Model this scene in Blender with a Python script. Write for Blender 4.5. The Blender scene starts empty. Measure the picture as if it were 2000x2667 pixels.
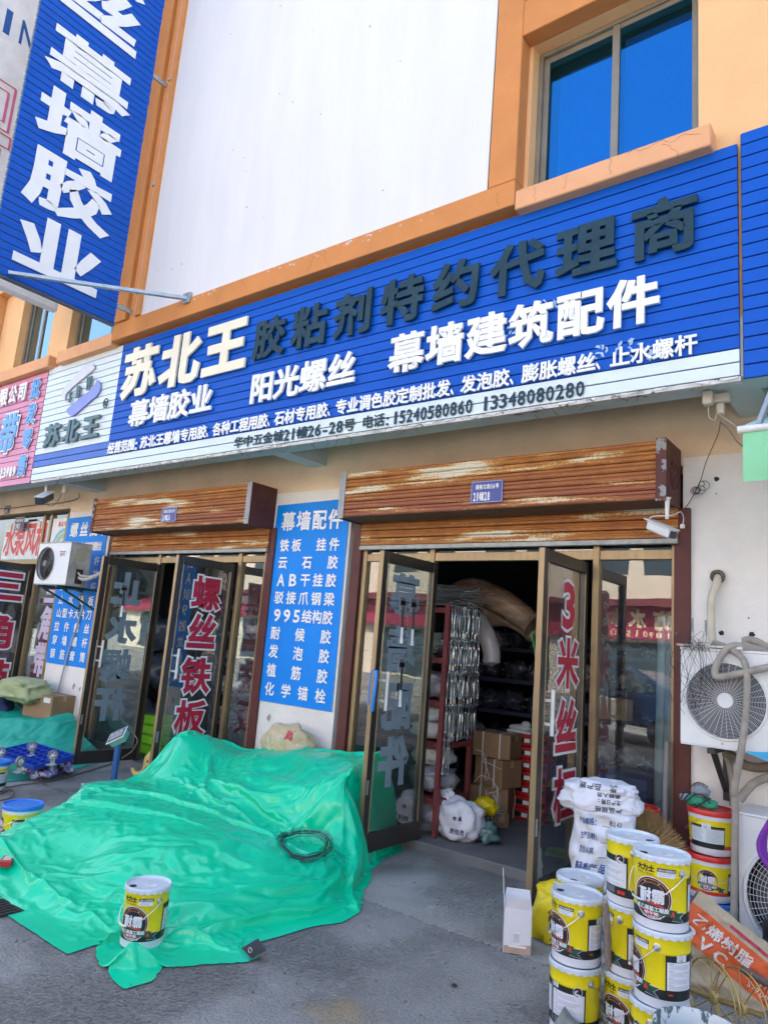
import bpy, bmesh, math, random
import numpy as np
from mathutils import Vector, Matrix, noise
random.seed(7)
C = bpy.context.scene.collection
sc = bpy.context.scene
R = math.radians
# ---------------------------------------------------------------- camera
FPX = 1856.84
YAW, PITCH, ROLL = -0.661379, 0.181825, 0.0800142
CAM = Vector((0.0, -5.13, 1.6))
fw = Vector((math.sin(YAW)*math.cos(PITCH), math.cos(YAW)*math.cos(PITCH), math.sin(PITCH)))
r0 = fw.cross(Vector((0, 0, 1))).normalized(); u0 = r0.cross(fw)
rt = math.cos(ROLL)*r0 + math.sin(ROLL)*u0
up = -math.sin(ROLL)*r0 + math.cos(ROLL)*u0
cd = bpy.data.cameras.new('camera'); cam = bpy.data.objects.new('camera', cd); C.objects.link(cam)
cd.sensor_fit = 'HORIZONTAL'; cd.sensor_width = 36; cd.lens = 36*FPX/2000
cd.clip_start = 0.05; cd.clip_end = 2000
cam.matrix_world = Matrix(((rt.x, up.x, -fw.x, CAM.x), (rt.y, up.y, -fw.y, CAM.y), (rt.z, up.z, -fw.z, CAM.z), (0, 0, 0, 1)))
sc.camera = cam
# ---------------------------------------------------------------- sky and sun (the shop front lies in its own shade)
SUN_EL, SUN_AZ = R(52), R(-18)          # azimuth from +Y towards +X
wd = bpy.data.worlds.new('World'); sc.world = wd; wd.use_nodes = True
nt = wd.node_tree; bg = nt.nodes['Background']
sky = nt.nodes.new('ShaderNodeTexSky'); sky.sky_type = 'NISHITA'; sky.sun_disc = False
sky.sun_elevation = SUN_EL; sky.sun_rotation = SUN_AZ; sky.dust_density = 5.0; sky.air_density = 1.0; sky.ozone_density = 1.0
nt.links.new(sky.outputs[0], bg.inputs[0]); bg.inputs[1].default_value = 0.15
sl = bpy.data.lights.new('sun', 'SUN'); so = bpy.data.objects.new('sun', sl); C.objects.link(so)
sl.energy = 5.0; sl.angle = R(0.5); sl.color = (1, 0.94, 0.86)
sd = Vector((math.sin(SUN_AZ)*math.cos(SUN_EL), math.cos(SUN_AZ)*math.cos(SUN_EL), math.sin(SUN_EL)))
so.rotation_euler = sd.to_track_quat('Z', 'Y').to_euler()
vs = sc.view_settings; vs.view_transform = 'Standard'; vs.look = 'None'; vs.exposure = 2.2; vs.gamma = 1
sc.cycles.max_bounces = 8; sc.cycles.transparent_max_bounces = 16
sc.cycles.use_denoising = True

# ---------------------------------------------------------------- where a thing seen along a sight line stands
def ray(x, y): return (x-1000)*rt - (y-1333.5)*up + FPX*fw
def W(x, y, Y=0.): v = ray(x, y); return CAM + v*((Y-CAM.y)/v.y)
def G(x, y, z=0.): v = ray(x, y); return CAM + v*((z-CAM.z)/v.z)
def S(x, y, X): v = ray(x, y); return CAM + v*((X-CAM.x)/v.x)

# ---------------------------------------------------------------- materials
MC = {}
def mat(name, col, rough=.6, metal=0., var=.12, scale=6., bump=.0, bscale=40., col2=None, thr=None, stretch=(1, 1, 1), alpha=1., spec=.5, trans=0., var2=0.):
    """base colour broken up by noise; col2/thr adds patches of a second colour; bump is fine relief"""
    if name in MC: return MC[name]
    m = bpy.data.materials.new(name); m.use_nodes = True; n = m.node_tree.nodes; l = m.node_tree.links
    b = n['Principled BSDF']; b.inputs['Roughness'].default_value = rough; b.inputs['Metallic'].default_value = metal
    b.inputs['Specular IOR Level'].default_value = spec
    tc = n.new('ShaderNodeTexCoord'); mp = n.new('ShaderNodeMapping'); mp.inputs['Scale'].default_value = stretch
    l.new(tc.outputs['Object'], mp.inputs[0])
    ns = n.new('ShaderNodeTexNoise'); ns.inputs['Scale'].default_value = scale; ns.inputs['Detail'].default_value = 6; ns.inputs['Roughness'].default_value = .6
    l.new(mp.outputs[0], ns.inputs[0])
    rp = n.new('ShaderNodeValToRGB'); rp.color_ramp.elements[0].position = .3; rp.color_ramp.elements[1].position = .72
    rp.color_ramp.elements[0].color = (*[c*(1-var) for c in col], 1); rp.color_ramp.elements[1].color = (*[min(1, c*(1+var*.6)) for c in col], 1)
    l.new(ns.outputs[0], rp.inputs[0]); out = rp.outputs[0]
    if col2 is not None:
        n2 = n.new('ShaderNodeTexNoise'); n2.inputs['Scale'].default_value = scale*1.7; n2.inputs['Detail'].default_value = 8; n2.inputs['Roughness'].default_value = .62
        l.new(mp.outputs[0], n2.inputs[0])
        r2 = n.new('ShaderNodeValToRGB'); r2.color_ramp.elements[0].position = thr; r2.color_ramp.elements[1].position = thr+.03+var2
        l.new(n2.outputs[0], r2.inputs[0])
        mx = n.new('ShaderNodeMixRGB'); l.new(r2.outputs[0], mx.inputs[0]); l.new(out, mx.inputs[1]); mx.inputs[2].default_value = (*col2, 1); out = mx.outputs[0]
    l.new(out, b.inputs['Base Color'])
    if bump:
        nb = n.new('ShaderNodeTexNoise'); nb.inputs['Scale'].default_value = bscale; nb.inputs['Detail'].default_value = 5
        l.new(mp.outputs[0], nb.inputs[0])
        bp = n.new('ShaderNodeBump'); bp.inputs['Strength'].default_value = min(1, bump*10); bp.inputs['Distance'].default_value = bump*.012
        l.new(nb.outputs[0], bp.inputs['Height']); l.new(bp.outputs[0], b.inputs['Normal'])
    if trans: b.inputs['Transmission Weight'].default_value = trans
    if alpha < 1: b.inputs['Alpha'].default_value = alpha
    MC[name] = m; return m

def glass_mat(name, tint=(.78, .86, .84), refl=1.0, ior=1.5, dirt=.0, rough=.0, gcol=(1, 1, 1), floor=.0):
    m = bpy.data.materials.new(name); m.use_nodes = True; n = m.node_tree.nodes; l = m.node_tree.links
    n.remove(n['Principled BSDF']); o = n['Material Output']
    t = n.new('ShaderNodeBsdfTransparent'); t.inputs[0].default_value = (*tint, 1)
    g = n.new('ShaderNodeBsdfGlossy'); g.inputs['Roughness'].default_value = rough; g.inputs[0].default_value = (*gcol, 1)
    f = n.new('ShaderNodeFresnel'); f.inputs[0].default_value = ior
    mm = n.new('ShaderNodeMath'); mm.operation = 'MULTIPLY_ADD'; mm.inputs[1].default_value = refl; mm.inputs[2].default_value = floor; mm.use_clamp = True
    l.new(f.outputs[0], mm.inputs[0])
    tc = n.new('ShaderNodeTexCoord'); nb = n.new('ShaderNodeTexNoise'); nb.inputs['Scale'].default_value = 1.7; nb.inputs['Detail'].default_value = 2
    l.new(tc.outputs['Object'], nb.inputs[0]); bp = n.new('ShaderNodeBump'); bp.inputs['Strength'].default_value = .2; bp.inputs['Distance'].default_value = .008
    l.new(nb.outputs[0], bp.inputs['Height']); l.new(bp.outputs[0], g.inputs['Normal'])
    mix = n.new('ShaderNodeMixShader'); l.new(mm.outputs[0], mix.inputs[0]); l.new(t.outputs[0], mix.inputs[1]); l.new(g.outputs[0], mix.inputs[2])
    out = mix.outputs[0]
    if dirt:
        d = n.new('ShaderNodeBsdfDiffuse'); d.inputs[0].default_value = (.55, .58, .58, 1)
        nd = n.new('ShaderNodeTexNoise'); nd.inputs['Scale'].default_value = 5; nd.inputs['Detail'].default_value = 8
        mpd = n.new('ShaderNodeMapping'); mpd.inputs['Scale'].default_value = (3, 3, .6); l.new(tc.outputs['Object'], mpd.inputs[0]); l.new(mpd.outputs[0], nd.inputs[0])
        md = n.new('ShaderNodeMath'); md.operation = 'MULTIPLY'; md.inputs[1].default_value = dirt*2; l.new(nd.outputs[0], md.inputs[0])
        m2 = n.new('ShaderNodeMixShader'); l.new(md.outputs[0], m2.inputs[0]); l.new(out, m2.inputs[1]); l.new(d.outputs[0], m2.inputs[2]); out = m2.outputs[0]
    l.new(out, o.inputs[0]); MC[name] = m; return m

def rust_mat(name, z0, red=.0):
    """painted steel gone rusty: cream paint left in long streaks, orange rust, brown primer"""
    m = bpy.data.materials.new(name); m.use_nodes = True; n = m.node_tree.nodes; l = m.node_tree.links
    b = n['Principled BSDF']; b.inputs['Roughness'].default_value = .62
    tc = n.new('ShaderNodeTexCoord')
    def nz(sx, sz, scale, det=8, rg=.65):
        mp = n.new('ShaderNodeMapping'); mp.inputs['Scale'].default_value = (sx, 1, sz); l.new(tc.outputs['Object'], mp.inputs[0])
        t = n.new('ShaderNodeTexNoise'); t.inputs['Scale'].default_value = scale; t.inputs['Detail'].default_value = det; t.inputs['Roughness'].default_value = rg
        l.new(mp.outputs[0], t.inputs[0]); return t
    def ramp(src, a, c, ca, cc):
        r = n.new('ShaderNodeValToRGB'); r.color_ramp.elements[0].position = a; r.color_ramp.elements[1].position = c
        r.color_ramp.elements[0].color = (*ca, 1); r.color_ramp.elements[1].color = (*cc, 1); l.new(src, r.inputs[0]); return r
    rust = ramp(nz(1.5, 1.8, 3.2, 12, .8).outputs[0], .36, .68, (.27, .090, .026), (.50, .205, .042))
    # redder primer towards the lower slats of the box
    sx = n.new('ShaderNodeSeparateXYZ'); l.new(tc.outputs['Object'], sx.inputs[0])
    gz = n.new('ShaderNodeMapRange'); gz.inputs[1].default_value = z0+.05; gz.inputs[2].default_value = z0+.30; gz.inputs[3].default_value = red; gz.inputs[4].default_value = 0
    l.new(sx.outputs[2], gz.inputs[0])
    rm = n.new('ShaderNodeMixRGB'); l.new(gz.outputs[0], rm.inputs[0]); l.new(rust.outputs[0], rm.inputs[1]); rm.inputs[2].default_value = (.30, .095, .05, 1)
    base = nz(.62, 7.5, 1.5, 3, .55); fine = nz(5, 8, 9, 10, .8)
    ad = n.new('ShaderNodeMath'); ad.operation = 'MULTIPLY_ADD'; ad.inputs[1].default_value = .42; l.new(fine.outputs[0], ad.inputs[0]); l.new(base.outputs[0], ad.inputs[2])
    pm = ramp(ad.outputs[0], .815, .84, (0, 0, 0), (1, 1, 1))
    yw = ramp(ad.outputs[0], .75, .83, (0, 0, 0), (1, 1, 1))
    m1 = n.new('ShaderNodeMixRGB'); l.new(yw.outputs[0], m1.inputs[0]); l.new(rm.outputs[0], m1.inputs[1]); m1.inputs[2].default_value = (.62, .36, .10, 1)
    m2 = n.new('ShaderNodeMixRGB'); l.new(pm.outputs[0], m2.inputs[0]); l.new(m1.outputs[0], m2.inputs[1]); m2.inputs[2].default_value = (.72, .68, .55, 1)
    l.new(m2.outputs[0], b.inputs['Base Color'])
    bp = n.new('ShaderNodeBump'); bp.inputs['Strength'].default_value = .35; bp.inputs['Distance'].default_value = .004
    l.new(fine.outputs[0], bp.inputs['Height']); l.new(bp.outputs[0], b.inputs['Normal'])
    MC[name] = m; return m

# ---------------------------------------------------------------- mesh helpers
def orth(n):
    n = Vector(n).normalized(); a = Vector((0, 0, 1)) if abs(n.z) < .9 else Vector((1, 0, 0))
    u = a.cross(n).normalized(); return u, n.cross(u).normalized(), n
class MB:
    def __init__(s): s.v = []; s.f = []; s.mi = []
    def add(s, vs_, fs, mi=0):
        o = len(s.v); s.v += [tuple(p) for p in vs_]; s.f += [tuple(i+o for i in f) for f in fs]; s.mi += [mi]*len(fs); return s
    def box(s, a, b, mi=0):
        x0, y0, z0 = [min(a[i], b[i]) for i in range(3)]; x1, y1, z1 = [max(a[i], b[i]) for i in range(3)]
        return s.add([(x0,y0,z0),(x1,y0,z0),(x1,y1,z0),(x0,y1,z0),(x0,y0,z1),(x1,y0,z1),(x1,y1,z1),(x0,y1,z1)],
                     [(0,3,2,1),(4,5,6,7),(0,1,5,4),(1,2,6,5),(2,3,7,6),(3,0,4,7)], mi)
    def obox(s, c, hx, hy, hz, M=Matrix(), mi=0):
        c = Vector(c); q = [c + M @ Vector((i*hx, j*hy, k*hz)) for k in (-1, 1) for (i, j) in ((-1,-1),(1,-1),(1,1),(-1,1))]
        return s.add(q, [(0,3,2,1),(4,5,6,7),(0,1,5,4),(1,2,6,5),(2,3,7,6),(3,0,4,7)], mi)
    def quad(s, a, b, c, d, mi=0): return s.add([a, b, c, d], [(0,1,2,3)], mi)
    def bar(s, a, b, w, h=None, mi=0):
        a, b = Vector(a), Vector(b); u, v, n = orth(b-a); h = h or w; u = u*w/2; v = v*h/2
        q = [p+i*u+j*v for p in (a, b) for (i, j) in ((-1,-1),(1,-1),(1,1),(-1,1))]
        return s.add(q, [(0,3,2,1),(4,5,6,7),(0,1,5,4),(1,2,6,5),(2,3,7,6),(3,0,4,7)], mi)
    def tube(s, pts, r, n=8, mi=0, caps=True, closed=False):
        pts = [Vector(p) for p in pts]; k = len(pts); rr = r if isinstance(r, (list, tuple)) else [r]*k
        t0 = (pts[1]-pts[0]).normalized(); u, v, _ = orth(t0); vv = []
        for i, p in enumerate(pts):
            if closed: t = (pts[(i+1) % k]-pts[i-1]).normalized()
            else: t = (pts[min(i+1, k-1)]-pts[max(i-1, 0)]).normalized()
            u = (u - t*u.dot(t)); u = u.normalized() if u.length > 1e-6 else orth(t)[0]; v = t.cross(u)
            vv += [p + rr[i]*(math.cos(a)*u+math.sin(a)*v) for a in [2*math.pi*j/n for j in range(n)]]
        ff = [(i*n+j, i*n+(j+1) % n, ((i+1) % k)*n+(j+1) % n, ((i+1) % k)*n+j) for i in range(k if closed else k-1) for j in range(n)]
        if caps and not closed: ff += [tuple(range(n-1, -1, -1)), tuple((k-1)*n+j for j in range(n))]
        return s.add(vv, ff, mi)
    def lathe(s, prof, c=(0, 0, 0), n=32, axis=None, mis=None, mi=0):
        """prof [(r,z)] about an axis through c"""
        c = Vector(c); u, v, w = orth(axis) if axis else (Vector((1,0,0)), Vector((0,1,0)), Vector((0,0,1)))
        vv = [c + w*z + r*(math.cos(a)*u+math.sin(a)*v) for r, z in prof for a in [2*math.pi*j/n for j in range(n)]]
        for i in range(len(prof)-1):
            s.f += [] 
        o = len(s.v); s.v += [tuple(p) for p in vv]
        for i in range(len(prof)-1):
            for j in range(n):
                s.f.append((o+i*n+j, o+i*n+(j+1) % n, o+(i+1)*n+(j+1) % n, o+(i+1)*n+j)); s.mi.append(mis[i] if mis else mi)
        return s
    def prism(s, poly, fr, d, n0=0., mi=0):
        """poly [(u,v)] extruded from n0 to n0+d in frame fr=(O,U,V,N)"""
        O, U, V, N = fr; k = len(poly)
        a = [O+U*p[0]+V*p[1]+N*(n0+d) for p in poly]; b = [O+U*p[0]+V*p[1]+N*n0 for p in poly]
        return s.add(a+b, [tuple(range(k)), tuple(range(2*k-1, k-1, -1))]+[(i, k+i, k+(i+1) % k, (i+1) % k) for i in range(k)], mi)
    def build(s, name, mats, parent=None, smooth=False, bevel=0., seg=1, label=None, **kw):
        me = bpy.data.meshes.new(name); me.from_pydata(s.v, [], s.f); me.polygons.foreach_set('material_index', s.mi)
        for m in (mats if isinstance(mats, (list, tuple)) else [mats]): me.materials.append(m)
        if smooth: me.shade_smooth(); 
        me.update(); o = bpy.data.objects.new(name, me); C.objects.link(o)
        if smooth and smooth != 'all':
            try: me.set_sharp_from_angle(angle=R(38))
            except Exception: pass
        if bevel:
            b = o.modifiers.new('bevel', 'BEVEL'); b.width = bevel; b.segments = seg; b.limit_method = 'ANGLE'; b.angle_limit = R(40)
        if parent is not None: attach(o, parent)
        if label: o['label'] = label
        for k_, v_ in kw.items(): o[k_] = v_
        return o
def attach(o, p):
    o.parent = p; M = Matrix.Translation(-p.location) if p.parent is None and p.rotation_euler.z == 0 else p.matrix_basis.inverted()
    if p.type == 'MESH': M = Matrix()
    o.matrix_parent_inverse = M
def thing(name, label, cat, group=None, loc=(0, 0, 0)):
    o = bpy.data.objects.new(name, None); C.objects.link(o); o.location = loc; o.empty_display_size = .1
    return tag(o, label, cat, group)
def tag(o, label, cat, group=None):
    o['label'] = label; o['category'] = cat
    if group: o['group'] = group
    return o
def dup(root, loc, rz=0., label=None, group=None):
    r = root.copy(); C.objects.link(r); r.location = loc; r.rotation_euler = (0, 0, rz)
    if label: r['label'] = label
    if group: r['group'] = group
    for ch in list(root.children):
        c = ch.copy(); C.objects.link(c); c.parent = r
        for g in list(ch.children):
            d = g.copy(); C.objects.link(d); d.parent = c
    return r
def snapf(obj, O, U, V, N):
    """print that lies on a bulging thing: drops each point of the lettering onto its surface"""
    from mathutils.bvhtree import BVHTree
    t = BVHTree.FromPolygons([v.co.copy() for v in obj.data.vertices], [tuple(p.vertices) for p in obj.data.polygons])
    def f(a, b, n):
        p = O+U*a+V*b; h = t.ray_cast(p+N*.6, -N, 1.2)[0]; return (h if h is not None else p)+N*n
    return (f, None, None, None)
def XZ(Y): return (Vector((0, Y, 0)), Vector((1, 0, 0)), Vector((0, 0, 1)), Vector((0, -1, 0)))
def YZ(X): return (Vector((X, 0, 0)), Vector((0, 1, 0)), Vector((0, 0, 1)), Vector((1, 0, 0)))

# ---------------------------------------------------------------- lettering (the built-in font, turned into mesh)
GC = {}
def glyph(ch, off):
    """outline of one character, filled; off makes the strokes bolder without closing the gaps between them"""
    k = (ch, off)
    if k in GC: return GC[k]
    cu = bpy.data.curves.new('glyph', 'FONT'); cu.body = ch; cu.size = 1; cu.resolution_u = 2
    ob = bpy.data.objects.new('glyph', cu); me = ob.to_mesh()
    v = [(a.co.x, a.co.y) for a in me.vertices]; f = [tuple(p.vertices) for p in me.polygons]
    ob.to_mesh_clear(); bpy.data.objects.remove(ob); bpy.data.curves.remove(cu)
    ed = {}
    for p in f:
        for i in range(len(p)): ed[(p[i], p[(i+1) % len(p)])] = 1
    be = [(a, b) for (a, b) in ed if (b, a) not in ed]
    if v and off:
        P = np.array(v); A = P[[a for a, b in be]]; B = P[[b for a, b in be]]; D = B-A; Ln = np.maximum(1e-9, np.hypot(D[:, 0], D[:, 1])); Nn = np.stack([D[:, 1], -D[:, 0]], 1)/Ln[:, None]
        acc = {}
        for i, (a, b) in enumerate(be):
            for q in (a, b): acc.setdefault(q, []).append(i)
        out = P.copy()
        for q, es in acc.items():
            n_ = Nn[es].sum(0); ln = math.hypot(*n_)
            if ln < .2 or len(es) != 2: continue
            n_ = n_/ln; mit = 1/max(.45, float(n_ @ Nn[es[0]])); d = off*mit
            # how far to the next stroke in that direction
            o = P[q]+n_*1e-4; den = n_[0]*D[:, 1]-n_[1]*D[:, 0]; den = np.where(abs(den) < 1e-9, 1e-9, den); w = A-o
            t = (w[:, 0]*D[:, 1]-w[:, 1]*D[:, 0])/den; u = (w[:, 0]*n_[1]-w[:, 1]*n_[0])/den
            ok = (t > 2e-4) & (u > -.02) & (u < 1.02); ok[es] = False
            if ok.any(): d = min(d, .38*t[ok].min())
            out[q] = P[q]+n_*d
        v = [tuple(p) for p in out]
    GC[k] = (v, f, be); return GC[k]
def wide(ch): return ord(ch) > 0x2E80
def cellw(ch): return 1. if wide(ch) and ch not in '、：' else (.62 if ch in '、' else .45 if ch in ' :：.' else .62)
def put(mb, ch, u0, u1, v0, v1, fr, n0=0., d=0., off=.02, mi=0, mirror=False, rot=0.):
    """one character filling the cell u0..u1, v0..v1; d is its thickness"""
    v, f, be = glyph(ch, off)
    if not v: return
    if wide(ch): sx, ox = (u1-u0)/.94, .03; sy, oy = (v1-v0)/.94, -.09
    else:
        xs = [p[0] for p in v]; cx = (min(xs)+max(xs))/2; sy = (v1-v0)/.73; sx = min(sy*1.18, (u1-u0)/max(.3, max(xs)-min(xs))*.86) if (u1-u0) > 0 else sy
        ox = cx-(u1-u0)/2/sx; oy = 0.
    O, U, V, N = fr; F = []
    for (x, y) in v:
        a = (x-ox)*sx; b = (y-oy)*sy
        if mirror: a = (u1-u0)-a
        a += u0; b += v0
        if rot:
            cu, cv = (u0+u1)/2, (v0+v1)/2; a, b = cu+(a-cu)*math.cos(rot)-(b-cv)*math.sin(rot), cv+(a-cu)*math.sin(rot)+(b-cv)*math.cos(rot)
        F.append((a, b))
    if callable(O): P = lambda a, b, n: O(a, b, n)
    else: P = lambda a, b, n: O+U*a+V*b+N*n
    k = len(F)
    if d:
        mb.add([P(a, b, n0+d) for a, b in F]+[P(a, b, n0) for a, b in F],
               [(q[::-1] if mirror else q) for q in f]+[((a, b, b+k, a+k) if mirror else (b, a, a+k, b+k)) for a, b in be], mi)
    else: mb.add([P(a, b, n0) for a, b in F], [(q[::-1] if mirror else q) for q in f], mi)
def line(s, u0, u1, v0, v1, fr, name='character', mats=None, parent=None, joined=False, label=None, **kw):
    ws = [cellw(c) for c in s]; tot = sum(ws); x = u0; mb = MB() if joined else None; n0 = kw.get('n0', 0)
    gap = kw.pop('gap', .06)
    for c, w in zip(s, ws):
        du = (u1-u0)*w/tot
        if c != ' ':
            if not joined: mb = MB()
            g = du*gap
            put(mb, c, x+g, x+du-g, v0, v1, fr, **kw)
            if not joined and mb.v: mb.build(name, mats, parent)
        x += du
    if joined: return mb.build(name, mats, parent, label=label) if name else mb
# ================================================================= materials in use
ledge_m = mat('ledge_paint', (.60, .235, .062), .75, var=.12, scale=2.5, bump=.25, bscale=25, col2=(.42, .17, .06), thr=.66, var2=.1)
wall_o = mat('orange_wall', (.80, .48, .22), .8, var=.08, scale=1.5, bump=.25, bscale=40)
pier_o = mat('orange_pier', (.72, .37, .14), .8, var=.10, scale=1.5, bump=.25, bscale=40)
sill_m = mat('sill_paint', (.74, .38, .19), .8, var=.10, scale=3, bump=.3, bscale=30)
white_m = mat('white_board', (.71, .705, .70), .7, var=.05, scale=1.2, stretch=(3, 1, .5), bump=.08, bscale=6)
cream_m = mat('cream_wall', (.76, .60, .41), .9, var=.14, scale=2.2, bump=.4, bscale=30)
lime_m = mat('white_wall', (.78, .76, .72), .9, var=.10, scale=2.5, bump=.5, bscale=22, col2=(.50, .47, .42), thr=.70, var2=.05)
soffit_m = mat('soffit_paint', (.42, .44, .42), .85, var=.14, scale=3, bump=.3, bscale=20)
beam_m = mat('beam_paint', (.50, .57, .56), .8, var=.08, scale=3, bump=.2, bscale=20)
blue_m = mat('sign_blue', (.0, .090, .50), .45, spec=.22, var=.10, scale=1.2, stretch=(.6, 1, 2), bump=.03, bscale=8)
blue_l = mat('sign_blue_faded', (.03, .13, .52), .42, var=.10, scale=2, bump=.03, bscale=8)
blue_d = mat('sign_gap', (.004, .018, .13), .6)
ice_m = mat('sign_ice_white', (.66, .76, .79), .42, var=.05, scale=2, stretch=(.6, 1, 2))
pink_m = mat('sign_pink', (.66, .26, .40), .45, var=.10, scale=2)
cream_l = mat('letter_cream', (.84, .79, .60), .4, var=.06, scale=5)
slate_l = mat('letter_slate', (.014, .048, .070), .45, spec=.25, var=.25, scale=5)
slate_g = mat('letter_slate_green', (.07, .15, .17), .4, var=.2, scale=5)
white_l = mat('letter_white', (.83, .84, .84), .4, var=.05, scale=5)
sky_l = mat('letter_sky_blue', (.12, .36, .78), .4)
red_l = mat('letter_red', (.50, .02, .055), .4, var=.12, scale=6)
ghost_l = mat('letter_back', (.22, .29, .33), .7, var=.1, scale=8)
lilac_l = mat('letter_lilac', (.60, .52, .66), .5, var=.05)
steel_m = mat('galvanised', (.42, .46, .48), .38, .7, var=.18, scale=20)
alu_m = mat('bronze_aluminium', (.30, .225, .125), .38, .55, var=.2, scale=5, stretch=(4, 4, .7))
alud_m = mat('dark_bronze', (.075, .065, .055), .4, .5, var=.2, scale=5)
dark_m = mat('dark_rubber', (.02, .02, .022), .6)
maroon_m = mat('maroon_paint', (.10, .022, .018), .6, var=.2, scale=6, col2=(.26, .27, .28), thr=.70)
postm = mat('shelf_red_oxide', (.19, .045, .045), .55, var=.2, scale=6)
print_b = mat('poster_blue', (.0, .24, .80), .5, spec=.25, var=.06, scale=1.5, bump=.1, bscale=3)
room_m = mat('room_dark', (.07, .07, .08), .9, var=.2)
floor_m = mat('shop_floor', (.16, .165, .17), .8, var=.2, scale=4)
conc_m = mat('concrete', (.31, .315, .305), .85, var=.30, scale=1.6, bump=1.6, bscale=70, col2=(.19, .195, .195), thr=.56, var2=.2)
glass_mat('door_glass', (.74, .84, .82), 3.0, 1.5, dirt=.03)
glass_mat('window_film', (.30, .55, .80), 1.0, 1.5, gcol=(.05, .38, .90), floor=.36, rough=.06)
glass_mat('window_pale', (.10, .16, .2), 1.0, 1.5, gcol=(.55, .80, 1.0), floor=.45, rough=.05)
GL = MC['door_glass']

# ================================================================= setting: ground
def jag(o, amp=.004, seed=0):
    for v in o.data.vertices: pass
MB().quad((-90, -70, -.05), (60, -70, -.05), (60, 60, -.05), (-90, 60, -.05)).build('ground', conc_m, kind='structure')
def slab(name, x0, x1, y0, y1, z, mats, n=120, e=.006, seed=0):
    """a concrete slab with slightly chipped long edges"""
    rnd = random.Random(seed); mb = MB(); t = []; 
    def off(x, s): return e*1.6*noise.noise((x*9, s*9.1, seed))+e*1.6*noise.noise((x*37, s*3.3, seed))+.02*noise.noise((x*.9, s*5., seed))
    top = []; bot = []
    for i in range(n+1):
        x = x0+(x1-x0)*i/n; top.append((x, y1-abs(off(x, 1)))); bot.append((x, y0+abs(off(x, 0))))
    V = []; F = []
    for (a, b) in zip(bot, top):
        V += [(a[0], a[1], z-.06), (a[0], a[1]+.001, z), (b[0], b[1]-.001, z), (b[0], b[1], z-.06)]
    for i in range(n):
        k = 4*i
        for j in range(3): F.append((k+j, k+4+j, k+5+j, k+1+j))
    F += [(0, 1, 2, 3), (4*n, 4*n+3, 4*n+2, 4*n+1)]
    return mb.add(V, F).build(name, mats, kind='structure')
# apron along the shops: three bays of slab, then the yard in larger bays
slab('pavement', -16, -6.52, -1.23, .06, 0, conc_m, 420, seed=1)
slab('pavement', -6.505, -1.2, -1.23, .06, 0, conc_m, 420, seed=2)
slab('pavement', -1.18, 6, -1.23, .06, 0, conc_m, 60, seed=3)
slab('road', -30, 2.4, -6.2, -1.245, -.002, conc_m, 900, seed=4)
slab('road', 2.415, 20, -6.2, -1.245, -.002, conc_m, 100, seed=5)
slab('road', -40, 25, -17, -6.22, -.002, conc_m, 100, seed=6)
# road surface gets faint broom lines, damp stains and rust marks
m = conc_m; n = m.node_tree.nodes; l = m.node_tree.links; b = n['Principled BSDF']
tc = n.new('ShaderNodeTexCoord'); wv = n.new('ShaderNodeTexWave'); wv.wave_type = 'BANDS'; wv.bands_direction = 'X'
mp = n.new('ShaderNodeMapping'); mp.inputs['Rotation'].default_value = (0, 0, R(38)); l.new(tc.outputs['Object'], mp.inputs[0]); l.new(mp.outputs[0], wv.inputs[0])
wv.inputs['Scale'].default_value = 22; wv.inputs['Distortion'].default_value = 2.5; wv.inputs['Detail'].default_value = 2
mk = n.new('ShaderNodeTexNoise'); mk.inputs['Scale'].default_value = .9; l.new(tc.outputs['Object'], mk.inputs[0])
mr = n.new('ShaderNodeValToRGB'); mr.color_ramp.elements[0].position = .46; mr.color_ramp.elements[1].position = .56; l.new(mk.outputs[0], mr.inputs[0])
mu = n.new('ShaderNodeMath'); mu.operation = 'MULTIPLY'; l.new(wv.outputs[1], mu.inputs[0]); l.new(mr.outputs[0], mu.inputs[1])
b2 = n.new('ShaderNodeBump'); b2.inputs['Strength'].default_value = 1; b2.inputs['Distance'].default_value = .010; l.new(mu.outputs[0], b2.inputs['Height'])
ob_ = [x for x in n if x.type == 'BUMP' and x != b2][0]; l.new(ob_.outputs[0], b2.inputs['Normal']); l.new(b2.outputs[0], b.inputs['Normal'])
base = b.inputs['Base Color'].links[0].from_socket
sp = n.new('ShaderNodeTexNoise'); sp.inputs['Scale'].default_value = 75; sp.inputs['Detail'].default_value = 8; sp.inputs['Roughness'].default_value = .8; l.new(tc.outputs['Object'], sp.inputs[0])
sr = n.new('ShaderNodeValToRGB'); sr.color_ramp.elements[0].position = .36; sr.color_ramp.elements[0].color = (.55, .55, .55, 1); sr.color_ramp.elements[1].position = .62; l.new(sp.outputs[0], sr.inputs[0])
m1 = n.new('ShaderNodeMixRGB'); m1.blend_type = 'MULTIPLY'; m1.inputs[0].default_value = .75; l.new(base, m1.inputs[1]); l.new(sr.outputs[0], m1.inputs[2])
# white scuffs
s1 = n.new('ShaderNodeTexNoise'); s1.inputs['Scale'].default_value = 5.5; s1.inputs['Detail'].default_value = 12; s1.inputs['Roughness'].default_value = .78; l.new(tc.outputs['Object'], s1.inputs[0])
r1 = n.new('ShaderNodeValToRGB'); r1.color_ramp.elements[0].position = .56; r1.color_ramp.elements[1].position = .74; r1.color_ramp.elements[1].color = (.8, .8, .8, 1); l.new(s1.outputs[0], r1.inputs[0])
m2 = n.new('ShaderNodeMixRGB'); l.new(r1.outputs[0], m2.inputs[0]); l.new(m1.outputs[0], m2.inputs[1]); m2.inputs[2].default_value = (.46, .46, .45, 1)
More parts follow.
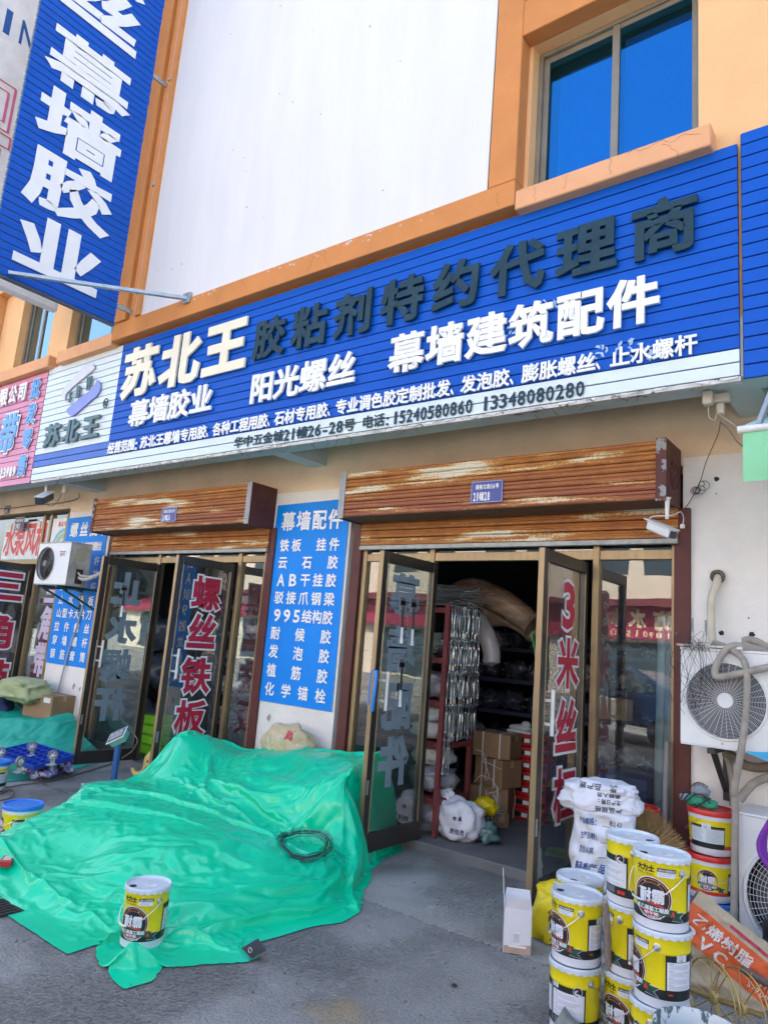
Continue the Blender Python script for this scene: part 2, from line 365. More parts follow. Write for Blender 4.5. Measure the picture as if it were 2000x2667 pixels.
# one yellowish rust stain near the front
vm = n.new('ShaderNodeVectorMath'); vm.operation = 'DISTANCE'; vm.inputs[1].default_value = (*G(890, 2640), ) ; l.new(tc.outputs['Object'], vm.inputs[0])
nn = n.new('ShaderNodeTexNoise'); nn.inputs['Scale'].default_value = 9; nn.inputs['Detail'].default_value = 8; l.new(tc.outputs['Object'], nn.inputs[0])
sm = n.new('ShaderNodeMath'); sm.operation = 'MULTIPLY_ADD'; sm.inputs[1].default_value = .35; l.new(nn.outputs[0], sm.inputs[0]); l.new(vm.outputs['Value'], sm.inputs[2])
rr_ = n.new('ShaderNodeMapRange'); rr_.inputs[1].default_value = .22; rr_.inputs[2].default_value = .36; rr_.inputs[3].default_value = .45; rr_.inputs[4].default_value = 0; l.new(sm.outputs[0], rr_.inputs[0])
m3 = n.new('ShaderNodeMixRGB'); l.new(rr_.outputs[0], m3.inputs[0]); l.new(m2.outputs[0], m3.inputs[1]); m3.inputs[2].default_value = (.36, .25, .07, 1)
l.new(m3.outputs[0], b.inputs['Base Color'])

conc2 = conc_m.copy(); conc2.name = 'concrete_pale'
for nd in conc2.node_tree.nodes:
    if nd.type == 'VALTORGB' and abs(nd.color_ramp.elements[0].position-.3) < 1e-3:
        for e_ in nd.color_ramp.elements: e_.color = (e_.color[0]*1.3, e_.color[1]*1.3, e_.color[2]*1.27, 1)
for o in C.objects:
    if o.name in ('pavement.001', 'pavement.002'): o.data.materials[0] = conc2
# ================================================================= the building
bld = thing('shop_building', 'orange and white three storey shop building with recessed ground floor shops', 'building', loc=(-4, 2, 0))
def bpart(name, m_, *boxes, **kw):
    mb = MB()
    for a, b_ in boxes: mb.box(a, b_)
    return mb.build(name, m_, bld, **kw)
def wall_grid(name, m_, x0, x1, z0, z1, Y0, Y1, holes):
    xs = sorted({x0, x1, *[h[0] for h in holes], *[h[1] for h in holes]}); mb = MB()
    for a, b_ in zip(xs, xs[1:]):
        hs = sorted([(h[2], h[3]) for h in holes if h[0] <= a and h[1] >= b_]); z = z0
        for (p, q) in hs:
            if p > z: mb.box((a, Y0, z), (b_, Y1, p))
            z = q
        if z < z1: mb.box((a, Y0, z), (b_, Y1, z1))
    return mb.build(name, m_, bld)
TOP = 11.5
wall_grid('upper_wall', wall_o, -11.24, 9, 3.68, TOP, -.76, -.5, [(-2.28, -1.06, 4.97, 6.31), (-10.38, -9.42, 4.98, 6.31), (-8.91, -7.7, 4.98, 6.31)])
wall_grid('upper_wall', wall_o, -34, -11.24, 3.68, 9.4, -.76, -.5, [(-14, -13, 4.98, 6.31)])
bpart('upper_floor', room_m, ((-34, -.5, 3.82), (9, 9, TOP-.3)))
bpart('unseen_roof', soffit_m, ((-34, -.9, TOP), (9, 9.2, TOP+.3)))  # out of view; carried up high so the block shades the foreground
bpart('canopy_slab', soffit_m, ((-34, -.54, 3.66), (9, 0, 3.81)))
bpart('edge_beam', beam_m, ((-34, -.78, 3.30), (9, -.541, 3.679)))
for x in (-20.9, -16.9, -12.9, -8.95, -4.98, -.97, 3.0):
    bpart('cross_beam', beam_m, ((x, -.54, 3.302), (x+.21, -.001, 3.659)))
bpart('billboard', white_m, ((-7.05, -.886, 5.07), (-2.555, -.765, TOP)))
bpart('board_edge', dark_m, ((-2.555, -.884, 5.07), (-2.54, -.765, TOP)))
bpart('ledge', ledge_m, ((-7.58, -.90, 4.86), (-2.31, -.761, 5.07)), bevel=.006)
bpart('pilaster', ledge_m, ((-2.54, -.901, 5.071), (-2.31, -.762, TOP)), bevel=.006)
bpart('pilaster', ledge_m, ((-7.58, -.93, 5.071), (-7.31, -.762, TOP)), ((-7.31, -.885, 5.071), (-7.17, -.762, TOP)), ((-7.12, -.93, 5.071), (-7.05, -.762, TOP)), ((-7.17, -.86, 5.071), (-7.12, -.762, TOP)), bevel=.006)
bpart('billboard', white_m, ((-18, -.886, 4.9), (-11.24, -.765, TOP)))
bpart('pilaster', pier_o, ((-11.24, -.90, 4.86), (-10.98, -.762, TOP)), bevel=.006)
bpart('window_hood', ledge_m, ((-2.309, -.90, 6.31), (-.9, -.763, 6.62)), bevel=.006)
bpart('window_hood', pier_o, ((-10.97, -.90, 6.31), (-9.05, -.763, 6.5)), bevel=.006)
bpart('window_hood', pier_o, ((-8.84, -.90, 6.31), (-7.59, -.763, 6.5)), bevel=.006)
bpart('window_sill', sill_m, ((-2.305, -.90, 4.812), (-.955, -.763, 4.97)), bevel=.008)
bpart('window_sill', sill_m, ((-10.97, -.90, 4.812), (-9.05, -.763, 4.975)), bevel=.008)
bpart('window_sill', sill_m, ((-8.84, -.90, 4.812), (-7.585, -.763, 4.975)), bevel=.008)
frame_m = mat('window_frame', (.26, .235, .185), .5, .4, var=.15)
unlit_m = mat('unlit_room', (.02, .025, .04), .5)
blind_m = mat('blind_blue', (.035, .24, .58), .8, var=.12, scale=1.5)
def window(x0, x1, z0, z1, mull, gm, Y=-.66):
    w = MB(); t = .035
    w.box((x0, Y, z0), (x0+t, -.52, z1)); w.box((x1-t, Y, z0), (x1, -.52, z1)); w.box((x0+t, Y, z0), (x1-t, -.52, z0+t)); w.box((x0+t, Y, z1-t), (x1-t, -.52, z1))
    w.box((x0+t, Y+.03, z0+t), (x0+t+.045, Y+.05, z1-t)); w.box((x0+t+.045, Y+.03, z1-t-.05), (mull-.03, Y+.05, z1-t))
    w.box((mull-.03, Y+.01, z0+t), (mull+.025, Y+.06, z1-t)); w.box((x1-t-.035, Y+.015, z0+t), (x1-t, Y+.04, z1-t))
    w.box((mull+.025, Y+.015, z1-t-.04), (x1-t-.035, Y+.04, z1-t))
    f = w.build('window_frame', frame_m, bld, bevel=.003)
    for a, b_, y in ((x0+t+.045, mull-.03, Y+.04), (mull+.025, x1-t-.035, Y+.028)):
        MB().quad((a, y, z0+t), (b_, y, z0+t), (b_, y, z1-t), (a, y, z1-t)).build('window_pane', gm, f)
    MB().box((x0+t, Y+.155, z0), (x1-t, Y+.16, z1)).build('unlit_room_sheet', unlit_m, f)  # near-black sheet: darkness of the room behind the glass put in as colour
    MB().box((x0+t+.10, Y+.12, z0+.01), (mull-.04, Y+.125, z1-.17)).box((mull+.03, Y+.12, z0+.01), (x1-t-.01, Y+.125, z1-.10)).build('window_blind', blind_m, f)
window(-2.28, -1.06, 4.972, 6.309, -1.66, MC['window_film'])
window(-10.38, -9.42, 4.982, 6.309, -9.93, MC['window_pale'])
window(-8.91, -7.72, 4.982, 6.309, -8.05, MC['window_pale'])
# ground floor
for (a, b_) in ((-1.35, 9), (-5.44, -4.38), (-9.56, -8.45)):
    bpart('ground_floor_wall', lime_m, ((a, 0, 0), (b_, .24, 3.06)))
    bpart('ground_floor_wall', cream_m, ((a, -.002, 3.06), (b_, .24, 3.66)))
bpart('ground_floor_wall', cream_m, ((-34, 0, 0), (-13.6, .24, 3.66)))
for (a, b_, z) in ((-4.38, -1.35, 3.0), (-8.45, -5.44, 3.0), (-13.6, -9.56, 3.12)):
    bpart('ground_floor_wall', cream_m, ((a, -.001, z), (b_, .24, 3.66)))
bpart('ground_floor_wall', mat('wall_footing', (.30, .30, .29), .9, var=.2, bump=.4), ((-1.35, -.012, 0), (9, -.001, .09)), ((-5.44, -.012, 0), (-4.38, -.001, .09)), ((-9.56, -.012, 0), (-8.45, -.001, .09)))
for x in (-.2, -4.95, -9.1, -13.6):
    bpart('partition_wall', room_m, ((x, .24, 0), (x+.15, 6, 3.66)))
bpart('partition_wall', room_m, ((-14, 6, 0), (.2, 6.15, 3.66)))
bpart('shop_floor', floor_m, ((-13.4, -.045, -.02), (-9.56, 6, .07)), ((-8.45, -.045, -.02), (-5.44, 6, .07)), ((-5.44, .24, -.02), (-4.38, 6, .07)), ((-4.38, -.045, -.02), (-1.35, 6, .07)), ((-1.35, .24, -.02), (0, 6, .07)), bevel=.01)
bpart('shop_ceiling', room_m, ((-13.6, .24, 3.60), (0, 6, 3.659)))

# ================================================================= sign panels over the shops
def sign_board(root, x0, x1, z0, rows, pitch, Y, colour):
    MB().box((x0+.004, Y+.004, z0+.004), (x1-.004, Y+.018, z0+rows*pitch-.004)).build('backing_board', blue_d, root)
    rnd = random.Random(int(x0*10))
    for k in range(rows):
        for (a, b_, m_) in colour(k):
            z = z0+k*pitch; y = Y-rnd.random()*.0015
            # each slat is a shallow pan with a rolled lower edge
            mb = MB(); pr = [(0, .003), (-.010, .002), (-.012, .005), (-.012, pitch-.009), (-.010, pitch-.006), (0, pitch-.006)]
            V = [(x, y+p[0]+.004, z+p[1]) for x in (a, b_) for p in pr]; q = len(pr)
            mb.add(V, [(i, i+1, q+i+1, q+i) for i in range(q-1)]+[tuple(range(q-1, -1, -1)), tuple(range(q, 2*q))])
            o = mb.build('slat', m_, root)
P_ = .085
sb = thing('shop_signboard', 'long blue slatted shop signboard with cream, white and slate lettering over both doorways', 'signboard', loc=(-5, -.8, 3.3))
def colour_main(k):
    if k < 2: return [(-9.165, -.825, ice_m)]
    if k < 4: return [(-9.165, -7.40, blue_l), (-7.40, -.825, blue_m)]
    return [(-9.165, -7.46, ice_m), (-7.458, -.825, blue_m)]
sign_board(sb, -9.17, -.82, 3.30, 18, P_, -.80, colour_main)
MB().box((-9.17, -.797, 3.27), (-.82, -.74, 3.299)).build('lower_rail', mat('sign_rail', (.55, .56, .54), .5, .3, var=.3, scale=12, col2=(.12, .09, .06), thr=.6), sb)
F1 = XZ(-.812)
def seg(s, u0, u1, v0, v1, m_, off=.03, n0=.014, d=.022, **kw): line(s, u0, u1, v0, v1, F1, mats=m_, parent=sb, off=off, n0=n0, d=d, **kw)
for c, (a, b_) in zip('苏北王', ((-7.30, -6.68), (-6.57, -5.94), (-5.84, -5.21))): seg(c, a, b_, 4.12, 4.69, cream_l, .045, gap=0)
for i, c in enumerate('胶粘剂特约代理商'): seg(c, -5.09+i*.519, -4.68+i*.519, 4.18, 4.57, slate_l, .033, gap=0)
seg('幕墙胶业', -7.06, -5.62, 3.745, 4.04, white_l, .03, gap=.03)
seg('阳光螺丝', -5.07, -3.76, 3.73, 4.02, white_l, .03, gap=.03)
for i, c in enumerate('幕墙建筑配件'): seg(c, -3.40+i*.360, -3.08+i*.360, 3.74, 4.06, white_l, .035, gap=0)
for s_, a, b_ in (('经营范围:', -7.42, -6.83), ('苏北王幕墙专用胶、', -6.79, -5.58), ('各种工程用胶、', -5.57, -4.71), ('石材专用胶、', -4.70, -3.97), ('专业调色胶定制批发、', -3.96, -2.73), ('发泡胶、', -2.72, -2.23), ('膨胀螺丝、', -2.22, -1.60), ('止水螺杆', -1.59, -1.05)):
    seg(s_, a, b_, 3.475, 3.605, white_l, .025, .008, .012, gap=.03)
for s_, a, b_ in (('华中五金城21幢26-28号', -5.24, -3.73), ('电话:', -3.66, -3.37), ('15240580860', -3.35, -2.61), ('13348080280', -2.54, -1.755)):
    seg(s_, a, b_, 3.317, 3.425, slate_l, .016, .004, .004, gap=.02)
# the letters' ghost of peeled film left of the last word
# the emblem in the white field
def px_poly(pts, ox=80, oy=900, k=.1507, Y=-.826): return [((W(ox+x*k, oy+y*k, Y)).x, (W(ox+x*k, oy+y*k, Y)).z) for x, y in pts]
def poly_ccw(p): return p if sum(a[0]*b[1]-b[0]*a[1] for a, b in zip(p, p[1:]+p[:1])) > 0 else p[::-1]
b1 = px_poly([(600,960),(575,940),(545,890),(550,820),(590,730),(700,600),(840,460),(960,330),(1030,295),(1085,322),(1115,370),(1095,415),(1000,495),(800,660),(680,770),(620,830),(603,880)])
b2 = px_poly([(715,1225),(660,1190),(632,1140),(632,1105),(680,1060),(870,900),(1020,790),(1100,715),(1140,640),(1148,588),(1190,625),(1217,690),(1200,790),(1140,880),(1040,960),(880,1100),(760,1200)])
MB().prism(poly_ccw(b1), F1, .014, .010).build('emblem_band', mat('emblem_grey', (.62, .64, .72), .4), sb)
MB().prism(poly_ccw(b2), F1, .014, .010).build('emblem_band', mat('emblem_lilac', (.22, .27, .66), .4), sb)
for c, pts in (('S', [(655,1010),(745,790)]), ('B', [(785,930),(895,680)]), ('W', [(950,805),(1095,520)])):
    q = px_poly(pts); mb = MB()
    a, b_ = q
    put(mb, c, a[0], b_[0], a[1]+.02, b_[1]-.0, F1, off=.04, n0=.02, d=.016, rot=0); mb.build('character', slate_g, sb)
for c, (a, b_) in zip('苏北王', ((-8.93, -8.56), (-8.47, -8.12), (-8.03, -7.67))): seg(c, a, b_, 3.71, 4.0, slate_g, .035, gap=0)
rr = MB(); O_ = Vector((-7.62, -.83, 4.12)); rr.tube([O_+Vector((.045*math.cos(t), 0, .055*math.sin(t))) for t in [2*math.pi*i/20 for i in range(20)]], .006, 5, closed=True)
put(rr, 'R', -7.645, -7.595, 4.09, 4.15, F1, n0=.012, d=.008, off=.01); rr.build('registered_mark', slate_l, sb)
# torn film and fixing wires along the lower rail
rn = random.Random(3); mb = MB()
for i in range(46):
    x = -9.1+8.2*rn.random(); a = Vector((x, -.80, 3.285)); pts = [a]
    for k in range(4): pts.append(pts[-1]+Vector((rn.uniform(-.05, .05), rn.uniform(-.01, .01), rn.uniform(-.035, .012))))
    mb.tube(pts, .0018, 4)
mb.build('fixing_wire', dark_m, sb, kind='stuff')
mb = MB()
for i in range(60):
    x = -9.1+8.2*rn.random(); w_ = rn.uniform(.01, .10); mb.add([(x, -.803, 3.297), (x+w_, -.803, 3.297), (x+w_*.9, -.805, 3.29-.015*rn.random()), (x+.004, -.806, 3.29-.012*rn.random())], [(0, 1, 2, 3)])
mb.build('torn_edge_film', mat('torn_film', (.70, .72, .72), .5), sb, kind='stuff')
# peeling scraps stuck behind some letters
for (cx, cz, s_, n_) in ((-2.30, 3.93, .20, 16), (-2.0, 4.03, .09, 7), (-1.62, 3.56, .22, 14), (-1.35, 3.53, .14, 9)):
    mb = MB()
    for i in range(n_):
        x = cx+rn.uniform(-s_, s_)*.8; z = cz+rn.uniform(-s_, s_)*.4; L_ = rn.uniform(.02, .07); a = rn.uniform(0, 6.28); w_ = rn.uniform(.004, .014)
        q = []
        for t in (0, .5, 1): c_, s1_ = math.cos(a+t*1.3), math.sin(a+t*1.3); q += [(x+c_*L_*t-s1_*w_, -.8135-.004*t, z+s1_*L_*t+c_*w_), (x+c_*L_*t+s1_*w_, -.8135-.002*t, z+s1_*L_*t-c_*w_)]
        mb.add(q, [(0, 1, 3, 2), (2, 3, 5, 4)])
    mb.build('peeled_film', mat('peel_pale', (.35, .52, .75), .5), sb, kind='stuff')

s2 = thing('shop_signboard', 'plain blue slatted signboard cut off by the right edge of the photo', 'signboard', loc=(.3, -.8, 3.28))
sign_board(s2, -.81, 3.2, 3.275, 19, P_, -.80, lambda k: [(-.80, 3.2, blue_m)])
s3 = thing('shop_signboard', 'pink slatted signboard with white and sky blue characters at the left edge', 'signboard', loc=(-11, -.8, 3.3))
sign_board(s3, -14.2, -9.18, 3.275, 18, P_, -.80, lambda k: [(-14.2, -9.185, pink_m)])
def seg3(s_, u0, u1, v0, v1, m_, edge=None):
    if edge: line(s_, u0, u1, v0, v1, F1, name='character_edge', mats=edge, parent=s3, off=.075, n0=.014, d=.004, gap=0)
    line(s_, u0, u1, v0, v1, F1, mats=m_, parent=s3, off=.03, n0=.018, d=.014, gap=0)
seg3('限', -10.43, -10.20, 4.47, 4.73, white_l); seg3('公', -10.15, -9.93, 4.47, 4.73, white_l); seg3('司', -9.88, -9.66, 4.47, 4.73, white_l)
for c, z in (('批', 4.45), ('发', 4.10), ('零', 3.75), ('售', 3.39)): seg3(c, -9.52, -9.30, z, z+.27, sky_l, white_l)
seg3('带', -10.20, -9.74, 3.76, 4.30, sky_l, white_l); seg3('角', -10.8, -10.32, 3.76, 4.30, sky_l, white_l)
for i, c in enumerate('23989'): seg3(c, -9.995+i*.09, -9.915+i*.09, 3.39, 3.53, white_l, None)

# ================================================================= hanging signs that stand out from the wall
hs = thing('hanging_sign', 'tall blue slatted sign projecting from the wall with white vertical characters', 'hanging sign', loc=(-7.2, -1.2, 4.9))
X0 = -7.15
MB().box((X0-.05, -2.5, 4.885), (X0-.016, -1.14, 11.4)).build('sign_case', mat('sign_case', (.18, .22, .24), .4, .6), hs)
MB().box((X0-.055, -2.51, 4.862), (X0+.0, -1.13, 4.884)).build('bottom_rail', mat('rail_dark', (.06, .08, .11), .5), hs)
[MB().box((X0-.05, -1.139, z_), (X0-.02, -.931, z_+.05)).build('wall_bracket', steel_m, hs) for z_ in (5.1, 8.1)]
rnd = random.Random(5)
for k in range(76):
    z = 4.888+k*.085
    if z > 11.3: break
    y0 = -2.5; y1 = -1.14+rnd.uniform(-.002, .004); V = [(X0-.016+p[0], y, z+p[1]) for y in (y0, y1) for p in ((0, .003), (.006, .002), (.012, .010), (.012, .069), (.006, .078), (0, .078))]
    MB().add(V, [(i, 6+i, 7+i, i+1) for i in range(5)]+[(0, 1, 2, 3, 4, 5), (11, 10, 9, 8, 7, 6)]).build('slat', blue_m, hs)
    MB().box((X0-.05, -2.506, z+.01), (X0-.02, -2.501, z+.07)).build('edge_clip', mat('clip_grey', (.16, .20, .20), .5), hs) if k < 60 else None
F2 = YZ(X0)
for c, a, b_ in (('业', 5.06, 5.68), ('胶', 5.79, 6.42), ('墙', 6.49, 7.13), ('幕', 7.24, 7.87), ('丝', 8.10, 8.74), ('螺', 8.84, 9.48)):
    line(c, -2.31, -1.41, a, b_, F2, mats=white_l, parent=hs, off=.038, n0=.001, d=.006, gap=0)
st = MB().bar((-7.13, -2.33, 4.92), (-6.18, -.905, 5.06), .045, .035)
st.box((-6.24, -.925, 5.0), (-6.12, -.902, 5.12))
tag(st.build('sign_strut', steel_m, bevel=.002), 'galvanised steel strut from the hanging blue sign to the orange ledge', 'strut')
hw = thing('hanging_sign', 'white hanging sign with pink and blue printing behind the blue one', 'hanging sign', loc=(-8.6, -1.2, 5.5))
MB().box((-8.72, -2.75, 5.4), (-8.62, -1.1, 11.4)).build('sign_case', mat('case_white', (.7, .72, .74), .5), hw)
MB().box((-8.72, -1.1, 7), (-8.66, -.77, 7.06)).build('wall_bracket', steel_m, hw)
fw_ = YZ(-8.618); mwh = mat('sign_sheet', (.90, .92, .93), .4)
MB().quad((-8.6185, -2.74, 5.42), (-8.6185, -1.11, 5.42), (-8.6185, -1.11, 11.38), (-8.6185, -2.74, 11.38)).build('sign_face', mwh, hw)
bl_ = mat('print_navy', (.02, .12, .42), .4); pk_ = mat('print_pink', (.75, .18, .32), .4)
for i, c in enumerate('XINTAI'):
    mb = MB(); put(mb, c, -2.62+i*.24, -2.42+i*.24, 8.52, 8.86, fw_, n0=.002, off=.02); mb.build('character', bl_, hw)
mb = MB()
for (a, b_, c_, d_) in ((-2.35, 7.3, -2.05, 7.9), (-2.30, 7.4, -2.12, 7.8), (-2.6, 7.4, -2.5, 7.7), (-2.45, 7.1, -2.0, 7.25), (-2.4, 6.95, -2.1, 7.05)):
    for (p, q) in (((a, b_), (a, d_)), ((a, d_), (c_, d_)), ((c_, d_), (c_, b_)), ((c_, b_), (a, b_))):
        mb.bar((-8.614, p[0], p[1]), (-8.614, q[0], q[1]), .03, .004)
mb.build('pump_drawing', pk_, hw)
mb = MB()
for i in range(5): mb.bar((-8.614, -2.7, 6.5+.06*i), (-8.614, -2.4+.03*i, 6.7+.05*i), .03, .004)
mb.build('splash_drawing', mat('print_cyan', (.05, .5, .8), .4), hw)

pp = MB(); pts = [(-7.145, -.90, z) for z in (5.085, 6.8, 8.6, 11.4)]; pp.tube(pts, .016, 10)
for z in (5.35, 6.75, 8.2, 9.6): pp.box((-7.175, -.93, z), (-7.115, -.90, z+.03))
tag(pp.build('conduit_pipe', steel_m, smooth=True), 'thin grey conduit pipe running up the orange column', 'pipe')

# paint flaked off the ledge and hairline cracks in the sill
rn = random.Random(21); flake = mat('flaked_plaster', (.66, .62, .55), .9)
for (x, n_, s_) in ((-5.95, 9, .035), (-4.6, 14, .03), (-4.0, 12, .03), (-3.9, 7, .045), (-3.2, 5, .02)):
    mb = MB()
    for i in range(n_):
        cx, cz, r_ = x+rn.gauss(0, .16), 5.055-abs(rn.gauss(0, .025)), rn.uniform(.004, s_*.5); k = rn.randint(5, 8)
        mb.add([(cx+r_*rn.uniform(.4, 1.8)*math.cos(a), -.9012, min(5.066, cz+r_*.6*rn.uniform(.4, 1.2)*math.sin(a))) for a in [q*6.283/k for q in range(k)]], [tuple(range(k))])
    mb.build('flaked_patch', flake, bld, kind='stuff')
mb = MB(); crk = mat('crack_dark', (.16, .07, .03), .9)
def crack(p, L_, n_, ang, Y, w=.0016):
    pts = [Vector(p)]
    for i in range(n_): a = ang+rn.uniform(-.8, .8); pts.append(pts[-1]+Vector((math.cos(a), 0, math.sin(a)))*L_/n_)
    for a_, b_ in zip(pts, pts[1:]): mb.bar((a_.x, Y, a_.z), (b_.x, Y, b_.z), .0008, w)
for x, z, L_, a in ((-1.9, 4.95, .12, -1.5), (-1.6, 4.96, .14, -1.4), (-1.48, 4.95, .3, -.1), (-1.25, 4.93, .18, -1.2), (-1.2, 4.92, .2, .2), (-2.15, 4.95, .13, -1.6)): crack((x, 0, z), L_, 6, a, -.9012)
for x, z, L_, a in ((-4.35, 5.03, .16, -1.7), (-4.2, 5.04, .2, -1.2), (-2.45, 5.0, .12, -1.6), (-5.3, 5.02, .12, -.6)): crack((x, 0, z), L_, 6, a, -.9012)
mb.build('hairline_crack', crk, bld, kind='stuff')

rn = random.Random(31); mb = MB()
for i in range(26):
    x, z, r_ = rn.uniform(-6.9, -2.7), rn.uniform(5.2, 8.6), rn.uniform(.003, .010); mb.add([(x+r_*rn.uniform(.5, 1.2)*math.cos(a), -.8865, z+r_*rn.uniform(.5, 1.8)*math.sin(a)) for a in [q*1.05 for q in range(6)]], [tuple(range(6))])
mb.build('dirt_speck', mat('speck', (.12, .12, .12), .8), bld, kind='stuff')
# ================================================================= rusty roller shutters
flange_m = mat('flange_flaking', (.10, .022, .018), .6, var=.2, scale=7, col2=(.28, .29, .30), thr=.53)
def shutter(x0, x1, seed, side_flange, label):
    r_ = thing('roller_shutter', label, 'roller shutter', 'rusty roller shutters over the shop doors', loc=((x0+x1)/2, -.17, 2.69))
    rm = rust_mat('shutter_rust_%s' % seed, 2.69, .9); rc = rust_mat('curtain_rust_%s' % seed, 2.3, 0)
    z0, z1, Y = 2.69, 3.10, -.35; n_ = 6; p = (z1-z0)/n_
    for k in range(n_):
        z = z0+k*p; pr = [(.022, 0), (.004, .004), (-.004, .014), (-.004, p*.40), (.008, p*.50), (.009, p*.56), (-.001, p*.66), (.0, p-.010), (.008, p-.003), (.022, p-.001)]
        V = [(x, Y+a, z+b_) for x in (x0, x1) for a, b_ in pr]; q = len(pr)
        MB().add(V, [(i, i+1, q+i+1, q+i) for i in range(q-1)]).build('slat', rm, r_)
    MB().box((x0+.005, Y+.013, z0), (x1-.005, -.002, z0+.004)).box((x0+.005, Y+.013, z1-.004), (x1-.005, -.002, z1)).build('box_casing', mat('casing', (.13, .07, .045), .7, var=.3, scale=8), r_)
    for x, s_ in ((x0, -1), (x1, 1)):
        pl = MB(); pl.box((x, Y-.004, z0-.012), (x+s_*.006, -.001, z1+.012)); pl.box((x-s_*.062, Y-.0085, z0-.012), (x+s_*.006, Y-.0045, z1+.012)); pl.mi = [0]*6+[1]*6
        for z in (z0+.04, (z0+z1)/2, z1-.04): pl.lathe([(0, .006), (.006, .005), (.007, 0)], (x-s_*.03, Y-.008, z), 8, axis=(0, -1, 0), mi=1)
        e_ = pl.build('end_plate', [maroon_m, flange_m if (seed, s_) in ((1, 1), (2, -1)) else mat('flange_grey', (.30, .32, .33), .5, .3, var=.2, scale=20)], r_)
        ring = MB(); cy, cz = -.17, (z0+z1)/2
        ring.tube([(x+s_*.007, cy+.10*math.cos(t), cz+.10*math.sin(t)) for t in [i*math.pi/12 for i in range(24)]], .006, 5, closed=True)
        for i in range(6): ring.bar((x+s_*.007, cy+.03*math.cos(i*1.05), cz+.03*math.sin(i*1.05)), (x+s_*.007, cy+.09*math.cos(i*1.05), cz+.09*math.sin(i*1.05)), .008, .006)
        ring.build('pressed_rib', maroon_m, e_)
    # the part of the curtain that hangs below the box
    for k in range(4):
        z = 2.475+k*.07; pr = [(.018, .001), (-.003, .006), (-.006, .026), (.006, .034), (.006, .040), (-.002, .050), (.001, .062), (.018, .069)]; q = len(pr)
        V = [(x, -.045+a, z+b_) for x in (x0+.035, x1-.0) for a, b_ in pr]
        MB().add(V, [(i, i+1, q+i+1, q+i) for i in range(q-1)]).build('slat', rc, r_)
    MB().box((x0+.036, -.062, 2.435), (x1-.001, -.022, 2.474)).build('bottom_bar', mat('shutter_bar', (.34, .35, .33), .5, .4, var=.25, scale=14), r_, bevel=.004)
    for x, s_ in ((x0-.04, 1), (x1+.0, 1)):
        MB().box((x-.03, -.03, .05), (x+.075, .06, 2.69)).build('guide_rail', maroon_m, r_, bevel=.004)
    return r_
sh1 = shutter(-4.24, -1.37, 1, 1, 'wide rusty roller shutter box over the right-hand open doorway')
sh2 = shutter(-8.36, -5.44, 2, 1, 'narrower rusty roller shutter box over the left doorway beside the air conditioner')
plate_b = mat('plate_navy', (.035, .055, .27), .35); pw = mat('plate_white', (.8, .82, .85), .4)
def plate(x0, x1, z0, z1, l1, l2, Y, label, m_=plate_b):
    t = thing('number_plate', label, 'number plate', 'address plates above the shops', loc=((x0+x1)/2, Y, z0))
    MB().box((x0, Y-.004, z0), (x1, Y, z1)).build('plate', m_, t, bevel=.002); F = XZ(Y-.0045); h = z1-z0; w = x1-x0
    line(l1, x0+w*.14, x1-w*.12, z0+h*.62, z0+h*.84, F, name='street_name', mats=pw, parent=t, joined=True, off=.02, n0=.001)
    line(l2, x0+w*.08, x0+w*.62, z0+h*.12, z0+h*.50, F, name='door_number', mats=pw, parent=t, joined=True, off=.03, n0=.001)
    fr = MB(); e = .006
    for a, b_, c, d in ((x0+e, z0+e, x1-e, z0+e+.002), (x0+e, z1-e-.002, x1-e, z1-e), (x0+e, z0+e, x0+e+.002, z1-e), (x1-e-.002, z0+e, x1-e, z1-e)): fr.box((a, Y-.0052, b_), (c, Y-.0042, d))
    fr.build('plate_border', pw, t); return t
plate(-2.86, -2.575, 2.735, 2.915, '通榆北路16号', '21幢28', -.357, 'navy plate reading 21幢28 on the right shutter box')
plate(-6.90, -6.62, 2.745, 2.915, '通榆北路16号', '21幢26', -.357, 'navy plate reading 21幢26 on the left shutter box')
pg = mat('plate_grey', (.10, .09, .13), .5)
plate(-11.0, -10.72, 2.84, 3.04, '通榆北路16号', '21幢25', -.06, 'faded grey plate reading 21幢25 over the pump shop window', pg)
plate(-11.55, -11.36, 3.13, 3.26, '通榆北路', '16号', -.006, 'tiny dark plate on the cream wall above the pump shop window', pg)

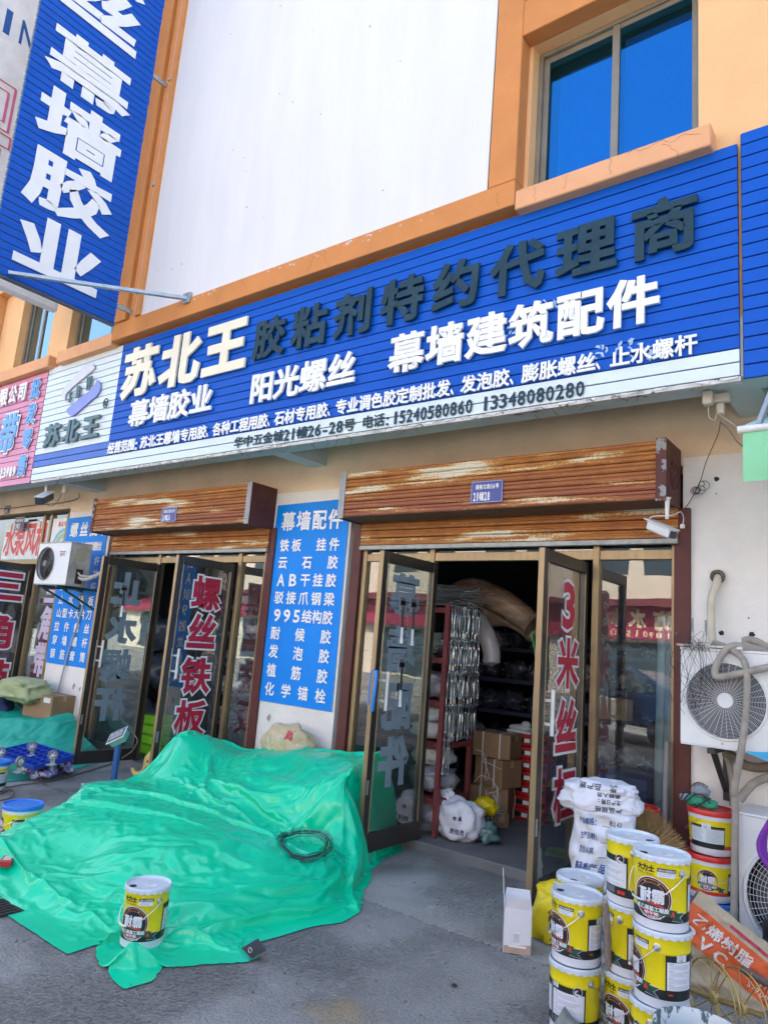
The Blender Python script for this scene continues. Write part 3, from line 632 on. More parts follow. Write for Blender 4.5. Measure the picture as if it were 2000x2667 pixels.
# ================================================================= glazed shop fronts with their open door leaves
hand_m = mat('handle_white', (.72, .70, .66), .35)
def leaf(front, X, chars, kind, near=-.75, extra=None):
    """a framed glass leaf swung out square to the wall; its right face is towards us"""
    t = .045; z0, z1 = .085, 2.31
    f = MB()
    f.box((X-t/2, near, z0), (X+t/2, near+.062, z1), 1); f.mi[2] = 0; f.box((X-t/2, -.055, z0), (X+t/2, 0, z1), 1)
    f.box((X-t/2, near+.062, z1-.085), (X+t/2, -.055, z1), 1); f.box((X-t/2, near+.062, z0), (X+t/2, -.055, z0+.13), 1)
    for y in (near+.066, -.068): f.box((X+t/2-.002, y, z0+.14), (X+t/2+.006, y+.009, z1-.09), 0)
    d = f.build('door_leaf', [alu_m, alud_m], front, bevel=.003)
    MB().quad((X, near+.06, z0+.12), (X, -.05, z0+.12), (X, -.05, z1-.08), (X, near+.06, z1-.08)).build('door_pane', GL, d)
    for s_ in (-1, 1):
        h = MB(); h.tube([(X+s_*.062, near+.115, 1.10), (X+s_*.062, near+.115, 1.39)], .0135, 10)
        for z in (1.17, 1.32): h.bar((X+s_*.006, near+.115, z), (X+s_*.062, near+.115, z), .012, .018)
        h.build('handle', hand_m, d, smooth=True)
    MB().box((X+t/2, near+.01, .50), (X+t/2+.006, near+.03, .60)).build('lock_plate', steel_m, d)
    for (c, a, b_, y0, y1) in chars:
        F = YZ(X)
        if kind == 'red':
            mb = MB(); put(mb, c, y0, y1, a, b_, F, n0=.004, off=.085); mb.build('character_edge', white_l, d)
            mb = MB(); put(mb, c, y0, y1, a, b_, F, n0=.006, off=.035); mb.build('character', red_l, d)
        else:
            mb = MB(); put(mb, c, y0, y1, a, b_, F, n0=.004, off=.06, mirror=True); mb.build('character', ghost_l, d)
    return d
def shopfront(name, label, x0, x1, mulls, panes, z1=2.43, transoms=(), zt=2.70):
    t = thing('glazed_shopfront', label, 'shopfront', loc=((x0+x1)/2, 0, .07))
    fr = MB()
    for i, (a, b_) in enumerate([(x0, x0+.05), (x1-.05, x1)]+[(m_, m_+.05) for m_ in mulls]): fr.box((a, -.001*i, .07), (b_, .07, zt))
    xs = sorted([x0+.05]+[m_ for m_ in mulls]+[m_+.05 for m_ in mulls]+[x1-.05])
    for a, b_ in zip(xs[::2], xs[1::2]): fr.box((a, .008, 2.335), (b_, .062, 2.405))
    fr.build('frame', alu_m, t, bevel=.003)
    for a, b_ in panes:
        MB().box((a, .012, .071), (b_, .058, .16)).build('kick_rail', alud_m, t, bevel=.003)
        MB().quad((a, .035, .16), (b_, .035, .16), (b_, .035, 2.335), (a, .035, 2.335)).build('fixed_pane', GL, t)
    for a, b_ in zip(xs[::2], xs[1::2]): MB().quad((a, .034, 2.405), (b_, .034, 2.405), (b_, .034, zt), (a, .034, zt)).build('transom_pane', GL, t)
    return t
sf1 = shopfront('s', 'bronze framed glass shopfront with two open door leaves under the wide shutter', -4.20, -1.375, (-3.45, -1.99), ((-4.15, -3.45), (-1.94, -1.425)))
l1 = leaf(sf1, -3.38, (('幕', 1.84, 2.15, -.60, -.24), ('墙', 1.40, 1.73, -.60, -.24), ('配', .96, 1.30, -.60, -.24), ('件', .54, .88, -.60, -.24)), 'ghost', -.77)
l2 = leaf(sf1, -2.04, (('3', 1.815, 2.13, -.44, -.17), ('米', 1.40, 1.73, -.465, -.12), ('丝', .96, 1.31, -.46, -.115), ('杠', .53, .86, -.455, -.11)), 'red', -.77)
sf2 = shopfront('s', 'bronze framed glass shopfront with two open leaves and red screw lettering, left doorway', -8.34, -5.47, (-7.36, -5.92), ((-8.29, -7.36), (-5.87, -5.52)))
l3 = leaf(sf2, -7.29, (('止', 1.80, 2.15, -.58, -.23), ('水', 1.38, 1.70, -.58, -.23), ('螺', .96, 1.29, -.59, -.24), ('杆', .54, .88, -.59, -.24)), 'ghost', -.76)
l4 = leaf(sf2, -5.97, (('螺', 1.80, 2.13, -.51, -.16), ('丝', 1.39, 1.74, -.51, -.16), ('铁', .96, 1.30, -.52, -.17), ('板', .54, .88, -.53, -.18)), 'red', -.75)
sf3 = shopfront('s', 'glazed front of the pump shop with an open leaf at the left edge', -13.5, -9.58, (-12.2, -10.28), ((-13.45, -12.2), (-10.23, -9.63)), zt=3.05)
l5 = leaf(sf3, -10.33, (('三', 1.76, 2.20, -.60, -.10), ('角', 1.12, 1.58, -.60, -.12), ('带', .50, .95, -.60, -.12)), 'red', -.80)
Fm = XZ(.03)
MB().quad((-11.46, .028, 2.40), (-10.13, .028, 2.40), (-10.13, .028, 2.98), (-11.46, .028, 2.98)).build('window_sheet', mat('pale_sheet', (.62, .74, .74), .5), sf3)
line('水泵风机', -11.43, -10.14, 2.47, 2.96, XZ(.026), name='character_edge', mats=white_l, parent=sf3, off=.08, n0=.001, gap=.02)
line('水泵风机', -11.43, -10.14, 2.47, 2.96, XZ(.026), mats=mat('coral_red', (.66, .09, .09), .5), parent=sf3, off=.035, n0=.003, gap=.02)
MB().box((-10.08, .0, 2.41), (-10.03, .05, 3.05)).build('frame', alu_m, sf3)
fanp = thing('fan_poster', 'white poster with blue and green ring and red characters behind pump shop glass', 'poster', loc=(-9.8, .02, 2.4))
MB().box((-10.02, .015, 2.10), (-9.62, .019, 2.99)).build('sheet', pw, fanp)
line('嘉益风', -9.86, -9.64, 2.87, 2.94, XZ(.0145), name='lettering', mats=red_l, parent=fanp, joined=True, off=.02, n0=.001)
ringm = [mat('ring_cyan', (.16, .50, .66), .4), mat('ring_green', (.35, .52, .30), .4), pw]
for r1_, r2_, mi_ in ((.30, .25, 0), (.235, .17, 1), (.15, .12, 0)):
    mb = MB(); a0 = MB()
    V = []; 
    for i in range(25):
        a = math.pi*.5+math.pi*i/24*.75
        for r_ in (r1_, r2_): V.append((-9.64+r_*1.1*math.cos(a), .012-.0005*mi_, 2.50+r_*1.15*math.sin(a)))
    mb.add(V, [(2*i, 2*i+1, 2*i+3, 2*i+2) for i in range(24)]).build('ring_print', ringm[mi_], fanp)
for c, a, b_ in (('三', 1.78, 2.10), ('角', 1.30, 1.72), ('带', .80, 1.22)):
    mb = MB(); put(mb, c, -9.95, -9.62, a, b_, XZ(.034), n0=.002, off=.06); mb.build('character', lilac_l, sf3)
# lock and tools hung on the leaves
lk = MB(); P0 = W(975, 1766, -.62); lk.tube([(-3.33, -.79, 1.395), (-3.315, -.805, 1.33), (-3.33, -.80, 1.15), (-3.34, -.79, 1.10)], .014, 8)
lk.tube([(-3.345, -.795, 1.40), (-3.37, -.80, 1.38), (-3.375, -.80, 1.14)], .006, 6)
tag(lk.build('door_lock', mat('lock_blue', (.03, .22, .62), .35), smooth=True), 'bright blue cable lock looped on the handle of the left leaf of the wide doorway', 'lock')
card_m = mat('card_grey', (.30, .32, .34), .5); blk = mat('tool_black', (.012, .012, .014), .35); whp = mat('tool_white', (.78, .78, .76), .4)
def scraper(X, y, zt, zb, label):
    t = thing('scraper', label, 'scraper', 'scrapers hung on the door glass', loc=(X, y, zb)); h = zt-zb
    MB().box((X+.002, y-.045, zt-.30*h), (X+.008, y+.045, zt)).build('card', card_m, t); 
    MB().box((X+.009, y-.035, zt-.20*h), (X+.014, y+.03, zt-.10*h)).build('blade', blk, t)
    mb = MB()
    for k in range(4): mb.box((X+.0085, y-.035, zt-(.03+.018*k)*h), (X+.0092, y+.035-.01*(k % 2), zt-(.038+.018*k)*h))
    mb.build('lettering', blk, t)
    MB().tube([(X+.012, y, zt-.22*h), (X+.012, y+.004, zt-.68*h)], .0085, 8).build('shaft', blk, t, smooth=True)
    MB().tube([(X+.012, y+.004, zt-.66*h), (X+.012, y+.006, zt-.9*h), (X+.012, y+.008, zb)], [.012, .013, .017], 10).build('grip', whp, t, smooth=True)
scraper(-3.375, -.46, 1.985, 1.61, 'nearer upper scraper on a printed card against the 幕 leaf glass')
scraper(-3.375, -.31, 1.985, 1.60, 'farther upper scraper in crumpled wrap against the 幕 leaf glass')
scraper(-3.375, -.415, 1.50, 1.12, 'lowest of the scrapers hanging on the right shop left door leaf')
scraper(-7.285, -.45, 2.03, 1.66, 'scraper hanging alone on the glass of the leftmost 止水 door leaf')
stk = MB().box((-7.286, -.06, 1.50), (-7.283, -.01, 1.62)).build('door_sticker', mat('sticker_blue', (.10, .50, .78), .5)); tag(stk, 'small blue square sticker on the far stile of the 止水 door leaf', 'sticker')

# ================================================================= posters on the piers
def poster(label, x0, x1, z0, z1, rows, lean=0.):
    t = thing('wall_poster', label, 'poster', 'blue price posters on the white piers', loc=((x0+x1)/2, -.005, z0))
    # slightly wavy sheet
    n1, n2 = 14, 30; V = []; 
    for j in range(n2+1):
        for i in range(n1+1):
            x = x0+(x1-x0)*i/n1; z = z0+(z1-z0)*j/n2
            wv_ = .020*noise.noise((x*1.2, z*1.9, x0)) if i in (0,) else 0
            V.append((x+(wv_ if i == 0 else 0)-(.03 if i == 0 else 0)*(1-abs(2*j/n2-1))*.6, -.010-.004*noise.noise((x*3, z*3, 1)), z+(.02*(i/n1) if j == n2 else 0)))
    f = [(j*(n1+1)+i, j*(n1+1)+i+1, (j+1)*(n1+1)+i+1, (j+1)*(n1+1)+i) for j in range(n2) for i in range(n1)]
    k = len(V); edge = [j*(n1+1) for j in range(n2+1)]
    MB().add(V, f).build('sheet', print_b, t, smooth='all')
    F = XZ(-.018)
    for r_ in rows:
        s_, a, b_, c, d = r_[:5]; ws = [ch for ch in s_ if ch != ' ']; mb = MB()
        cw = r_[5] if len(r_) > 5 else (d-c)*.62
        cells = list(s_); n_ = len(cells)
        for i, ch in enumerate(cells):
            if ch == ' ': continue
            cx = a+cw/2+(b_-a-cw)*i/max(1, n_-1)
            put(mb, ch, cx-cw/2, cx+cw/2, c, d, F, n0=0, off=.025)
        mb.build('lettering', white_l, t)
    return t
rowsR = [('幕墙配件', -5.30, -4.47, 2.655, 2.85, .185)]
for s_, zb in (('铁板 挂件', 2.44), ('云  石  胶', 2.265), ('AB干挂胶', 2.09), ('驳接爪钢梁', 1.91), ('995结构胶', 1.735), ('耐  候  胶', 1.555), ('发  泡  胶', 1.375), ('植  筋  胶', 1.19), ('化 学 锚 栓', 1.01)):
    rowsR.append((s_, -5.29, -4.49, zb, zb+.125, .125))
poster('blue poster of white text headed 幕墙配件 on the pier between the doorways', -5.40, -4.405, .945, 2.93, rowsR)
rowsL = [('螺丝批发', -9.44, -8.5, 2.70, 2.90, .19)]
for s_, zb in (('10.9高强螺丝', 2.53), ('外六角 螺丝', 2.35), ('丝杆 牙条丝', 2.18), ('花  兰  杆', 2.0), ('丝 水 号 杆', 1.82), ('止 水 钢 板', 1.64), ('山型卡 大片刀', 1.46), ('拉 件 螺 丝', 1.28), ('穿 墙 螺 杆', 1.10)):
    rowsL.append((s_, -9.46, -8.60, zb-.02, zb+.105, .12))
rowsL[-1] = ('钢 筋 套 筒', -9.46, -8.60, 1.06, 1.185, .12); rowsL[-2] = ('穿 墙 螺 杆', -9.46, -8.60, 1.24, 1.365, .12); rowsL[-3] = ('拉 件 螺 丝', -9.46, -8.60, 1.42, 1.545, .12); rowsL[-4] = ('山型卡大片刀', -9.46, -8.60, 1.60, 1.725, .12); rowsL[-5] = ('止 水 钢 板', -9.46, -8.60, 1.78, 1.905, .12); rowsL[-6] = ('丝  丝  杆', -9.46, -8.60, 1.96, 2.08, .12); rowsL[-7] = ('花 篮 花 兰', -9.46, -8.60, 2.13, 2.25, .12); rowsL[-8] = ('止 水 丝 杆', -9.46, -8.60, 2.30, 2.42, .12); rowsL[-9] = ('10.9高强螺丝', -9.46, -8.60, 2.50, 2.62, .12)
rowsL.insert(2, ('外 六 角 丝', -9.46, -8.60, 2.42+.0, 2.47, .05)) if False else None
poster('blue poster headed 螺丝批发 half hidden behind the wall air conditioner', -9.555, -8.53, .99, 2.97, rowsL)

# ================================================================= air conditioners
ac_m = mat('ac_white', (.72, .74, .73), .45, var=.06, scale=4, bump=.05); ac_d = mat('ac_dirty', (.48, .46, .42), .6, var=.35, scale=7, col2=(.16, .13, .10), thr=.66, var2=.1)
grille_m = mat('grille_wire', (.66, .68, .68), .4); br_g = mat('bracket_green', (.015, .075, .075), .5, var=.3)
def ac_unit(label, x0, x1, y0, y1, z0, z1, cx, cz, r, rings, spokes, side=ac_m, square=False, gm=grille_m, tw=.0014):
    t = thing('air_conditioner', label, 'air conditioner', loc=((x0+x1)/2, (y0+y1)/2, z0))
    # casing with a round opening: front as a plate with a hole
    front = MB(); N = 48; pts = []; V = []; F = []
    for i in range(N):
        a = 2*math.pi*i/N; dx, dz = math.cos(a), math.sin(a)
        k = min((((x1 if dx > 0 else x0)-cx)/dx) if abs(dx) > 1e-6 else 9, (((z1 if dz > 0 else z0)-cz)/dz) if abs(dz) > 1e-6 else 9)
        V += [(cx+dx*k, y0, cz+dz*k), (cx+dx*r*1.06, y0, cz+dz*r*1.06), (cx+dx*r*1.03, y0-.012, cz+dz*r*1.03), (cx+dx*r, y0-.010, cz+dz*r), (cx+dx*r*.99, y0+.03, cz+dz*r*.99)]
    for i in range(N):
        j = (i+1) % N
        for q in range(4): F.append((5*i+q, 5*j+q, 5*j+q+1, 5*i+q+1))
    for (X, Z) in ((x0, z0), (x1, z0), (x1, z1), (x0, z1)):
        a = math.atan2(Z-cz, X-cx) % (2*math.pi); i = int(a/(2*math.pi)*N) % N; V.append((X, y0, Z)); F.append((5*i, len(V)-1, 5*((i+1) % N)))
    front.add(V, F)
    front.box((x0+.06, y0-.004, z1-.075), (x0+.20, y0-.0005, z1-.069)); front.box((x0+.06, y0-.004, z0+.06), (x0+.20, y0-.0005, z0+.066))
    front.build('front_panel', ac_m, t, smooth=True)
    sd_ = MB(); sd_.box((x0, y0+.001, z0), (x0+.012, y1, z1)); sd_.box((x1-.012, y0+.001, z0), (x1, y1, z1)); sd_.box((x0-.004, y0-.006, z1+.001), (x1+.004, y1+.004, z1+.016)); sd_.box((x0, y0+.002, z0-.012), (x1, y1, z0)); sd_.box((x0+.012, y1-.01, z0), (x1-.012, y1, z1))
    sd_.build('casing', side, t, bevel=.003)
    fan = MB(); fan.lathe([(r*.98, .03), (r*.98, .15), (0, .15)], (cx, y0, cz), 32, axis=(0, 1, 0)); fan.build('fan_shroud', mat('fan_black', (.015, .013, .02), .7), t)
    bl = MB()
    for i in range(3):
        a = 2.1*i+.4; V = []
        for q in range(7):
            b_ = a+q*.22; V += [(cx+r*.25*math.cos(b_), y0+.10-q*.008, cz+r*.25*math.sin(b_)), (cx+r*.9*math.cos(b_+.2), y0+.10-q*.008, cz+r*.9*math.sin(b_+.2))]
        bl.add(V, [(2*q, 2*q+1, 2*q+3, 2*q+2) for q in range(6)])
    bl.build('fan_blade', mat('blade_grey', (.05, .05, .055), .5), t)
    g = MB(); rh = r*.21; yy = y0-.014
    for i in range(rings):
        rr_ = rh+(r-rh)*(i+1)/(rings+.3)
        g.tube([(cx+rr_*math.cos(a), yy, cz+rr_*math.sin(a)) for a in [2*math.pi*q/40 for q in range(40)]], tw*.8, 4, closed=True)
    for i in range(spokes):
        a = 2*math.pi*(i+.3)/spokes; g.tube([(cx+rh*math.cos(a), yy-.002, cz+rh*math.sin(a)), (cx+r*.99*math.cos(a), yy-.002, cz+r*.99*math.sin(a))], tw, 4)
    g.lathe([(0, .006), (rh*.9, .006), (rh, .001), (rh, -.004)], (cx, yy, cz), 28, axis=(0, -1, 0))
    g.lathe([(r*1.04, 0), (r*1.035, .012), (r*.985, .012), (r*.98, 0)], (cx, y0-.001, cz), 48, axis=(0, -1, 0))
    g.build('grille', gm, t, smooth=True); return t
def bracket(x, y0, z, drop, mat_, t):
    b_ = MB(); b_.bar((x, y0, z-.015), (x, -.003, z-.015), .04, .03); b_.box((x-.02, -.018, z-drop), (x+.02, -.003, z-.03)); b_.bar((x, y0+.08, z-.03), (x, -.02, z-drop+.06), .035, .02)
    return b_.build('bracket', mat_, t, bevel=.002)
ac1 = ac_unit('dusty white air conditioner on dark green brackets in front of the left poster', -9.10, -8.33, -.58, -.30, 2.0, 2.51, -8.87, 2.255, .205, 17, 8, side=ac_d, gm=mat('grille_dark', (.16, .15, .14), .5))
bracket(-8.93, -.62, 1.985, .32, br_g, ac1); bracket(-8.47, -.62, 1.985, .34, br_g, ac1)
MB().box((-8.328, -.51, 2.30), (-8.322, -.38, 2.45)).build('side_cover', mat('cover_yellowed', (.42, .38, .28), .6), ac1)
MB().box((-8.328, -.47, 2.02), (-8.321, -.38, 2.20)).build('valve_recess', mat('valve_dirt', (.05, .035, .025), .8, var=.5, scale=30), ac1)
line('欧科', -8.56, -8.44, 2.345, 2.39, XZ(-.582), name='badge', mats=mat('badge_grey', (.25, .22, .25), .5), parent=ac1, joined=True, off=.02, n0=.001)
MB().box((-8.57, -.584, 2.398), (-8.43, -.5825, 2.408)).build('badge_line', red_l, ac1)
ho = MB(); pw_ = [(-8.32, -.42, 2.10), (-8.20, -.40, 2.08), (-8.08, -.30, 2.16), (-8.10, -.18, 2.28), (-8.25, -.05, 2.36), (-8.3, .0, 2.36)]
def smooth_path(p, n=6):
    p = [Vector(q) for q in p]; out = []
    for i in range(len(p)-1):
        a, b_, c, d = p[max(i-1, 0)], p[i], p[i+1], p[min(i+2, len(p)-1)]
        for k in range(n):
            t = k/n; out.append(.5*((2*b_)+(c-a)*t+(2*a-5*b_+4*c-d)*t*t+(3*b_-a-3*c+d)*t**3))
    out.append(p[-1]); return out
ho.tube(smooth_path(pw_), .022, 8); ho.tube(smooth_path([(-8.33, -.44, 2.16), (-8.24, -.44, 2.12), (-8.15, -.35, 2.13), (-8.14, -.2, 2.24), (-8.26, -.06, 2.33)]), .012, 6)
tag(ho.build('insulated_pipe', mat('lagging', (.50, .48, .44), .8, var=.2, scale=20), smooth=True), 'grey lagged pipe curling from the dusty air conditioner into the wall', 'pipe')
dr = MB(); dr.tube(smooth_path([(-8.75, -.30, 1.97), (-8.80, -.05, 1.9), (-8.85, -.03, 1.6), (-8.98, -.03, 1.2), (-9.10, -.03, .6), (-9.12, -.03, .3)]), .011, 7)
tag(dr.build('drain_hose', mat('hose_grey', (.40, .41, .40), .6), smooth=True), 'thin grey drain hose running down the left poster', 'hose')

ac2 = ac_unit('clean white air conditioner on the white wall right of the doors', -1.255, -.42, -.40, -.08, 1.155, 1.71, -1.0, 1.425, .222, 22, 36)
bracket(-1.08, -.42, 1.14, .34, mat('bracket_black', (.03, .035, .035), .5, var=.3), ac2); bracket(-.58, -.42, 1.14, .34, MC['bracket_black'], ac2)
MB().lathe([(0, .004), (.006, .003), (.007, 0)], (-1.02, -.401, 1.175), 10, axis=(0, -1, 0)).build('screw', steel_m, ac2)
ac3 = ac_unit('large grey-white air conditioner standing on the ground at the right edge', -.945, .02, -.36, -.02, .05, .79, W(1942, 2320, -.36).x+.30, W(1942, 2320, -.36).z, .30, 13, 48, tw=.0014)
tag(MB().box((-1.275, -.425, 1.732), (-.9, -.385, 1.744)).box((-.98, -.42, 1.728), (-.9, -.08, 1.7315)).build('angle_bar', steel_m), 'grey steel angle bar lying on top of the clean air conditioner', 'metal bar')
hose_m = mat('lagging_old', (.33, .30, .255), .85, var=.25, scale=14, bump=.3, bscale=60)
def pxt(pts, Y): return smooth_path([W(x, y, yy) for (x, y), yy in zip(pts, Y if isinstance(Y, (list, tuple)) else [Y]*len(pts))])
def hose(name, label, pts, Y, r, m_=hose_m, n=10, cat='hose'):
    return tag(MB().tube(pxt(pts, Y), r, n).build(name, m_, smooth=True), label, cat)
hose('insulated_pipe', 'cream lagged pipe coming out of the wall hole above the clean air conditioner', [(1872, 1497), (1866, 1520), (1853, 1560), (1852, 1610), (1853, 1650), (1858, 1685)], [-.0, -.05, -.07, -.09, -.12, -.16], .026, mat('lagging_cream', (.58, .54, .42), .8, var=.12, scale=12))
tag(MB().lathe([(.03, .0), (.045, .01), (.048, .03), (.03, .045), (.02, .03)], W(1871, 1500, -.001), 14, axis=(0, -1, -.3)).build('pipe_sealing', mat('putty', (.13, .11, .09), .9, var=.5, scale=40, bump=.8)), 'dark lumpy putty around the wall hole of the cream pipe', 'putty')
hose('flexible_hose', 'grey hose bent in front of the fan of the clean air conditioner', [(2060, 1725), (1970, 1745), (1880, 1763), (1862, 1755), (1872, 1720), (1905, 1683), (1960, 1700), (2050, 1790)], [-.40, -.46, -.47, -.465, -.45, -.42, -.38, -.35], .021)
hose('flexible_hose', 'long grey hose hanging down past the clean air conditioner to the ground', [(1860, 1675), (1900, 1690), (1937, 1722), (1946, 1790), (1938, 1900), (1925, 1985), (1912, 2060), (1915, 2120), (1909, 2500)], [-.30, -.40, -.46, -.47, -.47, -.45, -.42, -.40, -.40], .0195)
hose('flexible_hose', 'thick coiled hose bundle on top of the clean air conditioner, upper strand', [(1935, 1672), (1960, 1668), (2010, 1690), (2090, 1700)], -.25, .025)
hose('flexible_hose', 'lower strand of the thick coiled hose bundle by the photo edge', [(1862, 1682), (1900, 1700), (1960, 1735), (1995, 1760), (2060, 1790)], [-.2, -.26, -.3, -.34, -.36], .023)
hose('flexible_hose', 'middle strand of the hose bundle reaching in from the right', [(1930, 1680), (1965, 1690), (2000, 1700), (2060, 1722)], -.30, .026)
hose('flexible_hose', 'thin grey hose running down the wall under the clean air conditioner', [(1884, 1955), (1898, 1990), (1905, 2040), (1908, 2100)], -.05, .017)
hose('flexible_hose', 'thick ribbed hose arching across the white wall above the large grey-white unit', [(1925, 2085), (1940, 2065), (1965, 2040), (2010, 2022), (2070, 2012)], -.14, .026)
hose('flexible_hose', 'brown ribbed hose curving below the clean air conditioner', [(1885, 1958), (1910, 1972), (1940, 1993), (1985, 2000), (2060, 1985)], -.12, .028, mat('hose_brown', (.20, .165, .12), .8, var=.3, scale=25))
for i, (x, yt, yb) in enumerate(((1803, 1611, 1684), (1838, 1615, 1686))):
    mb = MB(); a = W(x, yb, -.30); b_ = W(x, yt, -.30); mb.tube([a, b_], .0055, 8)
    for k in range(10): q = a.lerp(b_, 1-.05*k-.02); mb.lathe([(.0055, -.004), (.0085, 0), (.0055, .004)], q, 8)
    tag(mb.build('threaded_rod', steel_m), ['left of two ribbed rods standing on the clean air conditioner', 'right of two ribbed rods standing on the clean air conditioner, beside the cream pipe'][i], 'rod')
mb = MB(); rn = random.Random(11)
for i in range(26):
    a = W(rn.uniform(1800, 1850), rn.uniform(1680, 1700), -.42); e = rn.random()
    if e < .6: pts = [a, a+Vector((rn.uniform(-.12, .02), -.03, rn.uniform(.02, .09))), a+Vector((rn.uniform(-.22, -.05), -.05, rn.uniform(-.25, 0))), a+Vector((rn.uniform(-.16, .1), -.04, rn.uniform(-.4, -.2)))]
    else: pts = [a, a+Vector((rn.uniform(-.05, .05), -.02, .03)), a+Vector((rn.uniform(-.03, .06), -.035, -.15)), a+Vector((rn.uniform(-.12, .02), -.04, -.35))]
    mb.tube(smooth_path(pts, 5), .0012, 3)
tag(mb.build('loose_wire', mat('wire_black', (.03, .03, .035), .5), kind='stuff'), 'tangle of thin black wires over the left of the clean air conditioner', 'wire')

# ================================================================= cameras, boxes and cables under the canopy
cam_w = mat('camera_white', (.72, .73, .72), .35); cam_b = mat('camera_dark', (.035, .045, .06), .3)
t = thing('security_camera', 'white security camera hanging under the right end of the wide shutter box', 'security camera', loc=(-1.42, -.33, 2.5))
a = W(1738, 1296, -.33); b_ = W(1737, 1352, -.33); MB().tube([a, a.lerp(b_, .1), b_], [.026, .016, .012], 10).build('arm', cam_w, t, smooth=True)
c1_ = W(1694, 1368, -.34); c2 = W(1752, 1393, -.46); M_ = (c2-c1_).to_track_quat('Y', 'Z').to_matrix().to_4x4()
body = MB(); body.obox((c1_+c2)/2, .036, (c2-c1_).length/2, .030, M_); body.build('camera_body', cam_w, t, bevel=.014, seg=3)
MB().obox((c1_+c2)/2+Vector((0, 0, .036)), .044, (c2-c1_).length/2+.02, .004, M_).build('sun_shield', cam_w, t, bevel=.003)
MB().obox(c2+M_@Vector((0, .004, 0)), .027, .006, .022, M_).build('lens_window', cam_b, t, bevel=.004)
t = thing('security_camera', 'dark faced security camera hanging under the canopy at the left end of the signboard', 'security camera', loc=(-9.15, -.6, 3.1))
a = W(121, 1256, -.66); b_ = W(119, 1284, -.66); MB().tube([a, b_], .014, 8).build('arm', cam_w, t, smooth=True)
c1_ = W(128, 1292, -.62); c2 = W(103, 1304, -.80); M_ = (c2-c1_).to_track_quat('Y', 'Z').to_matrix().to_4x4(); h_ = (c2-c1_).length/2+.02
MB().obox((c1_+c2)/2, .055, h_, .048, M_).build('camera_body', cam_b, t, bevel=.012, seg=2)
MB().obox((c1_+c2)/2+Vector((0, 0, .055)), .062, h_+.02, .005, M_).build('sun_shield', cam_w, t, bevel=.003)
jb = mat('junction_plastic', (.56, .52, .44), .5)
def jbox(label, x, y, Y, w, h, d=.05):
    c = W(x, y, Y); return tag(MB().box((c.x-w/2, Y, c.z-h/2), (c.x+w/2, Y+d, c.z+h/2)).build('junction_box', jb, bevel=.006), label, 'junction box')
jbox('small white junction box under the canopy near the left camera', 165, 1272, -.55, .075, .11)
t_ = jbox('narrow upright junction box at the right end of the canopy', 1841, 1033, -.66, .055, .09)
jbox('wider flat junction box beside the narrow one under the right canopy end', 1875, 1034, -.60, .10, .055)
jbox('small plug adapter dangling below the two right junction boxes', 1875, 1062, -.58, .04, .07)
cab = mat('cable_beige', (.40, .36, .30), .6); cabd = mat('cable_dark', (.07, .065, .06), .6)
def cable(label, pts, Y, r=.0035, m_=cab): return tag(MB().tube(pxt(pts, Y), r, 5).build('cable', m_, smooth=True), label, 'cable')
cable('beige cable looped below the right junction boxes', [(1845, 1050), (1846, 1085), (1860, 1093), (1868, 1075), (1866, 1055)], -.62)
cable('thin dark cord falling from the junction boxes to the right shutter box', [(1876, 1095), (1870, 1130), (1840, 1200), (1823, 1255), (1800, 1300), (1775, 1335)], [-.5, -.4, -.2, -.06, -.03, -.03], .0028, cabd)
mb = MB(); rn = random.Random(2)
c0 = W(1822, 1260, -.03)
for i in range(7):
    a0 = rn.uniform(0, 6); L_ = rn.uniform(.03, .07); mb.tube([c0+Vector((L_*.5*math.cos(a0)+L_*.55*math.cos(q), -.01-.003*i, L_*.5*math.sin(a0)-.01*i+L_*.5*math.sin(q))) for q in [k*.52 for k in range(12)]], .0022, 4, closed=True)
tag(mb.build('cord_bundle', cabd), 'small tied bundle of dark cord against the white wall', 'cord bundle')
cable('beige cable running from the junction boxes towards the green awning', [(1870, 1078), (1900, 1098), (1935, 1125), (1945, 1130)], [-.58, -.7, -.8, -.85])
cable('thicker brown cable slanting down to the green awning', [(1876, 1100), (1895, 1115), (1920, 1150), (1938, 1165)], [-.5, -.55, -.6, -.65], .005, mat('cable_brown', (.20, .16, .13), .6))
cable('white camera cable curling from the shutter box corner', [(1685, 1360), (1700, 1345), (1750, 1342), (1772, 1333), (1780, 1350), (1777, 1370)], [-.34, -.36, -.36, -.2, -.1, -.08], .0035, cam_w)
tag(MB().box(W(1773, 1368, -.08), W(1781, 1374, -.06)).tube([W(1777, 1366, -.08), W(1777, 1376, -.08)], .016, 8).build('cable_plug', cam_w), 'white plug hanging on the maroon guide rail by the right camera', 'plug')
cable('dark cable along the cream wall above the pump shop', [(-20, 1326), (40, 1322), (90, 1315), (140, 1312), (200, 1300), (206, 1284)], -.03, .006, cabd)
cable('black loop of cable hanging between the left camera and its junction box', [(121, 1305), (128, 1318), (145, 1312), (160, 1288), (165, 1280)], -.5, .004, cabd)
cable('thin grey loop of cable below the left junction box', [(136, 1295), (145, 1310), (165, 1316), (168, 1285)], -.45, .003, cab)
# plaster damage: rawlplug holes and stains in the right wall
for i, (x, y, r_) in enumerate(((1866, 1247, .018), (1879, 1649, .018), (1958, 1653, .020), (1950, 1610, .006), (1865, 1286, .005))):
    c = W(x, y, -.0015); mb = MB(); rn = random.Random(i); mb.add([(c.x+r_*rn.uniform(.7, 1.1)*math.cos(a), -.0015, c.z+r_*rn.uniform(.7, 1.1)*math.sin(a)) for a in [k*.52 for k in range(12)]], [tuple(range(12))]); mb.tube([c, c+Vector((0, -.02, 0))], r_*.3, 6)
    mb.build('wall_anchor', mat('anchor_dark', (.03, .025, .02), .8), bld)
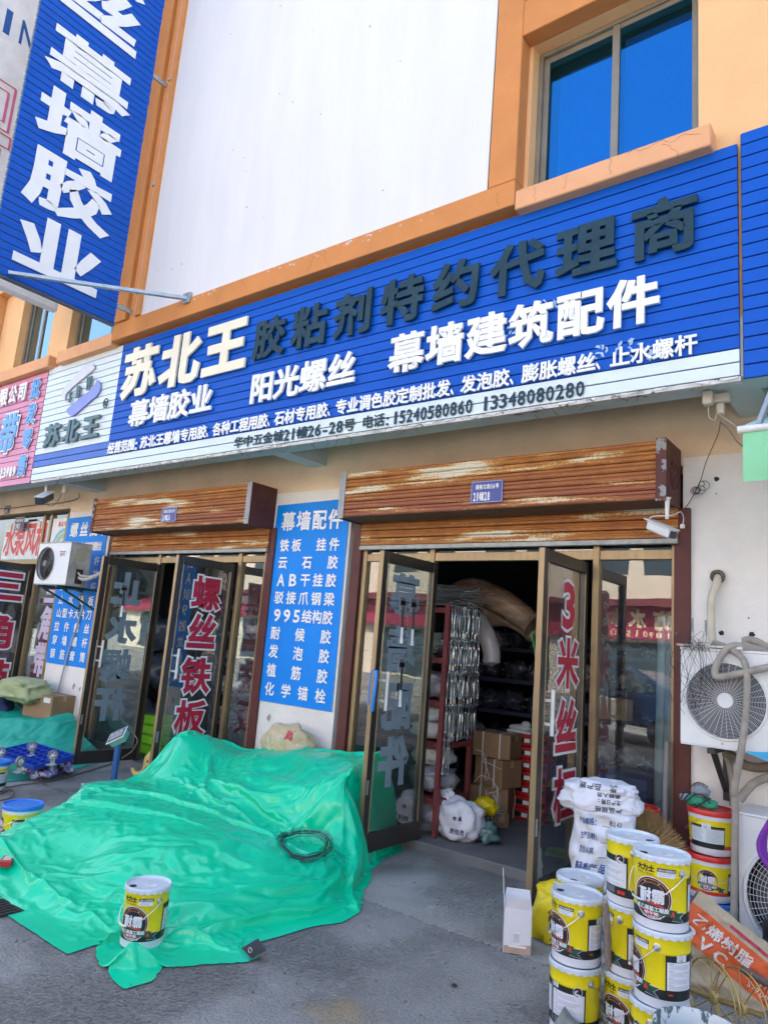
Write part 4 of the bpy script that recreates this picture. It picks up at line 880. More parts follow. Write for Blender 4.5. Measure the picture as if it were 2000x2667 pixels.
# chipped paint patches on the piers
for i, (x, y, r_) in enumerate(((192, 1788, .035), (208, 1795, .025), (180, 1820, .012), (181, 1851, .012), (900, 1875, .02), (700, 1870, .03))):
    c = W(x, y, -.001); rn = random.Random(i+20); MB().add([(c.x+r_*rn.uniform(.5, 1.2)*math.cos(a), -.001, c.z+1.3*r_*rn.uniform(.5, 1.2)*math.sin(a)) for a in [k*.45 for k in range(14)]], [tuple(range(14))]).build('paint_chip', mat('chip_grey', (.34, .33, .30), .9), bld)
# green awning of the next shop
aw = thing('awning', 'pale green fabric awning with a white front tube at the right edge', 'awning', loc=(-.6, -1, 2.9))
awm = mat('awning_green', (.24, .62, .34), .6, var=.06, scale=5); awt = mat('awning_pale', (.42, .72, .66), .6)
MB().tube([(-.80, -1.0, 2.905), (1.6, -1.0, 2.905)], .022, 10).build('front_tube', cam_w, aw, smooth=True)
V = []; 
for i in range(13):
    x = -.775+2.3*i/12
    for j in range(7): V.append((x, -1.0-.012*math.sin(j*.5+i*.8), 2.885-.275*j/6+.006*math.sin(i*1.7)*(j == 6)))
MB().add(V, [(7*i+j, 7*i+j+1, 7*i+j+8, 7*i+j+7) for i in range(12) for j in range(6)]).build('valance', awm, aw, smooth='all')
MB().quad((-.78, -1.0, 2.925), (1.6, -1.0, 2.925), (1.6, -.1, 3.28), (-.78, -.1, 3.28)).build('canopy_fabric', awt, aw)
MB().add([(-.79, -1.0, 2.92), (-.79, -.1, 3.28), (-.79, -.1, 2.92)], [(0, 1, 2)]).build('side_fabric', awt, aw) if False else None
MB().bar((-.70, -.98, 2.93), (-.62, -.79, 3.30), .03, .02).bar((-.62, -.05, 3.1), (-.62, -.79, 3.31), .02, .02).build('folding_arm', steel_m, aw)
# ================================================================= paint and glue pails
yel = mat('pail_yellow', (.74, .63, .006), .32, var=.09, scale=9, bump=.02); pwh = mat('pail_white', (.66, .69, .76), .35, var=.05, scale=8)
lidm = mat('lid_white', (.54, .61, .68), .33, var=.16, scale=9, bump=.04, bscale=12); pblk = mat('pail_black', (.012, .018, .02), .4); pgr = mat('pail_green', (.015, .07, .05), .4)
por = mat('pail_orange', (.72, .22, .08), .4); prd = mat('pail_red', (.62, .04, .02), .4); txt = mat('fine_print', (.25, .28, .34), .5); wire_m = mat('bail_wire', (.62, .64, .66), .3, .8)
def wrapf(r0, r1, H):
    def f(a, b, n):
        r_ = r0+(r1-r0)*max(0, min(1, b/H))+n; t = -math.pi/2+a/((r0+r1)/2); return Vector((r_*math.cos(t), r_*math.sin(t), b))
    return f
def patch(mb, f, a0, a1, b0, b1, n, mi=0, q=None):
    q = q or max(2, int(abs(a1-a0)/.012)); mb.add([f(a0+(a1-a0)*i/q, b, n) for i in range(q+1) for b in (b0, b1)], [(2*i, 2*i+2, 2*i+3, 2*i+1) for i in range(q)], mi)
def ringp(mb, f, ca, cb, r1_, r2_, n, mi=0, t0=0, t1=2*math.pi, sx=1.):
    q = 36; V = []; rs = [r1_, (r1_+r2_)/2, r2_] if r2_-r1_ > .02 else [r1_, r2_]; k = len(rs)
    for i in range(q+1):
        t = t0+(t1-t0)*i/q
        for r_ in rs: V.append(f(ca+sx*r_*math.cos(t), cb+r_*math.sin(t), n))
    mb.add(V, [(k*i+j, k*i+j+1, k*(i+1)+j+1, k*(i+1)+j) for i in range(q) for j in range(k-1)], mi)
def wtxt(mb, f, s_, a0, a1, b0, b1, n, off=.03, mi=0):
    ws = [cellw(c) for c in s_]; tot = sum(ws); x = a0
    for c, w in zip(s_, ws):
        d = (a1-a0)*w/tot
        if c != ' ': put(mb, c, x+d*.05, x+d*.95, b0, b1, (f, None, None, None), n0=n, off=off, mi=mi)
        x += d
def emblem(root, f, s=1., cz=.122, parent=None):
    e = MB(); M_ = [pblk, pwh, por, prd, pgr]
    ringp(e, f, 0, cz, 0, .070*s, .0012, 0); ringp(e, f, 0, cz, .0675*s, .0705*s, .0018, 1); ringp(e, f, 0, cz, .0605*s, .0625*s, .0018, 2)
    ringp(e, f, 0, cz, .050*s, .0515*s, .0018, 2, .5, 2.6)
    ringp(e, f, 0, cz-.012*s, 0, .046*s, .0019, 3, math.pi*1.08, math.pi*1.92)
    # ribbon running down to the right with a notched tail
    q = 14; V = []
    for i in range(q+1):
        a = (-.062+.150*i/q)*s; zc = cz-.026*s-.018*s*(i/q); V += [f(a, zc-.012*s, .0026), f(a, zc+.012*s, .0026)]
    e.add(V, [(2*i, 2*i+2, 2*i+3, 2*i+1) for i in range(q)], 4)
    zc = cz-.05*s; e.add([f(.070*s, zc-.014*s, .0022), f(.118*s, zc-.020*s, .0022), f(.100*s, zc-.004*s, .0022), f(.122*s, zc+.010*s, .0022), f(.075*s, zc+.012*s, .0022)], [(0, 1, 2), (0, 2, 4), (2, 3, 4)], 4)
    for p_, q_ in (((.070, -.015), (.118, -.021)), ((.118, -.021), (.100, -.004)), ((.100, -.004), (.122, .011)), ((.122, .011), (.085, .013))):
        a_, b_ = f(p_[0]*s, zc+p_[1]*s, .003), f(q_[0]*s, zc+q_[1]*s, .003); e.bar(a_, b_, .0013, .0008, 1)
    e.build('emblem', M_, root, smooth='all')
    t = MB(); wtxt(t, f, '耐霸', -.044*s, .046*s, cz-.014*s, cz+.030*s, .0042, .05)
    wtxt(t, f, '氯乙烯基工程胶', -.058*s, .060*s, cz-.043*s, cz-.028*s, .0042, .04)
    wtxt(t, f, '快干型', -.026*s, .026*s, cz-.056*s, cz-.046*s, .0036, .04); wtxt(t, f, '大力士荣誉出品', -.034*s, .034*s, cz-.0665*s, cz-.059*s, .003, .02)
    for a in (.4, 1.1, 2.0, 2.7): t.lathe([(0, .0012), (.0025*s, .0006)], f(.056*s*math.cos(a), cz+.056*s*math.sin(a), .002), 5, axis=f(.056*s*math.cos(a), cz, 1)-f(.056*s*math.cos(a), cz, 0))
    t.build('emblem_lettering', pwh, root); t = MB(); wtxt(t, f, 'A', .063*s, .083*s, cz-.052*s, cz-.034*s, .0045, .06); t.build('grade_letter', prd, root)
RM, HM = .1085, .28
def metal_pail():
    r = thing('glue_pail', 'x', 'pail'); f = wrapf(.1055, .1115, .26)
    b = MB(); prof = [(0, .006), (.098, .006), (.102, 0), (.1045, .003), (.105, .036), (.1062, .038), (.1062, .045), (.1065, .072), (.1075, .20), (.1095, .203), (.1095, .207), (.1085, .212), (.1115, .256), (.113, .258), (.113, .264), (0, .264)]
    mis = [1, 1, 1, 1, 2, 2, 2, 0, 0, 0, 0, 0, 0, 1, 1]
    b.lathe(prof, (0, 0, 0), 48, mis=mis); b.build('pail_body', [yel, pwh, pblk], r, smooth=True)
    # crimped lid: rim plus scalloped lugs
    l_ = MB(); l_.lathe([(.1150, .262), (.1162, .268), (.1145, .277), (.1115, .280), (.108, .277), (.106, .269), (.05, .2695), (0, .270)], (0, 0, 0), 48)
    for i in range(22):
        a0 = 2*math.pi*i/22; V = []
        for k in range(5):
            a = a0+(k/4)*2*math.pi/22*.9; dz = .007*math.sin(math.pi*k/4)**.6; V += [((.1160)*math.cos(a), (.1160)*math.sin(a), .266), (.1168*math.cos(a), .1168*math.sin(a), .262-dz)]
        l_.add(V, [(2*k, 2*k+2, 2*k+3, 2*k+1) for k in range(4)])
    l_.build('lid', lidm, r, smooth=True)
    st_ = MB(); st_.box((-.01, -.02, .2705), (.045, .018, .2712), 0)
    for k in range(4): st_.box((-.005, .010-.008*k, .2713), (.028-.006*(k % 2), .0125-.008*k, .2716), 1)
    st_.build('lid_sticker', [mat('sticker_white', (.8, .82, .8), .5), txt], r)
    MB().lathe([(.018, .2700), (.018, .2712), (0, .2714)], (-.055, -.055, 0), 18).build('lid_stamp', pblk, r)
    w = MB(); lu = MB(); la = (R(65), R(-115))
    P = []
    for k, a in enumerate(la):
        t = -math.pi/2+a; c = Vector((math.cos(t), math.sin(t), 0)); p = c*.109+Vector((0, 0, .222)); P.append(c*.126+Vector((0, 0, .222)))
        lg = MB(); lg.lathe([(.016, 0), (.0155, .004), (.010, .006), (.008, .013), (.004, .014), (0, .014)], p, 14, axis=c); lg.build('handle_lug', mat('lug_zinc', (.5, .52, .54), .35, .8), r, smooth=True)
    # bail hangs down on the emblem side
    mid = Vector((math.cos(-math.pi/2+R(-25)), math.sin(-math.pi/2+R(-25)), 0)); pts = []
    side = (P[0]-P[1]).normalized()
    for k in range(25):
        t = math.pi*k/24; q = side*.126*math.cos(t); h = math.sin(t); p = q+mid*(.124*h)+Vector((0, 0, .222-.118*h)); pts.append(p)
    w.tube(pts, .0019, 5); w.tube(pts[10:15], .0055, 8); w.build('bail_handle', wire_m, r, smooth=True)
    emblem(r, f, 1.12, .120)
    t = MB(); wtxt(t, f, '大力士', -.062, .012, .217, .242, .0035, .05); wtxt(t, f, 'DALISHI', -.062, .012, .205, .213, .003, .03); t.build('maker_lettering', pblk, r)
    c = MB(); patch(c, f, .022, .092, .224, .238, .0015, 0); patch(c, f, .022, .090, .204, .2235, .0015, 1); t = MB(); wtxt(t, f, '江苏大力士投资有限公司', .026, .088, .2265, .2355, .003, .03, 1)
    for k in range(2): patch(t, f, .027, .085-.012*k, .218-.007*k, .2195-.007*k, .0022, 0)
    c.build('company_label', [pblk, pwh], r); t.build('company_lettering', [txt, pwh], r)
    # printed information panel with two blocks of small type
    a0, a1 = R(82)*RM, R(233)*RM; c = MB(); patch(c, f, a0, a1, .040, .200, .0008, 0); patch(c, f, a0+.006, a0+.118, .075, .176, .0013, 1); patch(c, f, a0+.135, a1-.006, .075, .176, .0013, 1); patch(c, f, a0+.1255, a0+.1275, .03, .20, .0014, 1)
    patch(c, f, a1-.045, a1-.030, .046, .060, .0014, 2); patch(c, f, a1-.027, a1-.012, .046, .060, .0014, 2); patch(c, f, a0+.012, a0+.030, .056, .062, .0014, 2)
    c.build('information_panel', [pblk, pwh, prd], r, smooth='all')
    t = MB(); rn = random.Random(4)
    for (s_, e_) in ((a0+.012, a0+.112), (a0+.142, a1-.012)):
        for k in range(22):
            z = .170-.0043*k; 
            if k % 6 == 0: patch(t, f, s_, s_+.018, z, z+.0022, .0019, 0)
            elif k % 6 != 5: patch(t, f, s_+.003, e_-rn.random()*.04, z, z+.0010, .0019, 0)
    for k in range(5): patch(t, f, a0+.14, a1-.06, .068-.005*k, .0688-.005*k, .0019, 1)
    t.build('fine_print', [txt, pwh], r)
    t = MB(); wtxt(t, f, '耐霸', a0+.040, a0+.085, .180, .205, .004, .05); wtxt(t, f, '耐霸', a0+.138, a0+.168, .186, .204, .004, .05); t.build('panel_lettering', pwh, r)
    sw = MB(); ca = a1-.035; ringp(sw, f, ca, .190, 0, .019, .0016, 0); ringp(sw, f, ca, .190, .0175, .0195, .0022, 1); ringp(sw, f, ca-.003, .187, .004, .010, .0024, 1, 1.5, 5.6); ringp(sw, f, ca+.004, .182, 0, .008, .0023, 1, 3.3, 6.1); ringp(sw, f, ca, .196, 0, .004, .0022, 2)
    sw.build('swan_emblem', [pblk, pwh, prd], r); return r
def towards(x, y): return math.atan2(-x, -(CAM.y-y))          # turns a thing's front (-Y) to where the photo was taken
mp_ = metal_pail(); first = [True]
def pail(px, py, ztop, ang, label, group='yellow glue pails'):
    p = G(px, py, ztop); rz = math.atan2(CAM.x-p.x, -(CAM.y-p.y))+R(ang); loc = (p.x, p.y, ztop-.28)
    if first[0]: first[0] = False; mp_.location = loc; mp_.rotation_euler = (0, 0, rz); o = mp_
    else: o = dup(mp_, loc, rz)
    o['label'] = label; o['group'] = group; return o
pail(1723, 2217, .84, -20, 'top pail of the nearest right-hand stack, round 耐霸 emblem facing us')
c_ = G(1723, 2217, .84)
def below(px, py, zt0, k, ang, label):
    p = G(px, py, zt0); rn = random.Random(label); loc = (p.x+rn.uniform(-.006, .006), p.y+rn.uniform(-.006, .006), zt0-.28*(k+1)); o = dup(mp_, loc, math.atan2(p.x*-1, -(CAM.y-p.y))+R(ang)); o['label'] = label; o['group'] = 'yellow glue pails'
below(1723, 2217, .84, 1, -75, 'middle pail of the nearest right-hand stack, small print panel at its right')
below(1723, 2217, .84, 2, 97, 'bottom pail of the nearest right-hand stack')
pail(1647, 2174, .84, 118, 'top pail of the rear middle stack, swan emblem panel in front of the white sack')
below(1647, 2174, .84, 1, -93, 'middle pail of the rear middle stack beside the wooden handle')
below(1647, 2174, .84, 2, -37, 'bottom pail of the rear middle stack with its round emblem showing')
pail(1504, 2323, .56, -56, 'upper pail of the front left two-high stack')
below(1504, 2323, .56, 1, 152, 'lower pail of the front left two-high stack, swan emblem panel to us')
pail(1512, 2280, .56, 20, 'upper pail hidden behind the front left stack, only its lid and rim seen')
below(1512, 2280, .56, 1, 60, 'lower pail hidden behind the front left stack')
pail(388, 2299, .295, -30, 'single yellow pail standing on the front corner of the green tarpaulin')

def plastic_pail(lidc, band, name):
    r = thing('plastic_pail', 'x', 'pail'); f = wrapf(.120, .134, .24)
    b = MB(); b.lathe([(0, 0), (.116, 0), (.119, .004), (.121, .03), (.1235, .06), (.131, .19), (.133, .215), (.137, .218), (.137, .224), (.134, .235), (0, .235)], (0, 0, 0), 44, mis=[1, 1, 1, 1, 2, 1, 1, 1, 1, 1])
    b.build('pail_body', [yel, pwh, pwh], r, smooth=True)
    l_ = MB(); l_.lathe([(.1395, .222), (.141, .226), (.141, .247), (.138, .252), (.131, .252), (.129, .243), (.02, .244), (0, .244)], (0, 0, 0), 44); l_.build('lid', lidc, r, smooth=True)
    c = MB(); C2 = .1275
    patch(c, f, -math.pi*C2, math.pi*C2, .06, .198, .0008, 0, 60); patch(c, f, -math.pi*C2, math.pi*C2, .040, .060, .0010, 1, 60)
    patch(c, f, .12, .33, .040, .155, .0014, 2); patch(c, f, .125, .325, .070, .150, .0019, 3); patch(c, f, .12, .33, .156, .166, .0014, 2)
    c.build('label_band', [yel, band, pblk, mat('label_pale', (.62, .72, .76), .4)], r, smooth='all')
    t = MB(); rn = random.Random(3)
    for k in range(13): patch(t, f, .135, .215-rn.random()*.02, .142-.0053*k, .1434-.0053*k, .0024); patch(t, f, .225, .315-rn.random()*.03, .142-.0053*k, .1434-.0053*k, .0024)
    t.build('fine_print', txt, r)
    t = MB(); wtxt(t, f, '耐霸', .20, .252, .150, .180, .0045, .06); t.build('panel_lettering', pwh, r)
    emblem(r, f, .86, .118)
    w = MB(); pts = []
    for k in range(25):
        t_ = math.pi*k/24; h = math.sin(t_); pts.append(Vector((.142*math.cos(t_), -.150*h, .205-.10*h)))
    w.tube(pts, .0017, 5); w.build('bail_handle', wire_m, r, smooth=True); return r
redl = mat('lid_red', (.62, .03, .025), .35); blul = mat('lid_blue', (.02, .19, .68), .35)
pr_ = plastic_pail(redl, prd, 'r'); P = G(1853, 2104, .77); rz = math.atan2(-P.x, -(CAM.y-P.y))
pr_.location = (P.x, P.y, .517); pr_.rotation_euler = (0, 0, rz-R(115)); pr_['label'] = 'top red-lidded white plastic pail with gloves on it against the white wall'; pr_['group'] = 'white plastic pails'
dup(pr_, (P.x-.005, P.y-.01, .262), rz-R(8), 'second plastic pail under the red-lidded one, round emblem in front', 'white plastic pails')
pb_ = plastic_pail(blul, pgr, 'b'); pb_.location = (P.x+.004, P.y, .007); pb_.rotation_euler = (0, 0, rz+R(40)); pb_['label'] = 'bottom plastic pail with a blue lid under the two red-lidded ones'; pb_['group'] = 'white plastic pails'
Q_ = G(62, 2092, .252); dup(pb_, (Q_.x, Q_.y, 0), math.atan2(-Q_.x, -(CAM.y-Q_.y))-R(80), 'blue-lidded white pail alone on the pavement behind the green tarpaulin', 'white plastic pails')
Q_ = G(-14, 1985, .252); dup(pb_, (Q_.x, Q_.y, .012), R(20), 'blue-lidded pail cut by the left edge beside the blue trolley', 'white plastic pails')

# ================================================================= crumpled green tarpaulins
def plastic_green(name, col, rough=.42):
    m = mat(name, col, rough, var=.10, scale=3, bump=0, spec=.5); n = m.node_tree.nodes; l = m.node_tree.links; b = n['Principled BSDF']
    tc = n.new('ShaderNodeTexCoord'); h = None
    for sc_, wt, st_ in ((6, .0065, (1, .5, 1)), (16, .0026, (.5, 1.2, 1)), (50, .0007, (1, 1, 1))):
        mp = n.new('ShaderNodeMapping'); mp.inputs['Scale'].default_value = st_; l.new(tc.outputs['Object'], mp.inputs[0])
        w1 = n.new('ShaderNodeTexNoise'); w1.inputs['Scale'].default_value = sc_*.6; l.new(mp.outputs[0], w1.inputs[0])
        mxv = n.new('ShaderNodeMixRGB'); mxv.inputs[0].default_value = .35; l.new(mp.outputs[0], mxv.inputs[1]); l.new(w1.outputs[1], mxv.inputs[2])
        v = n.new('ShaderNodeTexNoise'); v.noise_type = 'RIDGED_MULTIFRACTAL'; v.inputs['Scale'].default_value = sc_*.45; v.inputs['Detail'].default_value = 2; v.inputs['Gain'].default_value = 1.5; l.new(mxv.outputs[0], v.inputs[0])
        mm = n.new('ShaderNodeMath'); mm.operation = 'MULTIPLY'; mm.inputs[1].default_value = wt; l.new(v.outputs[0], mm.inputs[0])
        if h is None: h = mm.outputs[0]
        else: a_ = n.new('ShaderNodeMath'); a_.operation = 'ADD'; l.new(h, a_.inputs[0]); l.new(mm.outputs[0], a_.inputs[1]); h = a_.outputs[0]
    bp = n.new('ShaderNodeBump'); bp.inputs['Strength'].default_value = .8; bp.inputs['Distance'].default_value = 1.0; l.new(h, bp.inputs['Height']); l.new(bp.outputs[0], b.inputs['Normal'])
    return m
tarp_m = plastic_green('tarp_green', (.0, .60, .32), .22); tarp2_m = plastic_green('tarp_teal', (.0, .33, .23), .5)
def cloth_drape(name, label, poly, ctrl, sigma, seed, m_, centre, step=.0155, grow=.13, frames=15, edge=.14, folds=(), thick=.0, stiff=4., bend=.01):
    """a sheet slightly larger than the heap it lies on, settled by the cloth solver so that it buckles into real creases"""
    P = [Vector(p) for p in poly]; k = len(P); cp = np.array(ctrl); fa = np.array(folds) if len(folds) else None
    near = [None]
    def dist_in(x, y):
        ins = False; best = 9
        for i in range(k):
            a, b_ = P[i], P[(i+1) % k]
            if (a.y > y) != (b_.y > y) and x < (b_.x-a.x)*(y-a.y)/(b_.y-a.y)+a.x: ins = not ins
            e = b_-a; t = max(0, min(1, ((x-a.x)*e.x+(y-a.y)*e.y)/e.length_squared)); dd_ = math.hypot(x-a.x-e.x*t, y-a.y-e.y*t)
            if dd_ < best: best = dd_; near[0] = (a.x+e.x*t, a.y+e.y*t)
        return best if ins else -best
    def height(X, Y, E_):
        d2 = (X[..., None]-cp[:, 0])**2+(Y[..., None]-cp[:, 1])**2; sg = cp[:, 3]*sigma
        w = np.exp(-d2/(2*sg**2))+1e-9/(d2+.01); H = (w*cp[:, 2]).sum(-1)/w.sum(-1)
        return H*np.clip((E_-.07)/edge, 0, 1)**.6
    x0, x1 = min(p.x for p in P), max(p.x for p in P); y0, y1 = min(p.y for p in P), max(p.y for p in P)
    nx, ny = int((x1-x0)/step)+3, int((y1-y0)/step)+3
    gx = x0-step+np.arange(nx)*step; gy = y0-step+np.arange(ny)*step; X, Y = np.meshgrid(gx, gy)
    E_ = np.array([[dist_in(X[j, i], Y[j, i]) for i in range(nx)] for j in range(ny)])
    H = height(X, Y, np.maximum(E_, 0))
    def grid_obj(nm, Z, keep, X_=X, Y_=Y):
        idx = -np.ones(X.shape, int); V = []; 
        for j in range(ny):
            for i in range(nx):
                if keep[j, i]: idx[j, i] = len(V); V.append((X_[j, i], Y_[j, i], Z[j, i]))
        F = [(idx[j, i], idx[j, i+1], idx[j+1, i+1], idx[j+1, i]) for j in range(ny-1) for i in range(nx-1) if min(idx[j, i], idx[j, i+1], idx[j+1, i+1], idx[j+1, i]) >= 0]
        me = bpy.data.meshes.new(nm); me.from_pydata(V, [], F); o = bpy.data.objects.new(nm, me); C.objects.link(o); return o
    tmp = grid_obj('heap_form', H-.012, E_ > -9)
    tmp.modifiers.new('c', 'COLLISION'); tmp.collision.thickness_outer = .004; tmp.collision.cloth_friction = 30; tmp.collision.damping = .8
    nzv = np.array([[noise.noise((X[j, i]*3.1+seed, Y[j, i]*3.7, seed))*.014+noise.noise((X[j, i]*8, Y[j, i]*7, seed+3))*.012+noise.noise((X[j, i]*17, Y[j, i]*15, seed+5))*.008 for i in range(nx)] for j in range(ny)])
    Z = H+.012+nzv
    # ragged sheet edge follows the outline; rows next to it are pulled onto it
    keep = E_ > -step*.55; X2, Y2 = X.copy(), Y.copy()
    for j in range(ny):
        for i in range(nx):
            if abs(E_[j, i]) < step*.55: dist_in(X[j, i], Y[j, i]); X2[j, i], Y2[j, i] = near[0]
    cl = grid_obj('sheet', Z, keep, X2, Y2)
    if fa is not None:
        for v in cl.data.vertices:
            x, y, z = v.co; dx = x-fa[:, 0]; dy = y-fa[:, 1]; al = dx*fa[:, 2]+dy*fa[:, 3]; pe = -dx*fa[:, 3]+dy*fa[:, 2]
            v.co.z += float((fa[:, 6]*np.clip(1-np.abs(pe)/(fa[:, 5]*1.8), 0, 1)*np.clip(1-np.abs(al)/fa[:, 4], 0, 1)).sum())
    cm = cl.modifiers.new('cloth', 'CLOTH'); s = cm.settings; s.quality = 4; s.mass = .15; s.tension_stiffness = 30; s.compression_stiffness = 30; s.shear_stiffness = 12; s.bending_stiffness = bend; s.air_damping = 2.5
    s.tension_damping = 12; s.compression_damping = 12; s.shear_damping = 12
    s.shrink_min = -grow; s.shrink_max = -grow
    cs = cm.collision_settings; cs.collision_quality = 2; cs.distance_min = .004; cs.use_self_collision = False
    cm.point_cache.frame_start = 1; cm.point_cache.frame_end = frames+1
    sc.frame_start = 1; sc.frame_end = frames+1
    for f in range(1, frames+1): sc.frame_set(f)
    dg = bpy.context.evaluated_depsgraph_get(); me = bpy.data.meshes.new_from_object(cl.evaluated_get(dg))
    for v in me.vertices: v.co.z = max(.005, v.co.z)
    bpy.data.objects.remove(cl); bpy.data.objects.remove(tmp); sc.frame_set(1)
    me.name = 'sheet'; me.materials.clear(); me.materials.append(m_); me.shade_smooth(); o = bpy.data.objects.new('sheet', me); C.objects.link(o)
    sb_ = o.modifiers.new('sub', 'SUBSURF'); sb_.levels = 1; sb_.render_levels = 1
    t = thing(name, label, 'tarpaulin', loc=(centre[0], centre[1], 0)); attach(o, t); return t, o

from mathutils.bvhtree import BVHTree
class Lay:
    """where things rest on the settled sheet"""
    def __init__(s, o): s.t = BVHTree.FromPolygons([v.co.copy() for v in o.data.vertices], [tuple(p.vertices) for p in o.data.polygons])
    def z(s, x, y): h = s.t.ray_cast(Vector((x, y, 3)), Vector((0, 0, -1)))[0]; return h.z if h is not None else 0.
    def hit(s, px, py): h = s.t.ray_cast(CAM, ray(px, py).normalized())[0]; return h if h is not None else G(px, py)

polyT = [(-4.36, -2.84), (-3.75, -2.86), (-3.49, -2.90), (-3.47, -2.76), (-3.14, -2.89), (-2.95, -2.93), (-2.93, -2.80), (-3.02, -2.66), (-2.93, -2.50), (-2.80, -2.32), (-2.95, -2.16), (-2.92, -1.81), (-2.86, -1.66), (-2.90, -1.41), (-3.12, -1.05), (-3.30, -.83), (-3.43, -.55), (-3.46, -.2), (-3.6, -.06), (-4.6, -.05), (-5.4, -.12), (-5.75, -.5), (-5.9, -.95), (-5.88, -1.35), (-5.66, -1.7), (-5.40, -1.98), (-5.24, -2.15), (-5.17, -2.4), (-5.12, -2.7), (-4.8, -2.87)]
ctrl = [(-5.45, -.72, .68, .9), (-5.6, -.55, .60, .8), (-5.1, -.5, .50, .8), (-4.8, -.4, .57, 1), (-4.4, -.35, .64, 1), (-4.0, -.35, .66, 1), (-3.6, -.45, .70, 1), (-3.52, -.75, .66, .8), (-3.8, -.7, .52, 1), (-4.4, -.75, .46, 1), (-5.0, -.85, .40, 1), (-5.65, -1.0, .18, .7), (-5.6, -.5, .3, .6),
        (-3.55, -1.15, .16, .8), (-3.9, -1.15, .20, 1), (-4.4, -1.2, .26, 1), (-5.0, -1.3, .28, 1), (-5.5, -1.35, .27, 1), (-5.25, -1.62, .345, .9), (-4.8, -1.7, .34, 1), (-4.3, -1.7, .32, 1), (-3.8, -1.6, .28, 1), (-3.4, -1.6, .16, .8), (-3.1, -1.7, .05, .8),
        (-4.98, -2.2, .28, .9), (-4.9, -1.95, .31, 1), (-4.5, -2.15, .29, 1), (-4.0, -2.1, .26, 1), (-3.5, -2.1, .13, .9), (-3.1, -2.2, .03, .7), (-4.88, -2.48, .22, 1), (-4.3, -2.5, .10, 1), (-3.8, -2.5, .045, .8), (-3.3, -2.6, .012, .7), (-3.5, -2.8, .02, .6), (-3.0, -2.8, .03, .5), (-5.0, -2.75, .04, .7)]
ex = [(-4.5, -1.05, .97, -.1, 1.1, .045, -.06), (-5.0, -.85, .8, -.6, .7, .03, .045), (-4.2, -1.45, .95, .2, .9, .02, .03), (-3.12, -2.78, .3, .95, .28, .035, .10), (-3.42, -2.72, -.2, .95, .22, .03, .05), (-3.2, -2.42, .9, .3, .3, .03, .06), (-4.3, -2.62, 1, .02, 1.2, .05, .035),
      (-3.75, -.95, .2, .97, .5, .03, .05), (-4.1, -.6, .9, -.45, .5, .02, .03), (-4.7, -1.95, .9, .35, .8, .016, .03), (-3.1, -1.9, .2, .97, .6, .025, .05), (-3.05, -1.3, .6, -.7, .5, .03, .06)]
tarp, tsheet = cloth_drape('green_tarpaulin', 'large crumpled bright green tarpaulin over a low heap of goods before both doorways', polyT, ctrl, .17, 3, tarp_m, (-4.3, -1.5), folds=ex)
lay = Lay(tsheet)
tp = [o for o in C.objects if o.get('label', '').startswith('single yellow pail')][0]
tp.location.z = max(lay.z(tp.location.x+.08*math.cos(a), tp.location.y+.08*math.sin(a)) for a in range(6))-.004
q_ = G(388, 2299, tp.location.z+.28); tp.location.x, tp.location.y = q_.x, q_.y
# folded black corner tab with its eyelet
ct = W(653, 2485, -2.35); MB().add([(ct.x-.07, ct.y, .035), (ct.x+.03, ct.y-.02, .02), (ct.x+.06, ct.y+.05, .05), (ct.x-.02, ct.y+.06, .08)], [(0, 1, 2, 3)]).build('corner_patch', dark_m, tarp)
MB().tube([Vector((ct.x, ct.y-.002, .043))+Vector((.012*math.cos(a), -.004, .011*math.sin(a)+.004)) for a in [k*.52 for k in range(12)]], .003, 5, closed=True).build('eyelet', steel_m, tarp)
h2 = MB(); V = []; N_ = 40
for i in range(N_+1):
    t = i/N_; x = -3.05+.15*t-.02*math.sin(t*9); y = -2.40+1.35*t; x += .10*t*t; 
    V += [(x+.02, y, .015), (x-.01, y, .10+.012*math.sin(t*15)), (x-.06, y, .112+.012*math.sin(t*15))]
wc = thing('wire_coil', 'flat coil of thin dark wire lying on the green tarpaulin near the open door', 'wire coil', loc=(-3.75, -1.05, .2))
mb = MB(); rn = random.Random(8); cc = lay.hit(792, 2212)
for i in range(20):
    r_ = rn.uniform(.135, .195); dx, dy, dz = rn.uniform(-.012, .012), rn.uniform(-.012, .012), rn.uniform(0, .034); tl = rn.uniform(-.05, .05)
    mb.tube([(cc.x+dx+r_*math.cos(a), cc.y+dy+r_*math.sin(a), .5*(lay.z(cc.x+dx+r_*math.cos(a), cc.y+dy+r_*math.sin(a))+cc.z+.42*r_*math.sin(a)-.2*r_*math.cos(a))+.022+dz) for a in [k*2*math.pi/36 for k in range(36)]], .0016, 4, closed=True)
mb.build('coil_turn', mat('wire_dark', (.045, .06, .07), .4, .6), wc)
mb = MB()
for i in range(14):
    a = rn.uniform(-.6, .9); p = cc+Vector((.15*math.cos(a), .15*math.sin(a), .02)); pts = [p]
    for k in range(4): pts.append(pts[-1]+Vector((rn.uniform(.02, .10), rn.uniform(-.09, .02), rn.uniform(-.045, .04))))
    mb.tube(smooth_path(pts, 4), .0009, 3)
mb.build('wire_end', MC['wire_dark'], wc, kind='stuff')
cg = lay.hit(18, 2252)+Vector((0, 0, .02)); ck = thing('cigarette_packet', 'small red and white packet lying on the green tarpaulin at the left edge', 'packet', loc=cg)
Mk = Matrix.Rotation(R(-38), 4, 'Z'); MB().obox(cg, .075, .035, .016, Mk).build('box', mat('packet_red', (.42, .03, .03), .4), ck, bevel=.003)
MB().obox(cg+Vector((0, 0, .0165)), .04, .022, .0006, Mk).build('label', mat('packet_pale', (.62, .50, .42), .4), ck)

